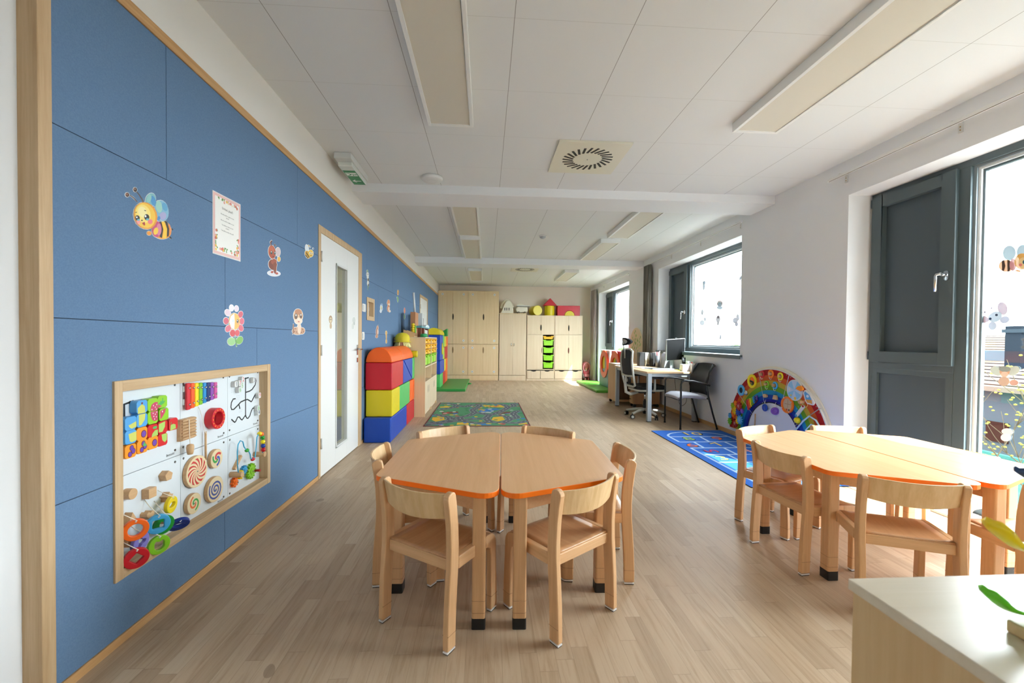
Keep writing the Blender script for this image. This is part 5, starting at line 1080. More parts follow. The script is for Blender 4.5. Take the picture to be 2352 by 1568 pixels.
m = MB(); m.cyl((1.895, 12.52, ZC2), (1.895, 12.52, ZC2+.295), .15, FC['yellow'], 32); tag(m.build('foam_cylinder', None, .008), 'yellow foam cylinder standing upright under the red roof block', 'foam shape', FT)
m = MB(lambda a, b, n: (a, 12.38+n, b)); m.prism([(1.685, 2.232), (2.105, 2.232), (1.895, 2.455)], 0, .28, FC['red']); tag(m.build('foam_prism', None, .008), 'red triangular foam roof on the upright yellow cylinder', 'foam shape', FT)
m = MB(lambda a, b, n: (a, 12.36+n, b)); P = [(2.11, ZC2+.001), (2.335, ZC2+.001)]+arc((2.475, ZC2+.001), .15, 180, 0, 14)[0:]+[(2.79, ZC2+.001), (2.79, ZC2+.30), (2.11, ZC2+.30)]
P = [(2.11, ZC2+.001)]+arc((2.475, ZC2+.001), .152, 180, 0, 14)+[(2.79, ZC2+.001), (2.79, ZC2+.30), (2.11, ZC2+.30)]
m.prism(P, 0, .28, FC['red']); tag(m.build('foam_arch', None, .008), 'red rectangular foam arch block on the cabinet nearest the window', 'foam shape', FT)
m = MB(lambda a, b, n: (a, 12.355+n, b)); m.prism(arc((2.475, ZC2+.001), .147, 180, 0, 14), 0, .28, FC['yellow']); tag(m.build('foam_half_disc', None, .006), 'yellow foam half disc filling the red arch', 'foam shape', FT)
# doll pram
PK = mat('#E58E92', .5); PK2 = mat('#D4646E', .6)
t = thing('doll_pram', 'pink doll pram parked between the cabinets and the window wall', 'toy pram', (3.02, 12.45, 0)); 
m = MB(); m.ball((3.015, 12.52, .44), (.115, .12, .13), PK, 18, 12); o = m.build('hood', t)
m = MB(lambda a, b, n: (a, 12.38-n, b)); m.ring((3.015, .40), .115, .085, -.03, .02, PK, 28, .155); m.build('hood_rim', t, .006)
m = MB(); m.ball((3.015, 12.45, .24), (.105, .14, .09), PK2, 16, 10); m.build('basket', t)
m = MB(); m.box(2.94, 3.09, 12.30, 12.42, .12, .20, PK); m.build('foot_rest', t, .015)
for s_ in (-1, 1): 
    m = MB(); m.tube([(3.015+s_*.11, 12.60, .56), (3.015+s_*.11, 12.52, .34), (3.015+s_*.085, 12.34, .08)], .009, WHT, 8); m.build('frame_tube', t)
    m = MB(); m.tube([(3.015+s_*.115, 12.40, .30), (3.015+s_*.12, 12.6, .06)], .009, WHT, 8); m.build('frame_tube', t)
for (x, y) in ((2.905, 12.62), (3.125, 12.62), (2.965, 12.33), (3.065, 12.33)): m = MB(); m.cyl((x-.014, y, .045), (x+.014, y, .045), .045, PK2 if y > 12.5 else PK, 16); m.build('wheel', t, .003)
m = MB(); m.ball((3.0, 12.36, .36), .032, mat('#E3B08A', .6)); m.ball((2.995, 12.37, .30), (.03, .03, .045), mat('#E9D9C6', .7)); tag(m.build('small_doll'), 'small doll sitting in the pink pram', 'doll')

# ================================================================== MAT, PLAY TUNNEL BLOCKS
m = MB(FL(0)); m.prism([(2.54, 9.46), (3.17, 9.46), (3.17, 11.75), (2.60, 11.86)], 0, .06, foam('#5FAE3A')); tag(m.build('gym_mat', None, .012, 3), 'green gym mat on the floor under the farthest window', 'gym mat')
TE = foam('#3C7F92'); OR2 = foam('#F0501E'); WHF = foam('#F1E9E6'); PKR = foam('#E01C48')
G = 'soft play tunnel blocks by the far window'
m = MB(); m.box(2.95, 3.175, 9.95, 10.72, .062, .50, TE); tag(m.build('foam_block', None, .012, 3), 'teal foam base block on the mat, farther one', 'foam block', G)
m = MB(); m.box(2.95, 3.175, 9.15, 9.92, .062, .50, TE); tag(m.build('foam_block', None, .012, 3), 'teal foam base block on the mat, nearer the desk', 'foam block', G)
def ringblock(lab, yc, bodym, scrib=False):
    t = thing('foam_ring_block', lab, 'foam ring block', (3.05, yc, .50), 0, G); zc = .62; R = .345
    f2 = lambda a, b, n: (2.97+n, a, b)
    m = MB(f2); n = 40; P = []
    top = .968
    m.prism([(yc-.36, .502), (yc+.36, .502), (yc+.36, top), (yc-.36, top)], 0, .2, bodym); m.build('body', t, .02, 3)
    m = MB(lambda a, b, n: (2.97-n, a, b)); m.ring((yc, zc), R, .20, .0, .035, OR2, 44); m.build('ring', t, .008)
    m = MB(lambda a, b, n: (2.97-n, a, b)); m.prism([(yc+.0, zc-.2)]+[(yc+.2*cos(radians(a)), zc+.2*sin(radians(a))) for a in range(-90, 91, 12)], .0005, .003, mat('#E6D51E', .5)); m.prism([(yc+.2*cos(radians(a)), zc+.2*sin(radians(a))) for a in range(90, 271, 12)], .0005, .003, mat('#5A8796', .5)); m.build('inner_disc', t)
    if scrib:
        m = MB(lambda a, b, n: (2.969-n, a, b))
        rr = random.Random(2)
        for k in range(7):
            y_ = yc-.40+.0; 
        for k in range(9):
            a0 = yc-.33+.012*k; z_ = .93-.014*k; m.flat(stroke([(a0, z_), (a0+.03, z_-.02)], .010)[0], .0008+k*1e-5, mat('#E02838', .5)); m.flat(stroke([(a0+.02, z_-.002), (a0-.004, z_-.03)], .007)[0], .0012+k*1e-5, mat('#E02838', .5))
        m.build('red_print', t)
ringblock('white foam tunnel block with an orange ring and a yellow centre', 10.30, WHF, True)
ringblock('crimson foam tunnel block with an orange ring, partly behind the desk', 9.42, PKR)

# ================================================================== PLAY RUGS
def rugmat(c):
    t = NT('rug_'+c[1:]); v, x, y, z = t.pos(); n = t.n('ShaderNodeTexNoise', {'Vector': v, 'Scale': 300., 'Detail': 2.}).outputs[0]
    t.b.inputs['Base Color'].default_value = lin(c); return t.set(None, .95, n, .3, .002)
X0, X1, Y0, Y1 = -.835, .61, 5.80, 7.915
m = MB(FL(0)); m.box(X0-.02, X1+.02, Y0-.02, Y1+.02, .0005, .006, rugmat('#6E2630')); m.box(X0, X1, Y0, Y1, .006, .0068, rugmat('#478A60'))
w, h = X1-X0, Y1-Y0
def uv(u, v): return (X0+w*min(max(u, .004), .996), Y0+h*min(max(v, .004), .996))
def blob(pts, c, n): m.flat([uv(*p) for p in pts], n, rugmat(c))
lay = .0070
for k, (pts, c) in enumerate([
    ([(.62, .80), (.70, .88), (.82, .86), (.90, .82), (.92, .76), (.80, .74), (.66, .75)], '#D9AE2A'), ([(.50, .80), (.62, .86), (.66, .80), (.56, .76)], '#D9AE2A'), ([(.02, .78), (.15, .80), (.17, .74), (.03, .73)], '#D9AE2A'), ([(.02, .30), (.14, .30), (.16, .2), (.08, .14), (.03, .2)], '#D9AE2A'),
    ([(.52, .62), (.58, .68), (.70, .69), (.76, .66), (.70, .60), (.62, .56), (.56, .48), (.50, .52)], '#2C74B8'), ([(.49, .62), (.53, .65), (.58, .62), (.56, .57), (.50, .58)], '#D9AE2A'), ([(.08, .52), (.26, .55), (.28, .46), (.1, .43)], '#6E4A3C'), ([(.72, .52), (.86, .54), (.87, .45), (.72, .43)], '#6E4A3C'), ([(.44, .95), (.56, .97), (.57, .93), (.45, .92)], '#6E4A3C'),
    ([(.66, .30), (.76, .33), (.78, .2), (.70, .14), (.64, .2)], '#D9AE2A'), ([(.20, .45), (.27, .47), (.26, .40), (.2, .41)], '#2C74B8'), ([(.80, .45), (.86, .47), (.86, .41), (.8, .41)], '#2C74B8'), ([(.30, .10), (.40, .12), (.42, .04), (.3, .03)], '#D9AE2A'), ([(.50, .06), (.58, .07), (.6, .02), (.5, .01)], '#2C74B8'), ([(.92, .12), (.99, .14), (.99, .05), (.9, .03)], '#D9AE2A'), ([(.04, .68), (.09, .71), (.1, .64)], '#2C74B8'), ([(.03, .05), (.1, .08), (.12, .02)], '#2C74B8')]): blob(pts, c, lay+k*2e-5)
roads = [[(.0, .62), (.1, .66), (.20, .74), (.22, .84), (.16, .92), (.0, .94)], [(.0, .42), (.08, .38), (.2, .30), (.22, .2), (.12, .1), (.0, .12)], [(.22, .84), (.34, .76), (.38, .86), (.50, .90), (.50, .80), (.46, .70), (.42, .60), (.46, .5), (.40, .36), (.30, .30), (.22, .2)],
    [(.46, .5), (.56, .44), (.62, .38), (.70, .46), (.80, .62), (.86, .76), (.80, .90), (.64, .95), (.52, .93)], [(.62, .38), (.58, .26), (.62, .12), (.76, .10), (.84, .22), (.80, .34), (.70, .38)], [(.84, .22), (.92, .28), (.88, .44), (.94, .56), (1, .58)], [(.86, .76), (.94, .80), (.92, .92), (1, .95)], [(.0, .02), (.2, .12), (.4, .22), (.58, .26)], [(.76, .10), (.9, .08), (1, .16)], [(.30, .30), (.34, .16), (.5, .08), (.62, .12)]]
for k, p in enumerate(roads):
    q = []
    for i in range(len(p)-1):
        for t_ in range(4): a, b = Vector(p[i]), Vector(p[i+1]); q.append(tuple(a+(b-a)*t_/4))
    q.append(p[-1]); q2 = [q[0]]+[tuple((Vector(q[i-1])+Vector(q[i])*2+Vector(q[i+1]))/4) for i in range(1, len(q)-1)]+[q[-1]]
    W2 = [uv(*z_) for z_ in q2]
    for sgm in stroke(W2, .125): m.flat(sgm, lay+.0005+k*2e-5, rugmat('#7F8C88'))
    for sgm in stroke(W2, .100): m.flat(sgm, lay+.0008+k*2e-5, rugmat('#555B63'))
    for i, sgm in enumerate(stroke(W2, .012)):
        if i % 2: m.flat(sgm, lay+.0011+k*2e-5, rugmat('#A9ADB0'))
rr = random.Random(11)
for k in range(150):
    u, v = rr.random(), rr.random(); c = ['#2E7A4A', '#2E7A4A', '#B5423A', '#D9AE2A', '#2C74B8', '#C9C9C4'][k % 6]
    m.flat([uv(*p) for p in ell(u, v, .018+.012*rr.random(), .012+.01*rr.random(), 0, 8)], lay+.0004+k*1e-6, rugmat(c))
tag(m.build('play_rug'), 'green play rug printed with grey roads and lakes, beyond the near table', 'rug')

m = MB(FL(0)); X0, X1, Y0, Y1 = 2.19, 3.165, 3.3, 5.45; BL = rugmat('#1F63C0')
m.prism(rounded([(X0, Y0), (X1, Y0), (X1, Y1-.0), (X0+.02, Y1)], .01, 2), .0006, .0075, BL, rugmat('#15181E')); LB = rugmat('#A9C6E6')
LW_ = .028; xl, xm1, xm2, xr = 2.30, 2.56, 2.80, 3.06; rows_ = [5.09, 4.82, 4.545, 4.27, 3.995, 3.72, 3.45]
def ln_(pts, c=LB, w=LW_, n=.0079):
    for s_ in stroke(pts, w): m.flat(s_, n, c)
ln_(arc((2.68, 5.09), .38, 0, 180, 18, .27)); ln_([(2.30, 5.09), (3.06, 5.09)]); ln_([(2.30, 5.09), (2.30, 4.82)], n=.0080); ln_([(2.30, 4.82), (3.06, 4.82)]); ln_([(3.06, 5.09), (3.06, 3.4)], n=.0080); ln_([(2.69, 5.09), (2.67, 4.82)], n=.0081)
ln_([(2.475, 4.82), (2.455, 4.545)], n=.0081); ln_([(2.30, 4.545), (3.06, 4.545)]); ln_([(2.30, 4.545), (2.30, 3.4)], n=.0080); ln_([(2.85, 4.82), (2.85, 4.545)], n=.0081); ln_([(2.68, 4.545), (2.67, 4.27)], n=.0081)
for yv in (4.27, 3.995, 3.72, 3.45): ln_([(2.30, yv), (3.06, yv)])
ln_([(2.56, 4.27), (2.56, 3.995)], n=.0081); ln_([(2.80, 3.995), (2.80, 3.72)], n=.0081)
m.build
rug = tag(m.build('hopscotch_rug'), 'blue hopscotch rug with pale lines and coloured numbers along the window wall', 'rug')
for (s_, c, x, y, sz, rot) in (('10', '#E8C96A', 2.66, 5.235, .17, 0), ('8', '#9CC24A', 2.49, 4.965, .17, 0), ('9', '#E9702A', 2.86, 4.97, .17, 0), ('7', '#E8C96A', 2.70, 4.69, .16, 30), ('6', '#E9702A', 2.37, 4.655, .17, 0), ('5', '#C43A6A', 2.47, 4.41, .16, 90), ('4', '#E9A5A8', 2.86, 4.40, .16, 0), ('3', '#9CC24A', 2.43, 4.13, .16, 0)):
    ca, sa = cos(radians(rot)), sin(radians(rot))
    text(s_, rug, lambda a, b, n, x=x, y=y, ca=ca, sa=sa: (x+(a*1.3)*ca-b*sa, y+(a*1.3)*sa+b*ca, .0086+n*.5), sz*1.40, rugmat('#20262E'), 'numeral_outline')
    text(s_, rug, lambda a, b, n, x=x, y=y, ca=ca, sa=sa: (x+(a*1.22)*ca-b*sa*.94, y+(a*1.22)*sa+b*ca*.94, .0094+n*.5), sz*1.30, rugmat(c), 'numeral')

# ================================================================== DESK CORNER
DT = wood('desk_laminate', '#D9B78E', '#C9A67C', 'x', .4, .4); ALU = mat('#A3ABB1', .38, .4)
t = thing('office_desk', 'office desk with a beech top and silver square legs by the window wall', 'desk', (2.79, 6.83, 0))
m = MB(); m.box(2.375, 3.17, 6.04, 7.63, .722, .748, DT); m.build('desktop', t, .002)
for (x, y) in ((2.395, 6.05), (3.095, 6.05), (2.395, 7.555), (3.095, 7.555)):
    m = MB(); m.box(x, x+.062, y, y+.062, .012, .722, ALU); l = m.build('leg', t, .004); m = MB(); m.box(x+.003, x+.059, y+.003, y+.059, 0, .013, BLACK); m.build('foot', l)
for r in ((2.457, 3.095, 6.062, 6.092), (2.457, 3.095, 7.573, 7.60)): m = MB(); m.box(r[0], r[1], r[2], r[3], .672, .722, ALU); m.build('crossbar', t, .002)
for r in ((2.408, 2.438, 6.112, 7.555), (3.115, 3.145, 6.112, 7.555)): m = MB(); m.box(r[0], r[1], r[2], r[3], .672, .722, ALU); m.build('crossbar', t, .002)
DW = wood('drawer_beech', '#CDA67C', '#BD946A', 'z', .45, .4); DWD = wood('drawer_beech_side', '#B98F66', '#A87F58', 'z', .5, .4)
t = thing('drawer_unit', 'beech drawer unit on castors under the desk', 'drawer unit', (2.93, 7.58, 0)); m = MB(); m.box(2.66, 3.15, 7.39, 7.545, .06, .60, DWD); m.build('carcass', t, .002)
m = MB(); m.box(2.66, 2.68, 7.389, 7.548, .06, .602, DW); 
for z0, z1 in ((.075, .225), (.23, .38), (.385, .49), (.495, .595)):
    m = MB(); m.box(2.642, 2.66, 7.395, 7.54, z0, z1, DW); d = m.build('drawer', t, .001); m = MB(); m.box(2.628, 2.642, 7.44, 7.50, (z0+z1)/2-.006, (z0+z1)/2+.006, CHROME); m.build('handle', d)
for (x, y) in ((2.69, 7.41), (3.11, 7.41), (2.69, 7.53), (3.11, 7.53)): m = MB(); m.cyl((x, y-.012, .028), (x, y+.012, .028), .028, BLACK, 14); m.box(x-.01, x+.01, y-.008, y+.008, .03, .061, BLACK); m.build('castor', t)
t = thing('drawer_unit', 'tall beech cabinet on castors standing behind the desk', 'drawer unit', (2.8, 8.0, 0)); m = MB(); m.box(2.44, 3.0, 7.70, 8.22, .06, .765, DW); m.build('carcass', t, .002)
m = MB(); m.box(2.46, 2.98, 7.698, 7.70, .10, .73, mat('#5d432c', .7)); m.build('painted_inside_shade', t)  # flat dark sheet painting a shaded inside onto the closed carcass
for (x, y) in ((2.48, 7.75), (2.95, 7.75), (2.48, 8.17), (2.95, 8.17)): m = MB(); m.cyl((x, y-.012, .028), (x, y+.012, .028), .028, BLACK, 14); m.box(x-.01, x+.01, y-.008, y+.008, .03, .061, BLACK); m.build('castor', t)
# items on the desk (top at .749)
DZ = .749
t = thing('computer_monitor', 'black flat computer monitor on a silver stand, its screen off', 'monitor', (3.0, 6.62, DZ)); 
T = Matrix.Translation((3.035, 6.62, DZ)) @ Matrix.Rotation(radians(6), 4, 'Z')
def mbT(): q = MB(); q.T = T; return q
m = mbT(); m.box(-.11, .11, -.08, .10, 0, .012, ALU); m.build('stand_base', t, .004); m = mbT(); m.box(-.03, .03, .035, .055, .012, .30, ALU); m.build('stand_neck', t, .002)
T = Matrix.Translation((3.06, 6.60, DZ+.15)) @ Matrix.Rotation(radians(10), 4, 'Z') @ Matrix.Rotation(radians(6), 4, 'X') @ Matrix.Rotation(radians(-4), 4, 'Y')
m = mbT(); m.box(-.17, .165, -.012, .02, 0, .345, mat('#A8ACAE', .4)); m.build('casing', t, .004); m = mbT(); m.box(-.164, .158, -.015, -.011, .005, .340, mat('#0C0D0E', .5, 0, .12)); m.build('screen', t)
m = mbT(); m.box(-.02, .02, -.012, .01, .345, .362, BLK2); m.build('webcam', t, .003)
t = thing('stereo_speaker', 'tall black stereo speaker on the desk, farther from the monitor', 'speaker', (2.62, 6.95, DZ), 0, 'black stereo speakers'); 
def spk(lb, x, y):
    t = thing('stereo_speaker', lb, 'speaker', (x, y, DZ), 0, 'black stereo speakers'); m = MB(); m.box(x-.05, x+.05, y-.06, y+.06, DZ, DZ+.25, mat('#1B1C1E', .35)); m.build('cabinet', t, .003)
    m = MB(); m.box(x-.042, x+.042, y-.064, y-.059, DZ+.01, DZ+.24, BLK2); m.build('grille', t)
bpy.data.objects.remove(t)
spk('black stereo speaker on the desk, the one farther from the monitor', 2.80, 7.42); spk('black stereo speaker on the desk, the one closer to the monitor', 2.985, 7.30)
t = thing('mini_stereo', 'grey mini stereo unit standing between the two black speakers', 'stereo', (2.892, 7.40, DZ)); m = MB(); m.box(2.855, 2.925, 7.34, 7.46, DZ, DZ+.13, mat('#B7B39F', .4)); m.build('body', t, .003)
m = MB(); m.box(2.858, 2.922, 7.33, 7.34, DZ+.05, DZ+.11, mat('#6f6a5a', .5)); m.build('display', t)
for i in range(4): m = MB(); m.box(2.864+.015*i, 2.873+.015*i, 7.33, 7.34, DZ+.01, DZ+.035, BLK2); m.build('button', t)
m = MB(); m.box(2.86, 2.925, 7.36, 7.46, DZ+.1305, DZ+.245, mat('#D7DDE2', .6)); tag(m.build('paper_box', None, .002), 'white paper box standing on the mini stereo', 'box')
PP = Matrix.Translation((3.07, 7.05, DZ))
t = thing('magazine_file', 'grey blue magazine file with papers behind the monitor', 'file holder', (3.09, 7.0, DZ)); m = MB(lambda a, b, n: (a, 6.93+n, b)); m.prism([(3.02, DZ), (3.15, DZ), (3.15, DZ+.24), (3.06, DZ+.24)], 0, .18, mat('#8B959E', .5)); m.build('holder', t, .002)
m = MB(); m.box(3.075, 3.14, 6.94, 7.1, DZ+.05, DZ+.262, mat('#E6E8EA', .7)); m.build('paper', t)
t = thing('pen_pot', 'pot of pens with a red and a white pen behind the monitor', 'pen pot', (3.0, 7.08, DZ)); m = MB(); m.lathe([(.035, DZ), (.04, DZ+.2), (.036, DZ+.2), (.032, DZ+.01)], (2.985, 7.12, 0), mat('#4b5056', .5), 16); m.build('pot', t)
rr = random.Random(4)
for i in range(7):
    a = rr.random()*6.28; m = MB(); m.cyl((2.985+.012*cos(a), 7.12+.012*sin(a), DZ+.02), (2.985+.034*cos(a), 7.12+.034*sin(a), DZ+.26+.03*rr.random()), .005, mat(['#C8303A', '#E9E9E9', '#3A6AC0', '#E9E9E9', '#D9534A', '#444444', '#E9E9E9'][i], .4), 8); m.build('pen', t)
m = MB(); m.T = Matrix.Translation((2.80, 6.70, DZ+.001)) @ Matrix.Rotation(radians(12), 4, 'Z'); m.box(-.16, .16, -.11, .11, 0, .012, mat('#9AA2A8', .4)); m.box(-.15, .15, -.09, .02, .012, .0135, BLK2); tag(m.build('laptop', None, .002), 'closed grey laptop under the monitor among the papers', 'laptop')
pl = [('white sheet of paper on the desk below the speakers', 2.66, 7.15, 20, '#F1F1EC'), ('yellow sheet of paper at the front of the desk', 2.93, 6.35, -8, '#E8DF3A'), ('green sheet of paper under the yellow one', 2.86, 6.42, 10, '#8CC9A8'), ('pale blue folder lying at the far left end of the desk', 2.52, 7.45, 4, '#B9C6DE'), ('white printed sheet lying across the middle of the desk', 2.66, 6.72, -15, '#EFEFEA')]
for k, (lb, x, y, r_, c) in enumerate(pl): m = MB(); m.T = Matrix.Translation((x, y, DZ+.0005+.0006*k)) @ Matrix.Rotation(radians(r_), 4, 'Z'); m.box(-.105, .105, -.148, .148, 0, .0005, mat(c, .7)); tag(m.build('paper_sheet'), lb, 'paper', 'papers on the desk')
m = MB(); m.box(2.965, 3.075, 6.14, 6.24, DZ, DZ+.105, mat('#BFC1C8', .6)); q = m; tag(m.build('small_grey_box', None, .004), 'small pale grey box on the front edge of the desk', 'box')
m = MB(); m.box(3.08, 3.15, 6.10, 6.2, DZ+.0, DZ+.12, WHT); m.box(3.085, 3.16, 6.205, 6.3, DZ, DZ+.15, WHT2); tag(m.build('white_card_box', None, .002), 'white card box at the corner of the desk next to the grey box', 'box')
t = thing('cordless_phone', 'black cordless phone upright in its cradle by the window sill', 'phone', (3.12, 6.42, DZ)); m = MB(); m.box(3.06, 3.16, 6.35, 6.47, DZ, DZ+.03, WHT2); m.build('cradle', t, .006)
m = MB(); m.T = Matrix.Translation((3.12, 6.41, DZ+.03)) @ Matrix.Rotation(radians(-10), 4, 'X'); m.box(-.028, .028, -.012, .012, 0, .17, mat('#1E2022', .35)); m.box(-.02, .02, -.0135, -.012, .10, .15, mat('#7A838A', .3)); m.build('handset', t, .004)
m = MB(); m.tube([(3.105, 6.16, DZ+.14), (3.15, 6.10, DZ+.07), (3.17, 6.07, DZ+.01)], .007, mat('#D6402E', .4), 8); tag(m.build('red_strap'), 'short red strap hanging at the desk corner near the phone', 'strap')
# office chair
FRM = mat('#B9B9B1', .45); MESHB = mat('#2B3138', .75); SEATB = mat('#17181A', .85)
t = thing('office_chair', 'grey framed office swivel chair with black mesh back and headrest at the desk', 'office chair', (2.52, 6.5, 0)); cx, cy = 2.52, 6.48
for k in range(5):
    a = radians(212+72*k); ex, ey = cx+.30*cos(a), cy+.30*sin(a)
    m = MB(); m.tube([(cx, cy, .125), (cx+.15*cos(a), cy+.15*sin(a), .112), (ex, ey, .078)], [.026, .022, .016], FRM, 10); l = m.build('base_arm', t)
    m = MB(); b = a+.9; dx, dy = cos(b)*.013, sin(b)*.013
    for s_ in (-1, 1): m.cyl((ex+s_*dx*.6, ey+s_*dy*.6, .032), (ex+s_*dx*1.8, ey+s_*dy*1.8, .032), .032, BLACK, 16); m.cyl((ex+s_*dx*1.75, ey+s_*dy*1.75, .032), (ex+s_*dx*1.95, ey+s_*dy*1.95, .032), .021, FRM, 14)
    m.cyl((ex, ey, .03), (ex, ey, .085), .01, BLACK, 8); m.build('castor', l)
m = MB(); m.cyl((cx, cy, .07), (cx, cy, .26), .028, BLACK, 16); m.cyl((cx, cy, .26), (cx, cy, .40), .015, CHROME, 14); m.build('gas_lift', t)
ca = radians(-90+62)                                                     # the chair faces the wall, turned slightly away from the camera
def C(x, y, z): return (cx+x*cos(ca)-y*sin(ca), cy+x*sin(ca)+y*cos(ca), z)
ca = radians(-86)
frC = lambda a, b, n: C(a, b, n)
m = MB(frC); m.prism(rounded([(-.24, -.22), (.24, -.22), (.24, .26), (-.24, .26)], .09, 6), .455, .515, SEATB); m.build('seat_cushion', t, .02, 3)
m = MB(frC); m.prism(rounded([(-.235, -.21), (.235, -.21), (.235, .25), (-.235, .25)], .09, 6), .425, .455, FRM); m.box(-.10, .10, -.12, .12, .385, .425, BLACK); m.build('seat_pan', t, .006)
m = MB(frC); m.tube([(0, -.10, .40), (0, -.24, .365), (0, -.315, .40), (0, -.33, .52), (0, -.315, .66)], [.02, .026, .026, .022, .018], FRM, 10); m.build('back_stem', t)
def bk(z): return -.25-.05*sin((z-.50)/.55*pi)-.10*max(0, (z-.72))/.35*.55
ZB = [.52, .58, .66, .74, .82, .90, .98, 1.04]
L = [(-.20-.015*sin(i/7*pi), bk(z), z) for i, z in enumerate(ZB)]; Rr_ = [(-p[0], p[1], p[2]) for p in L]
m = MB(frC); m.tube([(-.10, bk(.50)+.005, .49)]+L+[(-.12, bk(1.06), 1.07), (0, bk(1.06), 1.075), (.12, bk(1.06), 1.07)]+Rr_[::-1]+[(.10, bk(.50)+.005, .49), (-.10, bk(.50)+.005, .49)], .017, FRM, 8); m.tube([(-.205, bk(.66), .665), (0, bk(.66)-.02, .655), (.205, bk(.66), .665)], .018, FRM, 8); m.build('back_frame', t)
v = []
for i, z in enumerate(ZB[2:]+[1.065]):
    for j in range(9): u = -1+j/4; v.append((u*.195, bk(z)-.025*(1-u*u), z))
m = MB(frC); n = 9; m.add(v, [(i*n+j, i*n+j+1, (i+1)*n+j+1, (i+1)*n+j) for i in range(6) for j in range(8)], MESHB, True); o = m.build('back_mesh', t); q = o.modifiers.new('thickness', 'SOLIDIFY'); q.thickness = .006
m = MB(frC); m.prism(rounded([(-.10, .56), (.10, .56), (.10, .66), (-.10, .66)], .03, 4), 0, .0, BLACK) if False else None
m = MB(lambda a, b, n: C(a, bk(.58)-.035+n, b)); m.prism(rounded([(-.10, .535), (.10, .535), (.10, .64), (-.10, .64)], .035, 5), 0, .03, SEATB); m.prism(rounded([(-.045, .56), (.045, .56), (.045, .615), (-.045, .615)], .015, 4), -.02, 0, FRM); m.build('lumbar_support', t, .004)
m = MB(frC); m.tube([(0, bk(1.0)-.03, .93), (0, bk(1.06)-.045, 1.06), (0, bk(1.06)-.075, 1.14), (0, bk(1.06)-.05, 1.19)], .013, FRM, 8); m.build('headrest_stem', t)
hb = bk(1.06)-.03
m = MB(lambda a, b, n: C(a, hb+n-.06*(1-(a/.13)**2)+.03, b)); m.ring((0, 1.19), .14, .095, -.02, .02, SEATB, 28, .062); m.prism(ell(0, 1.19, .10, .042, 0, 20), -.004, .004, mat('#C7C8C4', .6)); m.build('headrest', t, .006)
for s_ in (-1, 1):
    m = MB(frC); m.tube([(s_*.24, .02, .44), (s_*.285, .02, .45), (s_*.29, .02, .50), (s_*.285, .02, .63)], [.018, .02, .018, .016], FRM, 8); l = m.build('armrest_post', t)
    m = MB(frC); a0, a1 = (.245, .335) if s_ > 0 else (-.335, -.245); m.prism(rounded([(a0, -.11), (a1, -.11), (a1, .15), (a0, .15)], .03, 4), .63, .655, mat('#2A2C2F', .6)); m.build('armrest_pad', l, .006)
# visitor chair
BT = mat('#1C1E20', .4)
t = thing('visitor_chair', 'black tube framed visitor chair with grey seat and black mesh back against the wall', 'visitor chair', (2.88, 5.75, 0))
P1, P2 = 5.53, 6.03                                                     # near and far side frames, the chair faces the desk
for k, y in enumerate((P1, P2)):
    xo = .0 if k == 0 else .02
    m = MB(); m.tube([(2.65, y, .012), (2.65, y, .62), (2.665, y, .655), (2.70, y, .668), (2.82, y, .66), (2.98, y, .625), (3.055, y, .602)], .0125, BT, 10); m.build('front_leg_and_arm', t)
    m = MB(); m.tube([(3.165, y, .012), (3.10, y, .22), (3.035, y, .45), (3.02, y+(.02 if k == 0 else -.02), .62), (3.06, y+(.03 if k == 0 else -.03), .78), (3.115, y+(.04 if k == 0 else -.04), .885)], .0125, BT, 10); m.build('rear_leg', t)
    for x in (2.65, 3.165): m = MB(); m.cyl((x, y, 0), (x, y, .016), .015, BLACK, 10); m.build('foot', t)
m = MB(); m.tube([(2.65, P1, .40), (2.65, P2, .40)], .011, BT, 8); m.tube([(3.04, P1, .42), (3.04, P2, .42)], .011, BT, 8); m.build('cross_tube', t)
m = MB(); N = 10; v = []
for i in range(N+1):
    for j in range(N+1):
        u, w_ = i/N, j/N; x = 2.62+.42*u; y = P1+.03+(P2-P1-.06)*w_; z = .475+.02*sin(u*pi*.9)-.035*max(0, .18-u)/.18-.03*u; v.append((x, y, z-.012*(2*w_-1)**4))
m.add(v, [(i*(N+1)+j, (i+1)*(N+1)+j, (i+1)*(N+1)+j+1, i*(N+1)+j+1) for i in range(N) for j in range(N)], mat('#A9AAB4', .7), True); o = m.build('seat', t); q = o.modifiers.new('thickness', 'SOLIDIFY'); q.thickness = .05; q.offset = -1; q2 = o.modifiers.new('bevel', 'BEVEL'); q2.width = .015; q2.segments = 3
m = MB(); v = []; ZV = [.46, .54, .62, .70, .78, .85, .90]; XV = [3.03, 3.005, 3.0, 3.02, 3.05, 3.085, 3.12]
for i, (x, z) in enumerate(zip(XV, ZV)):
    for j in range(9): u = -1+j/4; v.append((x+.045*(1-u*u)*(1), (P1+P2)/2+u*(.215+.008*i), z-(.02*(u**4) if i == 6 else 0)))
n = 9; m.add(v, [(i*n+j, i*n+j+1, (i+1)*n+j+1, (i+1)*n+j) for i in range(6) for j in range(8)], mat('#15171A', .55), True); o = m.build('backrest', t); q = o.modifiers.new('thickness', 'SOLIDIFY'); q.thickness = .012; q2 = o.modifiers.new('bevel', 'BEVEL'); q2.width = .004
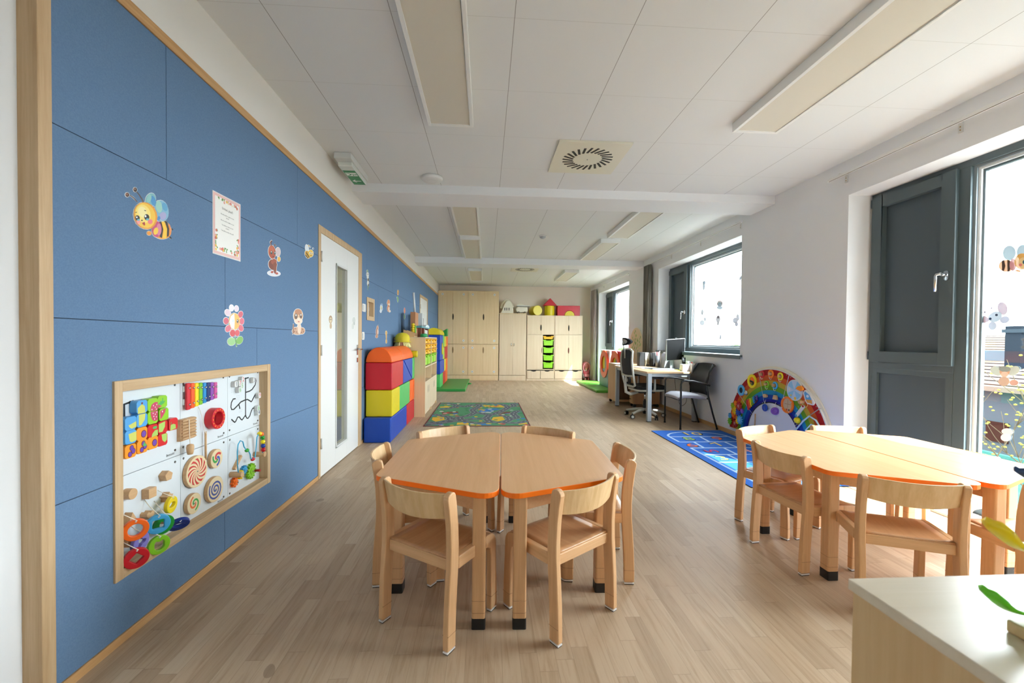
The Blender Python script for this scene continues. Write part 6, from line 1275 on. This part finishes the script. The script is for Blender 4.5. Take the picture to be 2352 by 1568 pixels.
# cables and socket below the desk
m = MB(LW(0)); 
t = thing('wall_socket', 'white double wall socket under the desk behind the visitor chair', 'socket', (3.19, 6.42, .36)); m = MB(RW(3.2)); m.box(6.32, 6.52, .34, .43, 0, .012, WHT); m.build('plate', t, .003); m = MB(RW(3.2)); m.cyl((6.37, .385, .012), (6.37, .385, .05), .02, BLACK, 14); m.build('plug', t)
for k, (lb, pts) in enumerate([('black cable hanging in a loop under the desk', [(3.15, 6.37, .38), (3.12, 6.34, .25), (3.10, 6.45, .18), (3.13, 6.6, .24), (3.16, 6.62, .40), (3.17, 6.60, .70)]), ('thin black cable running down the wall to the floor side', [(3.16, 6.40, .70), (3.17, 6.30, .45), (3.15, 6.22, .25), (3.17, 6.12, .12)]), ('dark cable beneath the desktop beside the plug', [(3.14, 6.80, .70), (3.16, 6.78, .40), (3.12, 6.6, .30), (3.14, 6.48, .36)])]):
    P = []; q = [Vector(p) for p in pts]
    for i in range(len(q)-1):
        for s_ in range(5): u = s_/5; a, b, c, d = q[max(i-1, 0)], q[i], q[i+1], q[min(i+2, len(q)-1)]; P.append(.5*((2*b)+(c-a)*u+(2*a-5*b+4*c-d)*u*u+(3*b-a-3*c+d)*u**3))
    m = MB(); m.tube([tuple(p) for p in P]+[tuple(q[-1])], .0035, BLACK, 6); tag(m.build('power_cable'), lb, 'cable', 'cables under the desk')
# oval tree panel on the wall
t = thing('tree_panel', 'large round light wood wall panel with a painted tree and green leaves', 'wall panel', (3.18, 8.72, .72)); f = RW(3.199)
m = MB(f); m.prism(ell(8.72, 1.105, .385, .385, 0, 44), 0, .018, mat('#E4E0D6', .5)); m.prism(ell(8.72, 1.105, .375, .375, 0, 44), .018, .0185, mat('#DCC7A2', .5)); m.build('board', t)
m = MB(f); tc = mat('#C9BFA4', .5)
for pts, w_ in (([(8.72, .75), (8.72, 1.05)], .05), ([(8.72, .95), (8.86, 1.15), (8.90, 1.3)], .022), ([(8.72, 1.0), (8.58, 1.2), (8.52, 1.32)], .022), ([(8.72, 1.05), (8.74, 1.38)], .02), ([(8.72, .92), (8.50, 1.05)], .016), ([(8.72, .9), (8.95, 1.0)], .016)):
    for s_ in stroke(pts, w_): m.flat(s_, .0190, tc)
rr = random.Random(8)
for k in range(34):
    a = rr.random()*6.28; r_ = .32*sqrt(rr.random()); m.flat(ell(8.72+r_*cos(a), 1.13+r_*.9*sin(a), .018, .032, rr.random()*60-30, 10), .0193+k*1e-6, mat(['#6E9A3E', '#8DB450', '#A6BC6A'][k % 3], .5))
m.build('tree_print', t)

# ================================================================== RAINBOW ACTIVITY PANEL
f = RW(3.199); RC = (4.44, .098); N0 = .03
t = thing('rainbow_board', 'large semicircular rainbow activity panel low on the wall behind the window table', 'activity panel', (3.19, RC[0], RC[1]))
bands = [(.800, .738, '#A60A16'), (.738, .680, '#C9551F'), (.680, .625, '#C0A032'), (.625, .57, '#629820'), (.57, .52, '#1486B4'), (.52, .47, '#003E9A'), (.47, .44, '#161088'), (.44, .428, '#08142A')]
def sector(a0, a1, r0, r1, n=10): return arc(RC, r1, a0, a1, n)+arc(RC, r0, a1, a0, n)
m = MB(f); m.prism([(RC[0]+.835, RC[1]-.01)]+arc(RC, .835, 0, 180, 48)+[(RC[0]-.835, RC[1]-.01)], 0, .012, mat('#E4E0CF', .5)); m.build('backboard', t)
for k in range(5):
    a0, a1 = 36*k+.35, 36*(k+1)-.35; m = MB(f); m.prism(sector(a0, a1, .428, .81, 12), .012, N0, WHT); p = m.build('segment', t)
    q = MB(f)
    for (ro, ri, c) in bands: q.flat(sector(a0, a1, ri, ro, 12), N0+.0004, mat(c, .5, 0, .25))
    q.build('colour_bands', p)
    q = MB(f)
    for rr_, aa in ((.79, a0+2), (.79, a1-2), (.44, a0+3), (.44, a1-3)): q.prism(ell(RC[0]+rr_*cos(radians(aa)), RC[1]+rr_*sin(radians(aa)), .006, n=8), N0, N0+.003, CHROME)
    q.build('screw', p)
m = MB(f); m.prism([(RC[0]+.426, RC[1]-.005)]+arc(RC, .426, 0, 180, 32)+[(RC[0]-.426, RC[1]-.005)], .012, N0-.004, mat('#D7DAE4', .35)); m.build('whiteboard', t)
def rt(nm, lab, cat, y, z, group=None): return thing(nm, lab, cat, (3.199-N0, y, z), 0, group)
def ringtoy(lab, y, z, R, ri, col, inner=None, cat='ring toy', d=.016, group='toys on the rainbow panel'):
    w = rt('round_toy', lab, cat, y, z-R, group); m = MB(f); m.ring((y, z), R, ri, N0+.001, N0+d, mat(col, .35), 28); m.build('ring', w, .004)
    if inner: m = MB(f); m.prism(ell(y, z, ri*1.02, n=24), N0+.001, N0+.008, inner); m.build('centre', w)
    return w
MIR = mat('#BFC6CC', .04, 1)
ringtoy('light blue ring with a dark centre, second segment of the rainbow', 4.995, .604, .068, .036, '#58B4E4', mat('#16202A', .4)); ringtoy('large yellow mirror ring on the rainbow panel', 4.789, .736, .082, .052, '#F0DA10', MIR)
w = rt('metal_knob', 'round chrome knob between the blue and yellow rings of the rainbow panel', 'knob', 4.884, .556); m = MB(f); m.ball((4.884, .586, N0+.016), (.03, .03, .02), CHROME, 18, 10); m.build('dome', w)
for lb, y, z, c, R, pk in (('red ring with a square wooden peg on the rainbow', 4.613, .833, '#D8242E', .04, 'sq'), ('orange ring with a round wooden peg near the rainbow top', 4.465, .85, '#F5851B', .046, 'o'), ('yellow ring with a pentagon peg near the rainbow top', 4.314, .835, '#EDE01E', .043, 'p'), ('lime ring with a heart peg on the green band', 4.529, .728, '#86CC2A', .04, 'h'), ('sky blue ring with a square peg on the green band', 4.395, .728, '#41A8DE', .042, 'sq')):
    w = ringtoy(lb, y, z, R, R*.55, c, None, 'ring toy', .012)
    yy = y+(.016 if pk in ('sq', 'h') else .003); q = MB(f)
    P = {'sq': [(-.017, -.017), (.017, -.017), (.017, .017), (-.017, .017)], 'o': ell(0, 0, .018), 'p': R5, 'h': [(-.018, .006), (-.008, .014), (0, .007), (.008, .014), (.018, .006), (0, -.018)]}[pk]
    if pk == 'p': P = [(a*.75, b*.75) for a, b in P]
    q.prism([(yy+a, z+b) for a, b in P], N0+.002, N0+.024, TW); q.build('peg', w, .0015)
    q = MB(f); q.tube([(y+.01, z-R*.7, N0+.02), (y+.006, z-R-.008, N0+.016), (y-.004, z-R-.016, N0+.012), (y-.014, z-R-.006, N0+.006)], .003, WHT, 6); q.build('cord', w)
for lb, y, z, P in (('oval wooden peg on the dark blue band', 4.543, .595, ell(0, 0, .034, .021)), ('wooden trapezoid peg on the dark blue band', 4.378, .598, [(-.036, -.022), (.036, -.022), (.02, .026), (-.02, .026)])):
    m = MB(f); m.prism([(y+a, z+b) for a, b in P], N0+.002, N0+.022, TW); tag(m.build('wooden_peg', None, .002), lb, 'shape peg')
for lb, y, z, c, ti in (('dark blue ring hanging over the white centre of the rainbow', 4.536, .462, '#1646B4', 0), ('purple ring hanging edge-on over the white centre of the rainbow', 4.367, .452, '#7F4FB0', .9)):
    w = rt('hanging_ring', lb, 'threading ring', y, z-.04); m = MB(); Rr0 = .042
    m.T = Matrix.Translation((3.199-N0-.02, y, z)) @ Matrix.Rotation(ti, 4, 'Z')
    m.lathe([(.022, -.008), (Rr0-.004, -.008), (Rr0, -.003), (Rr0, .003), (Rr0-.004, .008), (.022, .008), (.022, -.008)], (0, 0, 0), mat(c, .35), 26, 'x'); m.build('ring', w)
    m = MB(f); m.tube([(y+.01, .55, N0+.002), (y+.006, .53, N0+.015), (y, z+.035, N0+.02)], .0025, WHT, 6); m.build('cord', w)
# xylophone on the rainbow
w = rt('rainbow_xylophone', 'small xylophone mounted on the blue bands of the rainbow panel', 'xylophone', 4.758, .44)
XY = ['#D3202F', '#EE5A1B', '#F5D40F', '#7CBB1F', '#1A86C6', '#14306F', '#5B3BA0']
for i, c in enumerate(XY):
    u = (i-3)/3; cy_, cz_ = 4.765-.085*u, .50+.055*u; hh = .062-.006*i; an = radians(62-6*i)
    d = Vector((cos(an)*-1*-1*0+.35-.03*i, 1)).normalized(); d.x = abs(d.x); nn = Vector((-d.y, d.x))*.0105; c0 = Vector((cy_, cz_)); a, b = c0-d*hh, c0+d*hh
    m = MB(f); m.prism([tuple(a+nn), tuple(b+nn), tuple(b-nn), tuple(a-nn)], N0+.012, N0+.024, mat(c, .35)); br = m.build('bar', w, .002)
    m = MB(f); m.ball((*tuple(a+d*.014), N0+.027), .005, CHROME, 8, 5); m.ball((*tuple(b-d*.014), N0+.027), .005, CHROME, 8, 5); m.build('screw', br)
m = MB(f); m.prism([(4.85, .40), (4.70, .50), (4.68, .53), (4.86, .44)], N0, N0+.012, mat('#8C2A22', .5)); m.build('base', w)
# weather wheel, tambourine, segment window, slider, cone, hoop
w = rt('weather_wheel', 'pale blue and white weather wheel with wedge sectors on the rainbow panel', 'dial', 4.10, .60)
m = MB(f); m.prism(ell(4.10, .712, .108, n=40), N0+.001, N0+.012, WHT)
for i in range(8): m.flat([(4.10, .712)]+arc((4.10, .712), .10, 45*i+22.5, 45*i+67.5, 6), N0+.0125, mat('#8CC4E6' if i % 2 == 0 else '#C6D4EA', .4))
m.flat(ell(4.085, .63, .016, n=12), N0+.013, mat('#EFC02A', .4)); m.flat(ell(4.145, .655, .010, n=10), N0+.013, mat('#EFC02A', .4)); m.flat(ell(4.17, .715, .014, .02, n=12), N0+.013, WHT); m.flat(ell(4.02, .70, .014, .018, n=12), N0+.013, WHT); m.build('dial', w)
m = MB(f); m.prism([(4.058, .732), (4.03, .762), (3.99, .77), (3.962, .75), (3.962, .728), (3.995, .714), (4.03, .722)], N0+.013, N0+.036, mat('#F58A14', .35)); tag(m.build('orange_pointer', None, .006), 'orange drop shaped pointer knob at the edge of the weather wheel', 'pointer')
w = rt('fan_window', 'fan shaped white window showing a beach picture on the red and orange bands', 'picture window', 3.90, .57)
m = MB(f); P = [(3.975, .70), (3.955, .735), (3.89, .70), (3.835, .62), (3.85, .595), (3.92, .60), (3.945, .625)]; m.prism(rounded(P, .008, 3), N0+.001, N0+.016, WHT); m.flat([(3.962, .70), (3.95, .72), (3.895, .69), (3.862, .645), (3.94, .64)], N0+.0165, mat('#58A0D0', .4)); m.flat([(3.862, .645), (3.94, .64), (3.92, .612), (3.853, .608)], N0+.0168, mat('#D99A44', .4)); m.flat(ell(3.915, .675, .018, .014, n=10), N0+.017, mat('#DDE6EC', .4)); m.build('picture', w)
w = rt('wooden_crank', 'small round wooden crank on the yellow band of the rainbow panel', 'knob', 3.99, .58); m = MB(f); m.cyl((3.985, .607, N0), (3.985, .607, N0+.05), .016, TW, 16); m.build('knob', w, .002); m = MB(f); m.ring((3.965, .59), .035, .031, N0, N0+.002, mat('#E9D98A', .4), 24); m.build('circle', w)
w = ringtoy('orange rimmed tambourine drum with a wooden face on the rainbow panel', 4.194, .547, .088, .068, '#F0781C', mat('#CDB596', .5), 'tambourine', .022)
m = MB(f)
for a in (60, 150, 240, 330): m.ball((4.194+.078*cos(radians(a)), .547+.078*sin(radians(a)), N0+.023), .006, WHT, 8, 5)
m.build('bead', w); m = MB(f)
for a in (0, 90): 
    for s_ in stroke([(4.194-.045*cos(radians(a)), .555-.045*sin(radians(a))), (4.194+.045*cos(radians(a)), .555+.045*sin(radians(a)))], .006): m.flat(s_, N0+.0086, mat('#A88A66', .5))
for dx, c in ((-.02, '#2b2b2b'), (.012, '#C8303A'), (.025, '#D9B23A')): m.flat(ell(4.194+dx, .495, .011, n=10), N0+.0088, mat(c, .4))
m.build('face_print', w)
w = rt('slider_stick', 'white slider bar with a red dot leaning on the lower blue bands', 'slider', 4.02, .43)
m = MB(f); a, b = Vector((4.068, .452)), Vector((3.965, .575)); nn = Vector((.013, .011)); m.prism(rounded([tuple(a-nn), tuple(b-nn), tuple(b+nn), tuple(a+nn)][::-1], .010, 4), N0+.004, N0+.016, WHT2); m.build('bar', w, .002)
m = MB(f); m.prism(ell(3.972, .568, .011, n=14), N0+.016, N0+.020, mat('#B01C2A', .4)); m.prism(ell(4.062, .459, .013, n=14), N0+.016, N0+.020, mat('#3A9ACB', .4)); m.build('dot', w)
m = MB(f)
for (y, z, c) in ((4.0, .60, '#C02A30'), (4.028, .575, '#D0543E'), (4.052, .55, '#5CA858'), (4.076, .525, '#3A9ACB')): m.flat(ell(y, z, .010, n=12), N0+.0012, mat(c, .4))
tag(m.build('dot_row'), 'row of four small coloured dots printed beside the slider bar', 'printed dots')
w = rt('yellow_cone', 'yellow plastic knob at the foot of the slider bar', 'knob', 4.055, .38); m = MB(f); m.ball((4.04, .415, N0+.02), (.036, .03, .028), mat('#EBD714', .35), 16, 10); m.build('knob', w); m = MB(f); m.prism(ell(4.047, .395, .038, .028), N0+.001, N0+.006, mat('#8a7a14', .5)); m.build('base', w)
w = rt('tube_loop', 'clear light blue plastic tube looping over the right end of the rainbow panel', 'tube', 3.85, .2); m = MB(f); P = []
for i in range(26): a = radians(200-300*i/25); P.append((3.855+.12*cos(a), .33+.12*sin(a), N0+.012+.0008*i))
m.tube([(4.16, .24, N0+.01), (4.05, .33, N0+.012), (3.97, .42, N0+.012), (3.89, .485, N0+.014), (3.80, .46, N0+.02), (3.72, .37, N0+.02), (3.68, .25, N0+.016)], .0075, mat('#BFE0EE', .2), 8); m.build('tube', w); m = MB(f); m.tube([(3.94, .22, N0+.012), (3.93, .34, N0+.016), (3.86, .41, N0+.018), (3.78, .40, N0+.018), (3.74, .30, N0+.014), (3.74, .22, N0+.012)], .0065, mat('#BFE0EE', .2), 8); m.build('tube', w)
w = rt('writing_stick', 'thin wooden stick standing in front of the white centre of the rainbow', 'stick', 4.71, .15); m = MB(f); m.cyl((4.722, .15, N0+.01), (4.712, .36, N0+.012), .007, TW, 10); m.build('stick', w)
# gears of the rainbow
gl = [('lime', 5.171, .384, .040, '#A0D428', 'highest lime gear at the left edge of the rainbow'), ('orange', 5.095, .425, .036, '#F58A1E', 'orange gear above the dark red one'), ('dark red', 5.010, .405, .058, '#B8161F', 'large dark red gear in the gear cluster'), ('yellow', 5.131, .330, .056, '#F2CE10', 'large yellow gear beside the blue one'), ('blue', 5.035, .325, .056, '#1640A8', 'dark blue gear in the middle of the gear cluster'), ('purple', 4.945, .355, .032, '#7E4FC0', 'small purple gear at the right of the cluster'),
      ('orange', 5.160, .272, .038, '#F5781E', 'lower orange gear beside the yellow one'), ('sky blue', 5.213, .249, .036, '#3FA0DA', 'small sky blue gear at the lower left edge'), ('green', 5.200, .180, .044, '#6FC02A', 'lime green gear at the lowest left corner'), ('dark red', 5.112, .172, .056, '#A8121E', 'lowest dark red gear with a pale spiral'), ('yellow', 5.050, .207, .036, '#F2CE10', 'small yellow gear between red and pale blue'), ('pale blue', 4.985, .238, .058, '#54B4E8', 'large pale blue gear lowest in the cluster')]
for k, (cn, y, z, R, c, lb) in enumerate(gl):
    w = rt('gear_wheel', lb, 'gear', y, z-R, 'gears on the rainbow panel'); n0 = N0+.002+.009*(k % 3)
    gear(f, (y, z), R, 8 if R < .045 else 11, n0, n0+.010, mat(c, .35), w, 'wheel')
    if k in (2, 3, 9, 11):
        m = MB(f)
        for i in range(7): a = 2*pi*i/7; m.flat(ell(y+R*.24*cos(a), z+R*.24*sin(a), R*.11, R*.05, math.degrees(a), 8), n0+.0134, WHT if k != 3 else mat('#C88A10', .4))
        m.build('flower_print', w)

# ================================================================== NEAR CABINET AND THE TOY STANDING ON IT
PLY_SHEEN = wood('birch_plywood_top_sheen', '#DCD0BB', '#D3C5AC', 'x', .25, .3); PLY2 = wood('birch_plywood_side', '#DBBE92', '#CBA878', 'z', .45, .35)  # top paled against the side, its sheen put into the colour
t = thing('low_cabinet', 'pale birch low cabinet cut off by the lower right picture corner', 'cabinet', (1.1, .25, 0))
m = MB(); m.box(.692, 1.55, -.45, .75, .732, .752, PLY_SHEEN); m.build('top_panel', t, .0015)
m = MB(); m.box(.698, .718, -.44, .745, 0, .732, PLY2); m.build('side_panel', t, .001); m = MB(); m.box(.718, 1.545, .725, .743, 0, .732, PLY2); m.build('rear_panel', t, .001); m = MB(); m.box(1.525, 1.545, -.44, .725, 0, .732, PLY2); m.build('side_panel', t, .001)
t = thing('marble_tree', 'wooden toy tree with yellow and green leaf petals on the low cabinet', 'toy', (.93, .60, .752)); YP = mat('#FFDC10', .3); GP = mat('#62CC20', .3)
m = MB(); m.box(.815, 1.02, .49, .60, .752, .772, wood('toy_birch', '#D9BC8C', '#C9A874', 'x')); m.build('base', t, .003)
m = MB(); m.cyl((.93, .56, .772), (.93, .60, 1.08), .012, TW, 14); m.build('trunk', t)
def petal(p0, p1, p2, wd, mt):
    P = []; 
    for i in range(13):
        u = i/12; a, b, c = Vector(p0), Vector(p1), Vector(p2); P.append((1-u)**2*a+2*u*(1-u)*b+u*u*c)
    v = []; k = 8
    for i, p in enumerate(P):
        u = i/12; w_ = wd*min(1, .45+(u/.10)**.5*.55)*(.8+.2*cos(u*5)); d = (P[min(i+1, 12)]-P[max(i-1, 0)]).normalized(); s_ = d.cross(Vector((0, 0, 1))).normalized(); n_ = s_.cross(d)
        for j in range(k): a = 2*pi*j/k; v.append(p+s_*w_*cos(a)+n_*(.0045*sin(a)-.006*cos(a)**2*-1))
    m = MB(); m.add(v, [(i*k+j, i*k+(j+1) % k, (i+1)*k+(j+1) % k, (i+1)*k+j) for i in range(12) for j in range(k)], mt, True); m.add(v[:k], [tuple(range(k))], mt); m.add(v[-k:], [tuple(range(k))], mt); m.build('petal', t)
petal((.786, .60, .925), (.815, .60, .862), (.93, .59, .885), .024, YP)
petal((.781, .60, .817), (.812, .60, .745+.02), (.93, .58, .765+.025), .022, GP)
petal((.828, .60, 1.005), (.86, .60, .975), (.93, .60, 1.01), .014, mat('#20406A', .3)); petal((1.08, .60, .95), (1.03, .60, .89), (.93, .59, .90), .016, mat('#D0342E', .3))

# ================================================================== OUTSIDE THE WINDOWS
m = MB(); m.keep = True; m.box(3.9, 90, -60, 90, -3.2, -3.0, mat('#716F6B', .95)); tag(m.build('ground'), 'flat grey ground outside the windows', 'ground')['kind'] = 'structure'
m = MB(); m.box(3.55, 4.6, .6, 4.4, -3.0, -.12, mat('#B9B9B4', .8)); 
RT = NT('roof_tiles'); v, x, y, z = RT.pos(); fz_ = RT.math('FRACT', RT.math('DIVIDE', x, .34)); nn_ = RT.n('ShaderNodeTexNoise', {'Vector': v, 'Scale': 3.}).outputs[0]
rc = RT.ramp(fz_, [(0, '#0E0C0B'), (.22, '#1A1513'), (.3, '#463D37'), (1, '#50473F')]); ROOF = RT.set(rc, 1.0, fz_, .5, .05); RT.b.inputs['Specular IOR Level'].default_value = 0
HW = mat('#32383C', 1, 0, 0)
t = thing('neighbour_house', 'grey neighbouring house with a tiled roof seen through the large window', 'house', (18, 9, -3))
m = MB(); m.box(14.2, 26, 3.0, 16.6, -3, .05, HW); m.build('wall', t)
m = MB(lambda a, b, n: (a, n, b)); m.prism([(13.8, .05), (19.8, 1.55), (26.4, .05), (26.4, -.08), (13.8, -.08)], 2.6, 17.0, ROOF); m.build('roof', t)
m = MB(); m.box(15.5, 15.9, 11.25, 11.62, .3, 1.75, mat('#161A1E', 1, 0, 0)); m.box(15.45, 15.95, 11.2, 11.67, 1.55, 1.66, mat('#20262a', 1, 0, 0)); m.build('chimney', t)
m = MB(); m.box(14.16, 14.2, 10.5, 11.0, -1.5, -.95, mat('#241310', 1, 0, 0)); m.build('shutter', t)
m = MB(); m.box(14.16, 14.2, 8.9, 9.8, -1.9, -.6, mat('#12161a', 1, 0, 0)); m.build('window', t)
m = MB(); m.box(16.3, 17.0, 12.2, 12.8, .68, 1.0, mat('#3a4248', 1, 0, 0)); m.build('skylight', t)
t = thing('garden_fence', 'green mesh garden fence between the rooms and the grey house', 'fence', (9, 7, -3)); FGN = mat('#234640', 1, 0, 0)
m = MB(); m.box(9.0, 9.04, -2, 14, -3.0, -.75, mat('#2E524C', 1, 0, 0, alpha=.85)); m.build('mesh_panel', t)
for i in range(9): m = MB(); m.box(8.96, 9.04, -2+2*i, -1.92+2*i, -3, -.68, FGN); m.build('post', t)
m = MB(); m.box(8.96, 9.05, -2, 14, -.77, -.72, FGN); m.build('top_rail', t)
# budding tree in front of the grey house
def branch_tree(nm, lab, base, h, seed, spread, leafc, group=None):
    rr = random.Random(seed); t = thing(nm, lab, 'tree', base, 0, group); mB = MB(); mL = MB(); BK = mat('#3A3428', 1, 0, 0); LC = mat(leafc, 1, 0, 0)
    def grow(p, d, L, r_, k):
        pts = [p]; q = Vector(p)
        for i in range(4): d = (d+Vector((rr.uniform(-1, 1), rr.uniform(-1, 1), rr.uniform(-.4, .9)))*.22).normalized(); q = q+d*L/4; pts.append(q.copy())
        mB.tube(pts, [r_*(1-.12*i) for i in range(5)], BK, 5)
        if k == 0:
            for i in range(5): c = pts[rr.randint(1, 4)]+Vector((rr.uniform(-.1, .1), rr.uniform(-.1, .1), rr.uniform(-.08, .1))); mL.ball(c, (.020, .020, .014), LC, 5, 3)
            return
        for i in range(4): grow(pts[rr.randint(2, 4)], (d+Vector((rr.uniform(-1, 1)*spread, rr.uniform(-1, 1)*spread, rr.uniform(-.2, .6)))).normalized(), L*.62, r_*.55, k-1)
    grow(Vector(base), Vector((0, -.1, 1)).normalized(), h*.55, .032, 3)
    mB.build('branches', t); o = mL.build('foliage', t)
    return t
branch_tree('budding_tree', 'thin budding tree with yellow green leaves in front of the grey house', (7.4, 5.0, -3), 4.6, 3, .9, '#5C5A2A')
for i, (x, y, s_, c) in enumerate(((30, 34, 11, '#2b3322'), (26, 46, 12, '#303824'), (36, 58, 14, '#2b3322'), (24, 64, 12, '#333c28'), (16, 40, 5, '#303824'), (22, 54, 8, '#2b3322'), (45, 50, 16, '#2b3322'), (12, 30, 3.2, '#3a4028'))):
    rr = random.Random(20+i); t = thing('leafy_bush', ['broad distant tree crown beyond the middle window', 'second distant tree crown beyond the middle window', 'far tree crown on the horizon, biggest of the row', 'far round tree crown towards the farthest window', 'low bush beyond the middle window', 'mid sized tree crown far beyond the gardens', 'hazy tree crown at the far right of the horizon', 'small light bush nearest to the farthest window'][i], 'tree', (x, y, -3), 0, 'distant trees outside')
    m = MB(); m.cyl((x, y, -3), (x, y, -2), .25, mat('#5a5242', .9), 8); m.build('trunk', t)
    m = MB()
    for k in range(16): a = rr.random()*6.28; r_ = s_*.28*sqrt(rr.random()); hh = s_*.30; m.ball((x+r_*cos(a), y+r_*sin(a), -3+.8+hh*.35*rr.random()), (s_*.16, s_*.16, hh*.42), mat(c, 1, 0, 0), 8, 6)
    m.build('foliage', t)
